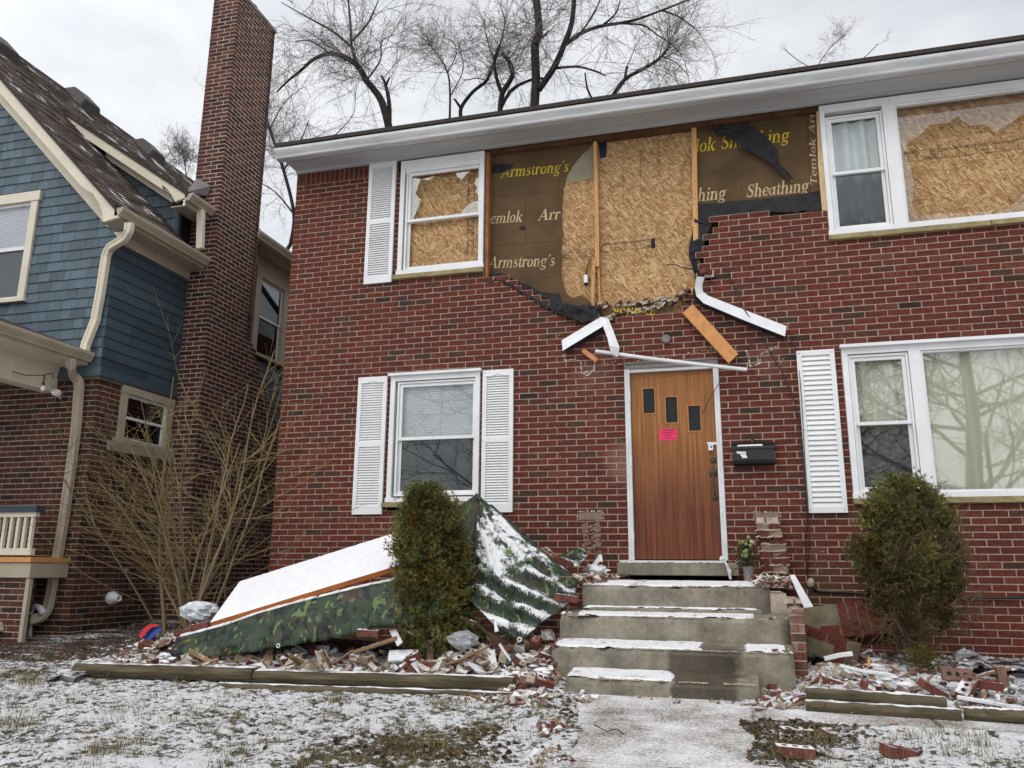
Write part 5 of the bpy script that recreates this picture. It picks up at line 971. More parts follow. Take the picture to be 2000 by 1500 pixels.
b = NB('dead_leaves'); mb.build('leaf_litter', b.fin(b.ramp(b.attr(), [(0, S(48, 34, 28)), (.5, S(86, 58, 42)), (.85, S(128, 84, 56)), (1, S(150, 118, 90))]), .85, .2), None, kind='stuff')
mb = MB()   # torn up clods of soil in the bare patches
for (u, v, ru, rv, n) in [(850, 1462, 150, 26, 260), (940, 1430, 70, 14, 90), (1520, 1452, 95, 32, 330), (1480, 1416, 60, 16, 150), (1580, 1440, 90, 26, 160), (1085, 1400, 40, 40, 60), (760, 1440, 60, 20, 60)]:
    for i in range(n):
        p = FZ(random.gauss(u, ru*.5), random.gauss(v, rv*.5), .14); z = float(snow_at(p[0], p[1])[1]); r = random.uniform(.006, .028)
        Q = Matrix.Rotation(random.uniform(0, 6.28), 3, 'Z') @ Matrix.Rotation(random.uniform(-.5, .5), 3, 'X'); c = np.array([p[0], p[1], z+r*.2]); V = [c+np.array(Q @ Vector((a*r*random.uniform(.6, 1.2), b_*r*random.uniform(.6, 1.2), d*r*random.uniform(.4, .8)))) for a, b_, d in ((1, 0, 0), (-1, 0, 0), (0, 1, 0), (0, -1, 0), (0, 0, 1), (0, 0, -1))]
        mb.add(V, [(0, 2, 4), (2, 1, 4), (1, 3, 4), (3, 0, 4), (2, 0, 5), (1, 2, 5), (3, 1, 5), (0, 3, 5)], 0, random.random())
b = NB('soil_clods'); c = b.ramp(b.attr(), [(0, S(44, 34, 28)), (.6, S(78, 62, 48)), (1, S(104, 88, 66))]); c, f = b.snow(c, .6, 9, .6, .9); mb.build('dirt', b.fin(c, .95, .1), None, kind='stuff')
# ------------------------------------------------------------------ concrete steps
st = thing('concrete_steps', (-.55, -1.2, .2), 'worn concrete front steps dusted with snow leading up to the brown door', 'steps')
def step(x0, x1, yf, yb, z0, z1, seed, rnd=.035):
    mb = MB(); n = 90; prof = [(0, z0), (0, lerp(z0, z1, .5)), (0, z1-rnd), (rnd*.3, z1-rnd*.3), (rnd, z1), (.12, z1+.012), (.30, z1+.034), (yb-yf, z1+.034)]; P = []
    for i in range(n+1):
        x = lerp(x0, x1, i/n); row = []
        ed = min(i, n-i)/n; er = max(0, 1-ed*22)
        for k, (dy, z) in enumerate(prof):
            q = (fbm(np.array([x*7+k*.6]), np.array([z*9.+seed]), seed, 4)[0]-.5); chip = max(0, fbm(np.array([x*5.]), np.array([seed*3.3]), seed+9, 3)[0]-.62)*.12 if k in (2, 3, 4) else 0
            row.append((x, yf+dy+q*.016+chip+er*er*.05*(k < 5), z+q*.008*(k > 2)-chip*.8-er*er*.03*(k in (2, 3, 4))))
        P.append(row)
    mb.grid(P); 
    for i in (0, n): mb.face([p for p in P[i]]+[(P[i][0][0], yb, z0)])
    return mb.build('step', m_conc, st, smooth=False)
STEPS = [(-1.335, .245, -1.45, .0, .60, .982), (-1.48, .365, -1.73, -.6, .4, .738), (-1.475, .365, -2.07, -1.5, .2, .516), (-1.30, .10, -2.40, -1.9, .05, .325)]
for i, s_ in enumerate(STEPS): step(*s_, seed=i+3)
step(-1.31, .22, -1.50, -1.40, .7, .800, 17, .012)
def snow_patch(mb, x0, x1, y0, y1, z, seed, th=.007, cell=.010, soft=.09, thr=.32):
    nx, ny = int((x1-x0)/cell)+2, max(5, int((y1-y0)/cell)+2); X, Y = np.meshgrid(np.linspace(x0, x1, nx), np.linspace(y0, y1, ny), indexing='ij')
    e = np.minimum(np.minimum(X-x0, x1-X)/soft, np.minimum((Y-y0)/(soft*.35), (y1-Y)/(soft*.35))); m = np.clip(e, 0, 1)*.75+fbm(X*9, Y*9, seed, 5)*1.1+.7*(fbm(X*2.5, Y*2.5, seed+7, 2)-.5)-.62-thr
    Z = z+.115*np.minimum(Y-y0, .3)-.008+(.008+th)*np.clip(m*3, 0, 1)+.004*(fbm(X*40, Y*40, seed+3, 2)-.5); mb.grid(np.stack([X, Y, Z], -1))
mb = MB(); ux = lambda u, v, y: F(u, v, y)[0]
snow_patch(mb, -1.31, .17, -1.425, -1.10, .984, 1, thr=.1); snow_patch(mb, -1.31, .16, -1.495, -1.445, .801, 2, thr=-.2); snow_patch(mb, -1.33, .10, -1.695, -1.50, .742, 3, thr=-.15)
snow_patch(mb, -1.45, ux(1372, 1265, -2.05), -2.035, -1.74, .520, 4, thr=-.15); snow_patch(mb, ux(1455, 1275, -2.05), .31, -2.035, -1.76, .520, 5, thr=-.05); snow_patch(mb, -1.28, ux(1318, 1332, -2.35), -2.365, -2.08, .330, 6, thr=-.12)
mb.build('snow', m_snowd, st, smooth=True)
# ------------------------------------------------------------------ broken brick pier and cheek wall
pr = thing('brick_pier', (.3, -.1, .98), 'broken brick pier stub standing right of the brown door under a white mortar outline', 'pier')
mb = MB(); z = 1.64; rg = random.Random(4); r = 0
xl, xr_ = F(1478, 1020, -.05)[0], F(1524, 1020, -.05)[0]
while z > .96:
    t = (1.64-z)/.68; pj = lerp(.07, .38, t)+rg.uniform(-.03, .03); e = .075*t; zb = z-.0683; cut = xl+(xr_+e-xl)*(.45+rg.uniform(-.09, .09)); L0 = xl+.03*t+rg.uniform(-.012, .012); R0 = xr_+e+rg.uniform(-.025, .02)
    for a, b_, side in ((L0, cut-.008, 0), (cut+.008, R0, 1)):
        mt = 1 if t < .05 else (0 if rg.random() < (.85 if side == 0 else .55) else 2); yy = -pj+rg.uniform(-.02, .03)+(.03 if mt == 2 else 0)
        mb.hexa([(a, yy, zb+.012), (b_, yy+rg.uniform(-.015, .015), zb+.012), (b_, .0, zb+.012), (a, .0, zb+.012), (a+rg.uniform(0, .008), yy+rg.uniform(0, .012), z-.002), (b_-rg.uniform(0, .01), yy+rg.uniform(0, .012), z-.002), (b_, .0, z-.002), (a, .0, z-.002)], mt, rg.uniform(.1, .95))
    mb.box(L0+.012, R0-.012, -pj+.03, 0, zb-.002, zb+.068, 2)
    for k in range(16): w_m = rg.uniform(.01, .028); c = np.array([rg.uniform(L0, R0), -pj+rg.uniform(-.006, .016), zb+.006+rg.uniform(-.004, .006)]); mb.obox(c, (w_m, 0, w_m*.15), (0, .012, 0), (0, 0, rg.uniform(.003, .007)), 1)
    z -= .0683; r += 1
mb.build('pier_bricks', [m_brick, m_mortar2, m_scar], pr)
cw = thing('brick_cheek_wall', (.43, -1.2, .2), 'low broken brick cheek wall along the right flank of the concrete steps', 'low wall')
mb = MB(); bricks(mb, (0, -1.76, 0), (1, 0, 0), (0, -1, 0), .37, .475, .15, .80, .213, .068, .1); bricks(mb, (.475, 0, 0), (0, 1, 0), (1, 0, 0), -1.76, -.35, .15, .83, .213, .068, .1); mb.box(.37, .47, -1.7, -.35, .15, .82, 1)
for i in range(40): c = np.array([rg.uniform(.27, .47), rg.uniform(-1.7, -.4), .83+rg.uniform(0, .05)]); s_ = rg.uniform(.01, .035); mb.obox(c, Vector((s_, s_*.3, 0)), Vector((-s_*.2, s_*.7, .1*s_)), (0, 0, s_*.5), rg.choice([0, 1, 1]), rg.random())
mb.box(.24, .37, -1.4, -.3, .6, .93, 1); mb.build('bricks', [m_brickd, m_mortar2], cw)
m_oldc = plain('dirty_concrete', S(112, 102, 84), .35, 6, .95, .5, 60)
def chunk(name, c, R, dims, nb_, label, core_front=None):
    """a lump of masonry: mortared bricks round a concrete core"""
    X, Yv, Zv = [np.array(R.col[i]) for i in range(3)]; L, Wd, Hh = dims; o = thing(name, c, label, 'masonry chunk', 'fallen masonry chunks'); c = np.asarray(c, float); mb = MB(); mb.obox(c, X*L/2, Yv*Wd/2, Zv*Hh/2); mb.build('concrete_core', m_oldc, o, bevel=.012)
    mb = MB()
    for (a0, a1, b0, b1) in nb_: 
        q = c+X*(a0+a1)/2*L+Zv*(b0+b1)/2*Hh; mb.obox(q+Yv*0, X*((a1-a0)*L/2-.005), Yv*(Wd/2+.006), Zv*((b1-b0)*Hh/2-.004+(.006 if b1 > .49 or b0 < -.49 else 0)), 0, rg.uniform(.3, .8))
    mb.build('brick_face', [m_brick, m_mortar], o); return o
R = Matrix.Rotation(-.10, 3, 'Z') @ Matrix.Rotation(-.13, 3, 'Y') @ Matrix.Rotation(-.30, 3, 'X')
chunk('masonry_chunk', F(1650, 1221, -.85), R, (.86, .36, .28), [(-.04+.09*i, -.04+.09*(i+1), -.5+(.0 if i % 2 else .45), .5) for i in range(6)]+[(-.04+.09*i, -.04+.09*(i+1), -.5, -.06) for i in (0, 2, 4)]+[(-.24, -.05, -.5, -.14)], 'large fallen masonry chunk with rows of bricks at its right end, right of the steps')
R = Matrix.Rotation(-.55, 3, 'Z') @ Matrix.Rotation(.26, 3, 'Y') @ Matrix.Rotation(-.12, 3, 'X')
chunk('masonry_chunk', F(1606, 1258, -1.15), R, (.52, .26, .20), [(-.5+i*.333, -.5+(i+1)*.333-.01, .22, .5) for i in range(3)]+[(.3, .5, -.5, .2)], 'smaller tilted masonry chunk capped with bricks, leaning against the low cheek wall')
# ------------------------------------------------------------------ landscape timbers
b = NB('mossy_timber'); v = b.coord('Object', (1.2, 14, 14)); n = b.noise(v, 2, 5, .6); c = b.ramp(n, [(.3, S(54, 48, 38)), (.55, S(88, 80, 62)), (.75, S(112, 100, 80))]); c, f = b.snow(c, .43, 4, .80, .93); b.bump(n, .5, .008); m_timb = b.fin(c, .9, .2)
def timber(p, q, r, label, y2=None, snowy=True):
    p, q = np.asarray(p, float), np.asarray(q, float); d = unit(q-p); n = 40; rows = []; Yv = unit(np.cross((0, 0, 1), d)); m = 14
    for i in range(n+1):
        c = lerp(p, q, i/n); er = .93 if i in (0, n) else 1
        rows.append([c+Yv*r*er*math.cos(2*math.pi*j/m)*1.05+np.array([0, 0, 1])*max(-.78, min(.80, math.sin(2*math.pi*j/m)))*r*er+unit(np.array([0, math.cos(j), math.sin(j)]))*.010*float(fbm(np.array([i*.5+p[0]]), np.array([j*.5+p[0]*3]), 3, 3)[0]-.5)*2 for j in range(m)])
    mb = MB(); mb.sweep(None, rows); t = mb.build('landscape_timber', m_timb, None, loc=p, label=label, cat='timber', group='landscape timbers edging the beds'); return t
def gt(u, v, r, dz=0.): p = FZ(u, v, .205); p = FZ(u, v, float(g0(p[0], p[1]))+.02); p[2] += r*.78+dz; return p
timber(gt(150, 1319, .066), gt(497, 1330, .066), .068, 'landscape timber under the lower left corner of the camouflage tarp'); timber(gt(500, 1334, .066), gt(1004, 1350, .066), .066, 'landscape timber in front of the rubble between the tarp and the steps')
p_, q_ = gt(430, 1340, .03, -.03), gt(1000, 1360, .03, -.03); timber(p_, q_, .045, 'half buried lower timber beneath the rubble left of the steps')
a_, b_ = gt(1574, 1384, .05, -.02), gt(1877, 1404, .05, -.02); timber(a_, b_, .05, 'lower landscape timber right of the steps, bearing the cracked one'); timber(a_+[.01, .06, .078], b_+[-.06, .08, .062], .046, 'upper landscape timber right of the steps, cracked and mossy')
timber(gt(1884, 1402, .055, -.02), gt(2080, 1418, .055, .0), .052, 'landscape timber running out of the picture at the far right')
# ------------------------------------------------------------------ snowed-over panel resting on the tarp
pn = thing('wooden_panel', F(440, 1190, -1.4), 'large wooden panel covered in snow, lying aslant on the camouflage tarp', 'panel')
A = F(410, 1216, -1.72); B = F(782, 1103, -1.72); D_ = F(468, 1136, -.9); Cc = B+(D_-A); nrm = unit(np.cross(B-A, D_-A)); mb = MB(); mb.prism([A, B, Cc, D_], -nrm*.045)
mb.build('panel_board', plain('orange_wood_edge', S(168, 98, 44), .2, 5, .6, .2, 30), pn)
n = 60; P = []
for i in range(n+1):
    row = []
    for j in range(31):
        s_, t = i/n, j/30; p = lerp(lerp(A, B, s_), lerp(D_, Cc, s_), t); e = min(i, n-i, 2*j, 2*(30-j)); row.append(p+nrm*((.010+.006*float(fbm(np.array([s_*60.]), np.array([t*30.]), 5, 2)[0])) if e > 0 else .0005))
    P.append(row)
mb = MB(); mb.grid(P); mb.build('snow', m_snow, pn, smooth=True)
# ------------------------------------------------------------------ tarps
def grommet(mb, c, nrm_=(0, -1, 0), r=.016): mb.tube([np.asarray(c)+r*np.array([math.cos(a), 0, math.sin(a)])+np.array([0, -.006, 0]) for a in np.linspace(0, 6.3, 13)], .005, 5, 0)
tp = thing('camouflage_tarp', F(560, 1230, -1.8), 'camouflage tarp hanging like a skirt below the snowy wooden panel', 'tarp')
top = [(344, 1246), (400, 1232), (450, 1218), (505, 1198), (600, 1172), (700, 1148), (772, 1133), (840, 1118), (900, 1110)]; bot = [(336, 1291), (420, 1284), (480, 1275), (545, 1264), (620, 1253), (690, 1241), (730, 1226), (770, 1224), (880, 1200)]
n = 80
def rs(pts, y): q = np.array([F(u, v, y) for u, v in pts]); d = np.r_[0, np.cumsum(np.linalg.norm(np.diff(q, axis=0), axis=1))]; t = np.linspace(0, d[-1], n); return np.stack([np.interp(t, d, q[:, k]) for k in range(3)], 1)
a, c = rs(top, -1.76), rs(bot, -1.93); rows = []
back = a.copy(); back[:, 1] = -1.2; back[:, 2] += .02; led = a.copy(); led[:, 1] += .09; led[:, 2] += .012; rows += [back, led, a]
for r_ in range(1, 13):
    t = r_/12; p = lerp(a, c, t); w = fbm(np.arange(n)*.32, np.full(n, r_*.28), 3, 3)-.5; fold = np.maximum(0, np.sin(np.arange(n)*.55+r_*.12))**3*np.clip((np.arange(n)-48)/12, 0, 1); p[:, 1] += w*.10*(.4+t)-.06*fold*t-.05*math.sin(math.pi*t)*.6; p[:, 2] += .012*(w); rows.append(p)
mb = MB(); mb.grid(rows[:3], 1); mb.grid(rows[2:], 0); mb.build('sheet', [m_camo, m_camosnow], tp, smooth=True, solid=.002)
mb = MB(); rg2 = random.Random(17)
for i in range(2, 62):   # snow lying along the upper hem
    if rg2.random() < .18: continue
    c = lerp(led[i], a[i], .55)+[0, 0, .006]; mb.obox(c, Vector((.034, 0, .010)), (0, rg2.uniform(.018, .04), 0), (0, 0, rg2.uniform(.006, .014)))
mb.build('snow', m_snow, tp, bevel=.006)
mb = MB(); grommet(mb, F(339, 1289, -1.955)); grommet(mb, F(544, 1261, -1.965)); mb.build('grommet', m_white, tp)
ct = thing('camouflage_tarp', F(1000, 1150, -1.4), 'snow covered camouflage tarp draped in a peak beside the concrete steps', 'tarp')
apex = F(931, 963, -1.0)
ring_ = [(850, 1000, -.7), (850, 1080, -.95), (872, 1112, -1.4), (898, 1132, -1.66), (925, 1178, -1.8), (968, 1226, -1.88), (1017, 1253, -1.92), (1060, 1214, -1.78), (1094, 1192, -1.62), (1122, 1166, -1.42), (1130, 1136, -1.2), (1082, 1096, -.92), (1012, 1030, -.78), (960, 985, -.7)]
RP = np.array([F(*p) for p in ring_]); m = 150; tt = np.linspace(0, len(RP)-1, m); P0 = np.stack([np.interp(tt, np.arange(len(RP)), RP[:, k]) for k in range(3)], 1); rows = []; SN = []; an = tt; nd = unit(np.array([.25, -.8, .55])); fr = np.exp(-((an-6.4)/3.6)**4)
for r_ in range(0, 61):
    t = r_/60; p = apex*(1-t)+P0*t; p[:, 2] -= math.sin(math.pi*t)*.045
    low = np.clip((t-.56)/.12, 0, 1)*fr; ph = 2*math.pi*(p[:, 2]+.33*p[:, 0])/.15+7*(fbm(p[:, 0]*2.1+9, p[:, 2]*2.1+4, 29, 3)-.5); endk = np.clip((1.03-t)*8, 0, 1)
    ridge = .07*np.exp(-((an-4.3)/.55)**2)*t**.6*np.clip((.75-t)*5, 0, 1)-.05*np.exp(-((an-3.3)/.5)**2)*t+.045*np.exp(-((an-9.6)/.5)**2)*t
    w = fbm(an*1.5+3, np.full(m, t*4.), 13, 4)-.5; w2 = fbm(an*5+3, np.full(m, t*11.), 19, 3)-.5
    p += nd*(ridge+w*.10*t**.5*endk+w2*.035*t**.5*endk+np.sin(ph)*.045*low*endk+.06*fr*math.sin(math.pi*t))[:, None]; rows.append(p)
    cen = np.clip((an-3.9)/.5, 0, 1)*np.clip((10.2-an)/.8, 0, 1)*np.clip((t-.10)/.18, 0, 1); body = .26+.35*cen
    SN.append(np.where(low > .3, .42-.24*np.cos(ph+.6)*low, body)+.5*w)
mb = MB()
for i in range(60):
    for j in range(m-1): mb.face([rows[i][j], rows[i][j+1], rows[i+1][j+1], rows[i+1][j]], 0, float(np.clip((SN[i][j]+SN[i+1][j+1])/2, 0, 1)))
o = mb.build('sheet', m_camosnow2, ct, smooth=True); bm_ = __import__('bmesh').new(); bm_.from_mesh(o.data); __import__('bmesh').ops.remove_doubles(bm_, verts=bm_.verts, dist=1e-5); bm_.to_mesh(o.data); bm_.free()
md = o.modifiers.new('solid', 'SOLIDIFY'); md.thickness = .002
mb = MB(); grommet(mb, F(1015, 1249, -1.98)); mb.build('grommet', m_white, ct)
o = thing('camouflage_tarp', F(1120, 1095, -.7), 'small crumpled corner of camouflage tarp heaped on rubble left of the door sill', 'tarp')
mb = MB(); ribbon(mb, [(1082, 1092), (1096, 1082), (1112, 1078), (1124, 1070), (1136, 1070), (1145, 1078)], [(1090, 1112), (1104, 1106), (1118, 1104), (1130, 1108), (1140, 1098), (1146, 1088)], -.7, -.95, 30, 10, .05, 12, .01); mb.build('sheet', m_camosnow, o, smooth=True, solid=.002)
mb = MB(); rg = random.Random(44)   # gritty crust of mortar crumbs along the nosings
for (x0, x1, yf, yb, z0, z1) in STEPS:
    for i in range(420):
        x = rg.uniform(x0+.01, x1-.01)
        if fbm(np.array([x*6.]), np.array([z1*9.]), 3, 3)[0] < .47: continue
        r = rg.uniform(.0015, .006)*(1.6 if rg.random() < .08 else 1); c = np.array([x, yf+abs(rg.gauss(.012, .014)), z1+.001]); mb.obox(c, Vector((r, r*.2, 0)), Vector((-r*.2, r*.8, 0)), (0, 0, r*.6), 0, rg.random())
mb.build('crumbs', plain('mortar_dust', S(178, 166, 146), .25, 30, .95, .2, 80), st, kind='stuff')
# ------------------------------------------------------------------ loose bricks, boards, bags
BR = [m_brickd, m_mortar2, m_ink]; BRS = [mk_brick('snow_capped_brick', [(0, S(92, 74, 66)), (1, S(130, 84, 72))], snow=(.34, 5, .35, .6)), m_mortar2, m_ink]
def loose(u, v, y, rz, ry, rx, label, a=.6, L=.2, name='loose_brick', Hh=.058, Wd=.092, mortar=False, seed=0):
    c = F(u, v, y); R = Matrix.Rotation(rz, 3, 'Z') @ Matrix.Rotation(ry, 3, 'Y') @ Matrix.Rotation(rx, 3, 'X'); mb = MB(); rubblebrick(mb, c, R, L, Wd, Hh, 0, a, True, .09, seed)
    X, Yv, Zv = [np.array(R.col[i]) for i in range(3)]
    if mortar:
        rg = random.Random(seed)
        for i in range(7): mb.obox(c+X*rg.uniform(-.4, .4)*L+Yv*rg.choice([-.5, .5])*Wd+Zv*rg.uniform(-.4, .5)*Hh, X*rg.uniform(.015, .045), Yv*rg.uniform(.004, .012), Zv*rg.uniform(.008, .022), 1)
    return mb.build(name, BRS if 'snow' in label.split(' ')[0] else BR, None, loc=c, label=label, cat='brick', group='loose bricks in the rubble', bevel=.004)
k = 0
for (u, v, y, rz, ry, rx, a, mo, lab) in [
 (634, 1292, -2.12, .5, 1.05, .2, .95, 1, 'mortar crusted brick tilted steeply against the left timber'),
 (720, 1236, -1.95, .1, .03, .06, .7, 0, 'snow topped brick lying under the tarp hem left of the green evergreen'),
 (705, 1286, -1.95, -.1, .08, .1, .98, 1, 'tan mortar faced brick lying left of the white siding pieces'),
 (806, 1283, -1.95, .2, -.5, .3, .55, 0, 'deep red brick propped at a slant over the white siding pieces'),
 (832, 1297, -2.02, .12, -.02, .05, .7, 0, 'bright red brick lying flat on the timber under the green evergreen'),
 (842, 1272, -1.9, .2, 1.5, .1, .9, 0, 'pale pink brick standing on end behind the bright red flat one'),
 (905, 1282, -1.93, 1.1, -.5, .4, .97, 1, 'tan crusted brick slanting right of the clear plastic bag'),
 (938, 1284, -1.96, .9, .4, .5, .96, 1, 'mortar caked brick half buried beside the round black disc'),
 (1106, 1168, -1.55, .75, .12, .1, .85, 0, 'snow topped brick weighing down the tarp edge beside the steps'),
 (1100, 1096, -.95, .2, .3, .2, .6, 0, 'red brick at the top of the heap beside the small crumpled tarp'),
 (1073, 1084, -.9, -.4, .5, .2, .9, 0, 'pale brick poking out of the draped tarp ridge'),
 (288, 1260, -1.65, .3, .2, .3, .6, 0, 'reddish brick at the left end of the rubble below the red and blue cloth'),
 (312, 1262, -1.7, -.5, -.4, .3, .97, 1, 'tan brick right of the reddish one at the left rubble end'),
 (362, 1234, -1.6, .05, -.22, .1, .55, 0, 'red brick jammed against the foot of the snowy panel'),
 (393, 1222, -1.58, .05, -.22, .1, .65, 0, 'red brick under the lower corner of the snowy panel'),
 (1064, 1330, -2.45, .4, .3, .5, .6, 0, 'broken red brick on the heap at the foot of the steps, left side'),
 (1072, 1348, -2.55, 1.2, -.4, .3, .5, 0, 'dark red brick fragment below the heap left of the bottom step'),
 (1040, 1326, -2.4, .1, .1, .2, .99, 1, 'pale tan stone block in the heap left of the bottom step'),
 (1868, 1318, -1.9, .05, .05, 1.3, .85, 0, 'cored brick on its side right of the browning evergreen'),
 (1955, 1320, -1.75, .3, 1.4, .2, .9, 0, 'tan brick standing upright on the right hand bed'),
 (1930, 1336, -1.95, -.4, .08, .15, .6, 0, 'red notched brick in front of the upright tan one'),
 (1888, 1343, -2.0, .8, -.6, .4, .8, 0, 'wedge of red brick leaning beside the black plastic sheet'),
 (1628, 1332, -1.95, .2, .3, .2, .7, 0, 'red brick in the snowy debris just right of the steps'),
 (1700, 1340, -2.05, .9, .1, .5, .6, 0, 'half brick in the snow above the cracked timber'),
 (1822, 1346, -2.05, .4, .5, .3, .65, 0, 'broken red brick in front of the browning evergreen'),
 (1556, 1432, -3.15, .3, .05, .05, .75, 0, 'snow capped brick lying in the torn up soil by the walk'),
 (1553, 1468, -3.55, .1, .05, .0, .8, 0, 'snow capped brick nearest the camera on the torn up soil'),
 (1622, 1436, -3.25, 1.0, .1, .3, .5, 0, 'red brick fragment in the lawn right of the snow capped ones'),
 (1768, 1432, -3.15, -.3, .1, .2, .6, 0, 'red brick lying far out on the right lawn'),
 (1757, 1470, -3.55, .6, .2, .1, .55, 0, 'small red brick chunk at the bottom right of the lawn'),
 (700, 1180+8, -2.3, 0, 0, 0, .5, 0, None)]:
    if lab is None: continue
    if v > 1400 or (v > 1340 and u < 1300): y = FZ(u, v, .16)[1]; c_ = FZ(u, v, .16)
    k += 1; loose(u, v, y, rz, ry, rx, lab, a, .2 if k % 4 else .15, mortar=bool(mo), seed=k)
def board(name, pts, y0, y1, th, mat, label, cat, group=None, w=None):
    """flat piece from picture corners p0..p3, near edge at y0 and far edge at y1"""
    q = [F(*pts[0], y0), F(*pts[1], y0), F(*pts[2], y1), F(*pts[3], y1)]; nn = unit(np.cross(q[1]-q[0], q[3]-q[0])); mb = MB(); mb.prism(q, -nn*th); return mb.build(name, mat, None, loc=q[0], label=label, cat=cat, group=group, bevel=.002)
m_wsnow = plain('white_board', (.72, .73, .74, 1), .12, 8, .7, .2, 40, snow=(.55, 9)); m_split = plain('split_wood', S(132, 106, 80), .3, 5, .85, .3, 40, snow=(.6, 8)); m_dkw = plain('dark_wet_wood', S(70, 50, 38), .3, 6, .8, .3, 40, snow=(.58, 8))
board('siding_piece', [(757, 1290), (812, 1288), (808, 1268), (760, 1270)], -2.0, -1.9, .02, m_wsnow, 'white siding piece lying behind the deep red brick', 'siding', 'white siding pieces')
board('siding_piece', [(860, 1294), (885, 1292), (884, 1271), (863, 1272)], -1.98, -1.92, .02, m_wsnow, 'small white siding piece right of the bright red brick', 'siding', 'white siding pieces')
board('siding_piece', [(776, 1262), (786, 1254), (773, 1228), (759, 1231)], -1.98, -1.9, .012, m_wsnow, 'pointed white siding piece left of the green evergreen base', 'siding', 'white siding pieces')
board('siding_piece', [(957, 1308), (972, 1306), (966, 1268), (952, 1272)], -2.05, -1.9, .012, m_wsnow, 'snowy white siding piece standing in the rubble below the peaked tarp', 'siding', 'white siding pieces')
board('siding_piece', [(1577, 1202), (1597, 1199), (1552, 1122), (1542, 1123)], -.62, -.30, .03, m_wsnow, 'long white board leaning on the masonry chunk right of the pier', 'board')
board('wood_stick', [(966, 1234), (974, 1232), (969, 1263-32), (964, 1204)], -1.95, -1.85, .01, m_wsnow, 'white stick standing under the tarp edge', 'stick', 'loose sticks')
def stick(pts, y, r, mat, label, n=5):
    P = [F(u, v, y) for u, v in pts]; mb = MB(); mb.tube(P, r, n); return mb.build('wood_stick', mat, None, loc=P[0], label=label, cat='stick', group='loose sticks')
stick([(900, 1206), (930, 1217), (955, 1240), (972, 1270), (978, 1290)], -2.0, .012, m_dkw, 'long curved grey strip arching through the rubble under the peaked tarp'); stick([(975, 1258), (990, 1280), (1008, 1305)], -2.05, .011, m_wsnow, 'white strip sloping down to the timber left of the steps')
stick([(866, 1300), (900, 1288), (955, 1262)], -2.03, .012, m_split, 'thin brown lath crossing the tan bricks'); stick([(562, 1278), (585, 1286), (608, 1297)], -2.1, .007, m_split, 'thin straw coloured lath near the tilted brick')
stick([(690, 1275), (740, 1258), (775, 1246)], -1.95, .02, m_split, 'splintered brown wood under the tarp hem'); stick([(776, 1226), (800, 1238), (822, 1248)], -1.95, .014, m_dkw, 'dark lath at the foot of the green evergreen')
stick([(1610, 1287), (1640, 1280), (1665, 1277)], -1.5, .02, m_wsnow, 'white lath below the tilted masonry chunk'); stick([(1640, 1300), (1690, 1312), (1740, 1318)], -1.8, .014, m_wsnow, 'snowy lath in the debris right of the steps'); stick([(1870, 1362), (1930, 1372), (2010, 1388)], -2.2, .016, m_wsnow, 'long snowy lath above the far right timber'); stick([(1900, 1325), (1930, 1315), (1975, 1306)], -1.75, .014, m_split, 'brown stick leaning on the upright tan brick')
stick([(1866, 1372), (1874, 1384), (1882, 1398)], -2.48, .010, m_split, 'short broken stake at the timber joint'); stick([(1696, 1302), (1697, 1292), (1698, 1284)], -1.7, .012, m_lumber, 'tiny upright yellow stake below the browning evergreen')
stick([(1160, 1415), (1185, 1428), (1205, 1424), (1230, 1444), (1262, 1450), (1310, 1443)], FZ(1230, 1435, .16)[1], .004, m_dkw, 'thin bent wire lying on the snowy walk')
o = board('wood_board', [(1215, 1138), (1285, 1141), (1292, 1133), (1212, 1131)], -1.3, -1.0, .03, m_dkw, 'dark snowy board lying flat on the top landing below the door sill', 'board')
def crumple(name, c, r, mat, label, cat, seed, sq=.6, n=10):
    rg = np.random.default_rng(seed); mb = MB(); P = []
    for i in range(n+1):
        th = math.pi*i/n; row = []
        for j in range(16):
            ph = 2*math.pi*j/16; q = r*(1+.55*(fbm(np.array([i*.8+seed]), np.array([(j % 16)*.9]), seed, 2)[0]-.5)*2*math.sin(th)); row.append(np.asarray(c)+np.array([q*math.sin(th)*math.cos(ph)*1.25, q*math.sin(th)*math.sin(ph), q*math.cos(th)*sq]))
        P.append(row)
    mb.sweep(None, P); return mb.build(name, mat, None, loc=c, label=label, cat=cat)
b = NB('clear_plastic'); b.p.inputs['Base Color'].default_value = (.55, .56, .58, 1); b.p.inputs['Roughness'].default_value = .18; b.p.inputs['Alpha'].default_value = .55; m_plas = b.m
m_wbag = plain('white_plastic_bag', (.72, .73, .75, 1), .08, 10, .4, .2, 40); m_gwrap = plain('snowy_grey_plastic', (.5, .52, .55, 1), .3, 20, .4, .4, 40, snow=(.5, 8))
crumple('plastic_bag', F(905, 1250, -1.95), .10, m_plas, 'clear crumpled plastic bag right of the green evergreen base', 'plastic bag', 3, .75); crumple('plastic_wrap', F(390, 1195, -1.15), .15, m_gwrap, 'crumpled snowy plastic wrap at the left foot of the snowy panel', 'plastic wrap', 4, .7)
crumple('plastic_bag', F(1163, 1113, -.75), .09, m_wbag, 'white crumpled plastic bag left of the door sill', 'plastic bag', 6, .6)
o = thing('plastic_strip', F(1418, 1105, -.14), 'pale torn plastic strip hanging over the right end of the door sill', 'plastic strip'); mb = MB(); ribbon(mb, [(1405, 1093), (1408, 1084), (1412, 1092), (1420, 1112), (1424, 1130)], [(1413, 1099), (1418, 1094), (1420, 1100), (1428, 1114), (1429, 1132)], -.15, -.16, 16, 4, .01, 3); mb.build('strip', m_wbag, o, solid=.002)
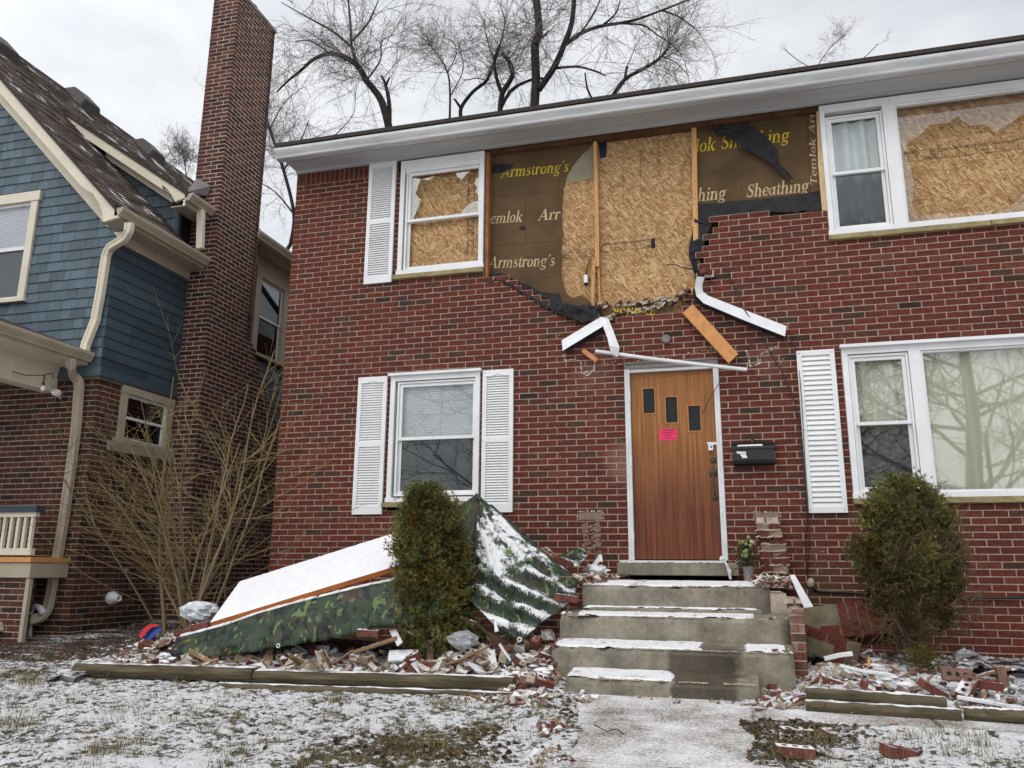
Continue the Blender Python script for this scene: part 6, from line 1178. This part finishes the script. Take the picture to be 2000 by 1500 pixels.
mb = MB(); P = [[F(u, v, y) for u, v in row] for row, y in [([(1150, 1110), (1160, 1098), (1172, 1082), (1176, 1086)], -.7), ([(1154, 1114), (1164, 1104), (1172, 1096), (1177, 1098)], -.8)]]; mb.grid(P); mb.build('plastic_peak', m_wbag, None, solid=.004, label='upright flap of white plastic above the crumpled bag by the door', cat='plastic bag')
o = thing('cloth', F(295, 1236, -1.45), 'red and blue striped cloth at the left end of the rubble', 'cloth')
for nm, A_, B_, c in [('red_band', [(271, 1243), (280, 1228), (292, 1220), (306, 1219)], [(278, 1246), (288, 1232), (298, 1225), (310, 1223)], (.5, .02, .03, 1)), ('blue_band', [(280, 1248), (290, 1234), (300, 1227), (312, 1224)], [(294, 1250), (302, 1240), (310, 1233), (318, 1228)], (.03, .07, .35, 1))]: mb = MB(); ribbon(mb, A_, B_, -1.5, -1.55, 14, 4, .008, 2); mb.build(nm, plain(nm, c, .1, 9, .6, .1), o, solid=.004)
o = thing('black_disc', F(1000, 1295, -2.0), 'round black plastic disc with a hub standing in the rubble', 'disc'); mb = MB(); mb.lathe(F(998, 1294, -2.02), (-.25, -1, .5), [(.09, 0), (.092, .012), (.075, .02), (.03, .022), (.03, .04), (.001, .04)], 20); mb.build('disc', m_black, o)
m_bsnow = plain('snowy_black_plastic', (.02, .022, .03, 1), .3, 8, .35, .3, 30, .5, snow=(.53, 6, .3, .7))
jk = thing('black_plastic_part', FZ(130, 1325, .2), 'broken black plastic car part on the snowy lawn at far left', 'plastic part'); c = FZ(130, 1325, .2); mb = MB()
for i in range(6): mb.obox(c+[random.uniform(-.14, .14), random.uniform(-.1, .08), random.uniform(.0, .05)], Vector((random.uniform(.06, .13), random.uniform(-.04, .04), random.uniform(-.02, .03))), Vector((random.uniform(-.02, .02), .06, .01)), (0, .01, random.uniform(.008, .03)))
mb.build('shell', m_bsnow, jk, bevel=.008)
bs = thing('black_sheet', F(1930, 1300, -1.2), 'crumpled black plastic sheet with snow along the wall at far right', 'plastic sheet'); mb = MB()
ribbon(mb, [(1862, 1272), (1880, 1262), (1900, 1270), (1930, 1290), (1960, 1288), (2010, 1284), (2060, 1284)], [(1868, 1308), (1895, 1316), (1915, 1300), (1935, 1310), (1965, 1306), (2010, 1312), (2060, 1312)], -.6, -1.4, 40, 14, .09, 21, .01); mb.build('sheet', m_bsnow, bs, smooth=True, solid=.003)
# greenery by the door
pp = thing('flower_bunch', F(1464, 1130, -.45), 'bunch of green artificial flowers in a grey vase beside the brick pier', 'flowers'); c = F(1463, 1138, -.45); mb = MB(); mb.lathe(c+[0, 0, -.02], (0, 0, 1), [(.04, 0), (.045, .1), (.05, .17), (.042, .17), (.03, .02)], 12); mb.build('vase', m_grey, pp)
mb = MB(); m2_ = MB(); rg = random.Random(5)
for i in range(420):
    h = rg.uniform(.12, .38); r = rg.uniform(0, .12)*(1 if h < .3 else .7); a = rg.uniform(0, 6.28); p = c+[r*math.cos(a), r*math.sin(a)*.8, h]; l = rg.uniform(.02, .05); d = unit([math.cos(a)*.6+rg.gauss(0, .4), math.sin(a)*.6+rg.gauss(0, .4), rg.gauss(.3, .5)]); s_ = unit(np.cross(d, [rg.gauss(0, 1), rg.gauss(0, 1), 1])); w = .009
    mb.face([p, p+d*l*.5+s_*w, p+d*l, p+d*l*.5-s_*w], 0, rg.random())
for i in range(16): a = rg.uniform(0, 6.28); r = rg.uniform(.01, .08); p = c+[r*math.cos(a), r*math.sin(a)-.03, rg.uniform(.24, .42)]; m2_.lathe(p, (rg.gauss(0, .3), -.5, .6), [(.004, -.02), (.017, -.008), (.02, .006), (.012, .018), (.001, .02)], 7, 0, rg.random())
for i in range(10): mb.tube([c+[0, 0, .1], c+[rg.gauss(0, .04), rg.gauss(0, .03), .3]], .004, 4, 0, .2)
b = NB('plastic_leaves'); mb.build('leaves', b.fin(b.ramp(b.attr(), [(0, S(40, 54, 36)), (.6, S(66, 82, 52)), (1, S(96, 108, 70))]), .55, .3), pp); b = NB('pale_green_buds'); m2_.build('flowers', b.fin(b.ramp(b.attr(), [(0, S(104, 116, 66)), (1, S(170, 172, 120))]), .6, .3), pp, smooth=True)
# fine rubble nobody could count
mb = MB(); rg = random.Random(12)
def chip(c, r):
    k = rg.random(); mt = 0; Q = Matrix.Rotation(rg.uniform(0, 6.28), 3, 'Z') @ Matrix.Rotation(rg.gauss(0, .5), 3, 'X') @ Matrix.Rotation(rg.gauss(0, .5), 3, 'Y')
    if k < .3: d = (r*rg.uniform(.8, 1.6), r*rg.uniform(.6, 1), r*rg.uniform(.3, .7)); a = rg.uniform(.3, .85)
    elif k < .66: d = (r*rg.uniform(.7, 1.3), r*rg.uniform(.6, 1), r*rg.uniform(.3, .7)); mt = 1; a = 0
    elif k < .88: d = (r*rg.uniform(2, 4.5), r*rg.uniform(.25, .5), r*.2); mt = 2; a = 0
    else: d = (r*rg.uniform(1, 2.2), r*rg.uniform(.5, 1.2), r*.12); mt = 3; a = 0
    V = [np.asarray(c)+np.array(Q @ Vector((sx*d[0]*rg.uniform(.65, 1), sy*d[1]*rg.uniform(.65, 1), sz*d[2]*rg.uniform(.6, 1)))) for sz in (-1, 1) for sx, sy in ((-1, -1), (1, -1), (1, 1), (-1, 1))]; mb.hexa(V, mt, a)
def scatter(n, x0, x1, y0, y1, r0, r1, cond=None, dz=.02):
    for i in range(n):
        x, y = rg.uniform(x0, x1), rg.uniform(y0, y1)
        if cond and not cond(x, y): continue
        r = r0+(r1-r0)*rg.random()**2; chip((x, y, gz(x, y)+r*.2+rg.uniform(0, dz)), r)
scatter(360, -5.7, -1.45, -2.2, -1.55, .012, .05, dz=.05); scatter(120, -5.0, -1.5, -2.15, -1.6, .04, .085, dz=.05); scatter(200, -2.5, -1.4, -2.1, -1.5, .015, .075, dz=.10); scatter(330, -1.95, -1.32, -2.9, -1.6, .008, .045, dz=.03); scatter(90, -5.9, -4.9, -1.8, -.9, .015, .06, dz=.06)
scatter(430, .42, 2.9, -2.2, -.35, .01, .05, dz=.03); scatter(260, .12, .75, -2.6, -1.7, .008, .045, dz=.03); scatter(130, -1.7, -.9, -3.4, -2.3, .004, .016, dz=0); scatter(160, -1.2, .4, -3.2, -2.4, .004, .014, dz=.0); scatter(200, -6, 2.8, -2.5, -2.05, .006, .03, dz=0); scatter(150, -6, 3, -4.5, -2.2, .004, .014, dz=0)
for i in range(330):   # grit on the treads, landing and under the sill
    s_ = rg.choice(STEPS[:3]+[STEPS[0]]*3); e = rg.random() < .55; x = rg.gauss(s_[1]-.06, .09) if (e and rg.random() < .7) else (rg.gauss(s_[0]+.06, .06) if e else rg.uniform(s_[0], s_[1])); x = min(max(x, s_[0]+.02), s_[1]-.02); y = rg.uniform(s_[2]+.03, s_[2]+(.3 if s_ is not STEPS[0] else 1.25)); chip((x, y, s_[5]+.005), rg.uniform(.003, .014)+(.016 if e and rg.random() < .4 else 0))
for i in range(120): chip((rg.uniform(.12, .40), rg.uniform(-1.5, -.9), .985+rg.uniform(0, .08)), rg.uniform(.008, .03))
for i in range(110): chip((rg.uniform(-1.5, -1.15), rg.uniform(-1.4, -.2), 1.0+rg.uniform(0, .06)), rg.uniform(.008, .045))
for i in range(70): chip((rg.uniform(-1.2, -.2), rg.uniform(-.15, -.02), 1.19), rg.uniform(.003, .009))
for (u, v, n) in [(1135, 1375, 40), (1250, 1366, 26), (1330, 1368, 34), (1420, 1374, 30), (1490, 1385, 40), (1095, 1420, 40), (1070, 1470, 40)]:   # bits at the foot of the steps and along the walk edge
    for i in range(n):
        p = FZ(rg.gauss(u, 22), rg.gauss(v, 8), .17); chip((p[0], p[1], gz(p[0], p[1])+.02), rg.uniform(.006, .03))
mb.build('rubble', [m_brickd, plain('mortar_bits', S(160, 148, 130), .3, 20, .9, .3, 80, snow=(.47, 8)), m_split, m_wsnow], None, kind='stuff')
mb = MB()  # lumps of snow caught in the rubble
for i in range(170):
    k = rg.random()
    if k < .5: x, y = rg.uniform(-5.7, -1.5), rg.uniform(-2.2, -1.65)
    elif k < .85: x, y = rg.uniform(.45, 2.9), rg.uniform(-2.2, -.5)
    else: x, y = rg.uniform(-1.95, -1.4), rg.uniform(-2.7, -1.7)
    r = rg.uniform(.02, .065); c = np.array([x, y, gz(x, y)+.012+rg.uniform(0, .02)]); n = 9; pts = [[c+np.array([q*r*(1.1+.3*math.sin(3*t+i))*math.cos(t), q*r*(.8+.3*math.sin(2*t+i*2))*math.sin(t), h*r*.32]) for t in np.linspace(0, 2*math.pi, n, endpoint=False)] for q, h in ((1, -.6), (.85, .3), (.4, .75), (.02, .8))]; mb.sweep(None, pts)
mb.build('snow_lumps', m_snow, None, smooth=True, kind='stuff')
# ------------------------------------------------------------------ evergreens
def prof(t, pts): return float(np.interp(t, [p[0] for p in pts], [p[1] for p in pts]))
def spray(mb, c, d, l, w, rgn, n=6, a=0.5):
    d = unit(d)
    for i in range(n):
        e = unit(d+np.array([rgn.gauss(0, .55), rgn.gauss(0, .55), rgn.gauss(0, .55)])); s_ = unit(np.cross(e, (rgn.gauss(0, 1), rgn.gauss(0, 1), rgn.gauss(0, 1)))); q = l*rgn.uniform(.6, 1.2)
        mb.add([c-s_*w, c+s_*w, c+e*q], [(0, 1, 2)], 0, min(1, max(0, a+rgn.gauss(0, .12))))
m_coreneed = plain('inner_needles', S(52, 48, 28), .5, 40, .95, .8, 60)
def lumpf(a, t, sd): return float(fbm(np.array([math.cos(a)*1.4+5]), np.array([math.sin(a)*1.4+t*5.5+9]), sd, 3)[0]-.5)
def evergreen(loc, top, pf, n, label, seed, sq=.85, brown=0.0, zmin=0.0, mat=None, lump=.26):
    rgn = random.Random(seed); loc = np.asarray(loc, float); top = np.asarray(top, float); t0 = thing('evergreen_shrub', loc, label, 'shrub'); mb = MB(); core = []
    for i in range(15):
        t = lerp(max(zmin, .44 if brown else 0), .97, i/14); r = prof(t, pf)*.66; c = lerp(loc, top, t); core.append([c+np.array([r*math.cos(a)*(1+.12*math.sin(5*a+t*9)), sq*r*math.sin(a), 0]) for a in np.linspace(0, 2*math.pi, 15)[:-1]])
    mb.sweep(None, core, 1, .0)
    nc = n//16
    for k in range(int(nc*1.15) if brown else nc):   # ragged branch tips: each a clump of needle sprays
        t = zmin+(1-zmin)*rgn.random()**.95
        if brown and t < .46 and rgn.random() < .55: continue
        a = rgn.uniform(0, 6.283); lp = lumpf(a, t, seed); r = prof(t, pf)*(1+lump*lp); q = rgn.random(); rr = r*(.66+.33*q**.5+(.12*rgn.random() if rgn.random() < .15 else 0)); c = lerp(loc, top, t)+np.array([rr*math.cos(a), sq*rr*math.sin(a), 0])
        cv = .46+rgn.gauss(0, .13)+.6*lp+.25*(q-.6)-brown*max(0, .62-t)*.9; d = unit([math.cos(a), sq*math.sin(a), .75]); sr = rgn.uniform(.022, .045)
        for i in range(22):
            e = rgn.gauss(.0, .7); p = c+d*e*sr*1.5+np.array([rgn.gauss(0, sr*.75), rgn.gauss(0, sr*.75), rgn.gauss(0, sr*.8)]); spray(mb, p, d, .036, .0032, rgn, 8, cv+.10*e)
    mb.build('foliage', [mat, m_coreneed], t0); return t0
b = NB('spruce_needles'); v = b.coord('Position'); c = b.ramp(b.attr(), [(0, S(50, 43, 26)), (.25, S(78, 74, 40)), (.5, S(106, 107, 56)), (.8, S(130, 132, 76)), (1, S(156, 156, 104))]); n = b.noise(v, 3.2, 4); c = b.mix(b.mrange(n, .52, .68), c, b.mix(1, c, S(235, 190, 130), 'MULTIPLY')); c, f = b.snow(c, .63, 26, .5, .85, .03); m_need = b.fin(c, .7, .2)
s1b = F(838, 1262, -2.0); s1b[2] = gz(s1b[0], -1.72)-.02; s1b[1] = -1.72
s1t = F(834, 953, -1.72)
w_ = lambda px: px*7.0/FPX
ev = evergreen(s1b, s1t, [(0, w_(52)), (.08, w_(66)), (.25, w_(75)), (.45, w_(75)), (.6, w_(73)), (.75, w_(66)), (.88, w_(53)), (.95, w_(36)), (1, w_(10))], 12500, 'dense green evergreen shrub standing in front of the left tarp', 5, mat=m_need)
mb = MB(); mb.tube([s1b-[0, 0, .1], lerp(s1b, s1t, .2)], [.04, .03], 7); mb.build('trunk', m_dkw, ev)
s2b = F(1800, 1320, -1.05); s2b[2] = gz(s2b[0], -1.05); s2t = F(1762, 936, -1.0); mid = F(1785, 1080, -1.0)
ev2 = evergreen(s2b, s2t, [(0, .05), (.2, w_(58)), (.38, w_(94)), (.52, w_(104)), (.62, w_(101)), (.74, w_(88)), (.86, w_(66)), (.95, w_(40)), (1, w_(8))], 6800, 'half dead browning evergreen shrub in front of the lower right window', 8, zmin=.2, brown=1.0, mat=m_need, lump=.7)
mb = MB(); rg = random.Random(6); m2_ = MB()
def twig(mb, p, d, l, r, lev, rgn, droop=-.0, mx=3, seg=4, spread=.7, kids=(4, 6, 4), sides=(6, 4, 3, 3), endcb=None, dec=.5):
    P = [np.asarray(p, float)]; d = unit(d); D = []
    for i in range(seg): d = unit(d+np.array([rgn.gauss(0, .16), rgn.gauss(0, .16), rgn.gauss(0, .12)+droop])); P.append(P[-1]+d*l/seg); D.append(d)
    mb.tube(P, [r*lerp(1, .35, i/seg) for i in range(seg+1)], sides[min(lev, 3)], 0, rgn.random(), cap=False)
    if lev < mx:
        for k in range(kids[min(lev, len(kids)-1)]):
            t = rgn.uniform(.25, 1); i = min(seg-1, int(t*seg)); q = lerp(P[i], P[i+1], t*seg-i); e = unit(D[i]+np.array([rgn.gauss(0, spread), rgn.gauss(0, spread), rgn.gauss(0, spread)])); twig(mb, q, e, l*rgn.uniform(.35, .62), r*dec, lev+1, rgn, droop, mx, max(2, seg-1), spread, kids, sides, endcb, dec)
    elif endcb: endcb(P[-1], d)
mb.tube([s2b-[0, 0, .1], lerp(s2b, s2t, .2)+[.03, 0, 0], lerp(s2b, s2t, .45), lerp(s2b, s2t, .85)], [.045, .04, .03, .01], 7)
for i in range(80):
    t = rg.uniform(.04, .62); a = rg.uniform(0, 6.283); p = lerp(s2b, s2t, t); twig(mb, p, (math.cos(a), .8*math.sin(a), rg.uniform(-.1, .8)), rg.uniform(.28, .46)*(1 if t > .15 else .7), .007, 0, rg, .02, 2, 4, .8, (7, 7), (4, 3, 3), None, .6)
mb.build('branches', plain('dead_twigs', S(96, 78, 58), .3, 9, .9, .2), ev2)
for i in range(500): a = rg.uniform(0, 6.283); r = rg.uniform(0, .14); spray(m2_, s2b+np.array([r*math.cos(a)-.02, r*math.sin(a)-.28, rg.uniform(-.05, .18)]), (math.cos(a), math.sin(a), .6), .03, .0026, rg, 6, .4)
for i in range(900): t = rg.uniform(.22, .5); a = rg.uniform(0, 6.283); r = rg.uniform(.08, .42); spray(m2_, lerp(s2b, s2t, t)+np.array([r*math.cos(a), r*.8*math.sin(a), 0]), (math.cos(a), math.sin(a), .5), .03, .0024, rg, 5, .38)
m2_.build('low_tuft', m_need, ev2)
# ------------------------------------------------------------------ leafless many stemmed bush between the houses
bu = thing('leafless_bush', (-5.98, -.5, .3), 'tall leafless yellow twigged bush between the two houses', 'bush'); rg = random.Random(21); mb = MB(); mbt = MB(); B0 = np.array([-5.98, -.48, .3])
def cl(q): return np.array([max(q[0], -7.5), min(q[1], (.42 if q[0] < -5.5 else -.04)), q[2]])
def shoot(b_, p, d, l, r, n, g, up=.03):
    P = [np.asarray(p, float)]; D = []; d = unit(d)
    for i in range(n): d = unit(d+np.array([g*rg.gauss(0, 1), .6*g*rg.gauss(0, 1), up+g*.7*rg.gauss(0, 1)])); P.append(cl(P[-1]+d*l/n)); D.append(d)
    b_.tube(P, [max(.0019, r*(1-.72*i/n)) for i in range(n+1)], 6 if r > .008 else 3, 0, rg.random(), cap=False); return P, D
for i in range(27):
    a = rg.uniform(0, 6.283); k = rg.random()**.55; big_ = i < 15; L = rg.uniform(2.1, 3.5) if big_ else rg.uniform(1.2, 2.6); r = rg.uniform(.013, .025) if big_ else rg.uniform(.006, .011)
    P, D = shoot(mb, B0+[rg.gauss(0, .15), rg.gauss(0, .10), 0], (math.cos(a)*k*.68-.05, math.sin(a)*k*.28-.03, 1), L, r, 12, .075, .0)
    for s_ in range(rg.randint(6, 10) if big_ else rg.randint(3, 6)):
        t = rg.uniform(.22, .97); j = min(11, int(t*12)); o_ = rg.choice([-1, 1]); P2, D2 = shoot(mbt, P[j], D[j]*.55+np.array([math.cos(a)*.3*k+o_*rg.uniform(.1, 1.1), rg.gauss(-.05, .4), rg.uniform(-.45, .35)]), rg.uniform(.5, 1.5)*(1.15-.4*t), .0046, 7, .12, .03)
        for q in range(rg.randint(1, 5)):
            j2 = rg.randint(1, 6); shoot(mbt, P2[j2], D2[j2-1]*.8+np.array([rg.gauss(0, .55), rg.gauss(0, .3), rg.uniform(-.1, .4)]), rg.uniform(.15, .55), .0028, 4, .07, .03)
for i in range(26):   # long lax shoots arching out to the left
    P2, D2 = shoot(mbt, B0+[rg.gauss(-.25, .2), rg.gauss(-.1, .1), rg.uniform(.5, 1.7)], (rg.uniform(-1.2, -.5), rg.uniform(-.5, .05), rg.uniform(.15, .75)), rg.uniform(1.0, 2.3), .0046, 9, .05, -.012)
    for q in range(3): j2 = rg.randint(2, 8); shoot(mbt, P2[j2], D2[j2-1]+np.array([rg.gauss(0, .4), rg.gauss(0, .3), rg.gauss(.15, .3)]), rg.uniform(.15, .5), .0027, 4, .06, .03)
b = NB('bush_bark'); m_bb = b.fin(b.ramp(b.attr(), [(0, S(84, 74, 56)), (.5, S(112, 98, 72)), (1, S(138, 120, 92))]), .8, .2); b = NB('yellow_twigs'); m_bt = b.fin(b.ramp(b.attr(), [(0, S(96, 76, 56)), (.5, S(122, 106, 68)), (1, S(146, 128, 86))]), .7, .25)
mb.build('stems', m_bb, bu); mbt.build('twigs', m_bt, bu)
# ------------------------------------------------------------------ bare trees behind the house
b = NB('dark_bark'); v = b.coord('Object', (8, 8, 2)); n = b.noise(v, 2, 5); m_bark = b.fin(b.ramp(n, [(.3, S(34, 32, 31)), (.7, S(60, 56, 54))]), .95, .1)
b = NB('fine_twigs'); m_tw = b.fin(b.ramp(b.attr(), [(0, S(92, 84, 82)), (1, S(132, 122, 120))]), .95, .1)
def tree(label, y, limbs, seed, tw=1.0, name='bare_tree', fine=3, dens=1.0, rt_=1.0, ground=None, jit=.9):
    """limbs: (radius0, radius1, [(u, v), ...]) traced at depth y; each limb sprouts drooping twigs"""
    rgn = random.Random(seed); P0 = F(*limbs[0][2][0], y); o = thing(name, (P0[0], y, .2), label, 'tree', None); mb = MB(); mt = MB(); z0 = P0
    for li, (r0, r1, pts) in enumerate(limbs):
        yy = y; P = []; dy = rgn.uniform(-jit, jit)
        for i, (u, v) in enumerate(pts): P.append(F(u/2.2222+500, v/2.2222, y+dy*i/len(pts)))
        Q = []
        for i in range(len(P)-1):
            a, b_, c, e = P[max(i-1, 0)], P[i], P[i+1], P[min(i+2, len(P)-1)]
            for k in range(5): t = k/5; Q.append(.5*((2*b_)+(c-a)*t+(2*a-5*b_+4*c-e)*t*t+(3*b_-a-3*c+e)*t**3))
        Q.append(P[-1]); n = len(Q)
        if li == 0: Q = [np.array([z0[0]+.1, y, .1]), np.array([z0[0]+.05, y, z0[2]*.5])]+Q; n = len(Q)
        R_ = [max(.012, lerp(r0, r1, i/(n-1))*rt_*.70) for i in range(n)]; mb.tube(Q, R_, 8, 0, 0, cap=True)
        Ltot = sum(np.linalg.norm(Q[i+1]-Q[i]) for i in range(n-1))
        cnt = int(Ltot*2.6*dens)
        for k in range(cnt):
            t = rgn.uniform(.12 if li else .5, 1); i = min(n-2, int(t*(n-1))); q = lerp(Q[i], Q[i+1], rgn.random()); d = unit(Q[i+1]-Q[i]); e = unit(d*.5+np.array([rgn.gauss(0, .7), rgn.gauss(0, .6), rgn.gauss(.15, .6)])); l = rgn.uniform(.7, 2.3)*tw*(1.1-.3*t)
            twig(mt, q, e, l, .0085*min(1, rt_*1.5), 0, rgn, -.015, fine-1, 5, .62, (7, 4, 3), (4, 3, 3, 3), None, .62)
    mb.build('trunk', m_bark, o, smooth=True); mt.build('crown', m_tw, o); return o
tA = tree('bare tree rising over the left end of the brick house roof beside the chimney', 9.5, [
 (.16, .10, [(585, 590), (545, 440), (480, 350), (440, 285), (380, 245)]), (.10, .03, [(380, 245), (320, 232), (250, 258), (190, 310), (140, 350), (90, 400)]), (.07, .03, [(440, 285), (415, 200), (410, 100), (398, -20)]), (.06, .015, [(425, 215), (350, 148), (270, 100), (200, 62), (110, 10)]),
 (.10, .05, [(578, 560), (578, 450), (563, 370), (545, 330)]), (.05, .03, [(563, 372), (580, 336)]), (.04, .015, [(320, 232), (260, 190), (220, 175), (170, 180)]), (.04, .012, [(480, 350), (540, 260), (545, 180), (600, 150)]), (.05, .012, [(415, 180), (480, 110), (520, 30), (540, -30)])], 3, 1.0, dens=1.25)
tB = tree('tallest bare tree above the middle of the roof with a straight dark trunk', 11, [
 (.19, .15, [(1205, 500), (1215, 350), (1211, 200), (1228, 130), (1214, -20)]), (.14, .09, [(1226, 390), (1290, 298), (1337, 195), (1370, 100), (1382, -20)]), (.09, .03, [(1340, 195), (1420, 140), (1500, 113), (1580, 100), (1660, 82), (1760, 45), (1900, -10)]), (.04, .012, [(1580, 102), (1680, 110), (1740, 150), (1800, 190), (1850, 240)]),
 (.05, .015, [(1390, 165), (1440, 100), (1480, 30), (1500, -20)]), (.06, .02, [(1305, 295), (1400, 290), (1480, 312), (1520, 330)]), (.05, .04, [(1240, 165), (1272, 135)]), (.05, .02, [(1500, 113), (1560, 60), (1580, 0)]), (.04, .012, [(1760, 45), (1830, 70), (1900, 120), (1930, 150)])], 5, 1.05, dens=1.1)
tree('bare tree with a forked trunk just left of the tallest one', 11.6, [
 (.12, .08, [(1058, 510), (1068, 410), (1112, 330), (1102, 275), (1072, 235)]), (.09, .05, [(1068, 410), (1042, 330), (1035, 260), (1058, 195)]), (.08, .05, [(1062, 470), (1110, 390), (1190, 348), (1245, 340)]), (.03, .012, [(1058, 195), (1080, 100), (1060, 20)]), (.03, .012, [(1035, 260), (1000, 160), (990, 80)])], 7, .95, dens=.95)
tree('slender bare tree with a broken stub left of the forked one', 12.2, [(.09, .06, [(893, 530), (890, 470), (940, 400), (1000, 350), (1030, 280), (1055, 205)]), (.07, .04, [(890, 470), (860, 428)]), (.03, .01, [(1000, 350), (960, 340), (900, 350)])], 9, .85, dens=.8)
tree('small thin bare tree further left with one crooked stem', 13.5, [(.06, .02, [(840, 540), (842, 400), (830, 310), (790, 240), (750, 190)]), (.03, .01, [(832, 315), (870, 230), (850, 170)]), (.03, .01, [(842, 420), (900, 300), (880, 200)])], 11, .8, dens=1.1)
tree('leaning bare tree showing over the right half of the roof', 12.5, [(.10, .04, [(1528, 450), (1600, 346), (1690, 295), (1760, 245), (1800, 190)]), (.06, .05, [(1600, 346), (1610, 288)]), (.05, .03, [(1472, 450), (1440, 390), (1428, 315)]), (.03, .01, [(1760, 245), (1820, 270), (1880, 330)]), (.02, .008, [(1610, 288), (1640, 220), (1650, 190)])], 13, .85, dens=1.2)
tree('thin bare tree in the gap between chimney and brick house', 14.5, [(.10, .07, [(150, 1060), (165, 930), (120, 740), (60, 560), (20, 420)]), (.05, .02, [(120, 740), (190, 620), (230, 520)]), (.05, .02, [(165, 930), (90, 840), (30, 800)]), (.04, .012, [(60, 560), (120, 450), (200, 380)]), (.03, .01, [(60, 560), (0, 520), (-60, 500)]), (.03, .01, [(180, 640), (260, 600), (330, 590)]), (.03, .01, [(330, 600), (420, 500), (430, 400)])], 15, 1.0, dens=1.6)
tree('faint bare treetop just above the far right gutter', 16, [(.04, .01, [(2440, 440), (2420, 330), (2490, 210), (2560, 150)]), (.03, .01, [(2420, 300), (2350, 260), (2290, 210)]), (.03, .01, [(2440, 330), (2610, 270), (2700, 190)]), (.02, .008, [(2350, 330), (2250, 320), (2200, 330)])], 17, .45, dens=.5, rt_=.35)
tree('faint bare treetop just left of the chimney', 17, [(.04, .02, [(-300, 800), (-310, 700), (-330, 640)]), (.02, .01, [(-300, 760), (-270, 660)]), (.02, .01, [(-305, 740), (-360, 680), (-380, 640)])], 19, .5, dens=1.2)
# trees and a house across the street, seen only as reflections in the glass
def copy_tree(src, loc, rz, label, sc_=1.0):
    r = src.copy(); COL.objects.link(r); r.location = loc; r.rotation_euler = (0, 0, rz); r.scale = (sc_,)*3; r['label'] = label
    for ch_ in src.children: c = ch_.copy(); COL.objects.link(c); c.parent = r
    return r
rgn = random.Random(33); big = thing('bare_tree', (8.6, -25, -.9), 'bare street tree across the road mirrored in the lower right window', 'tree'); mb = MB(); mt = MB(); b0 = np.array([8.6, -25, -.9])
mb.tube([b0, b0+[.1, 0, 2.5], b0+[.0, .2, 5], b0+[.3, .1, 8], b0+[.2, 0, 12], b0+[.5, 0, 16]], [.42, .34, .3, .24, .14, .04], 10)
for i in range(34):
    z = rgn.uniform(2.6, 15); a = rgn.uniform(0, 6.28); twig(mt, b0+[.15, .1, z], (math.cos(a), math.sin(a)*.8, rgn.uniform(.1, .8)), rgn.uniform(3.5, 7)*(1.15-.04*z), .10*(1.2-.05*z), 0, rgn, .02, 3, 6, .6, (7, 6, 5), (6, 4, 3, 3), None, .42)
mb.build('trunk', m_bark, big, smooth=True); mt.build('crown', m_bark, big)
copy_tree(big, (3.2, -29, -1), 2.1, 'bare street tree across the road mirrored in the upper right window', 1.15); copy_tree(big, (-8.5, -27, -1), 4.0, 'bare street tree across the road mirrored in the left windows', 1.0)
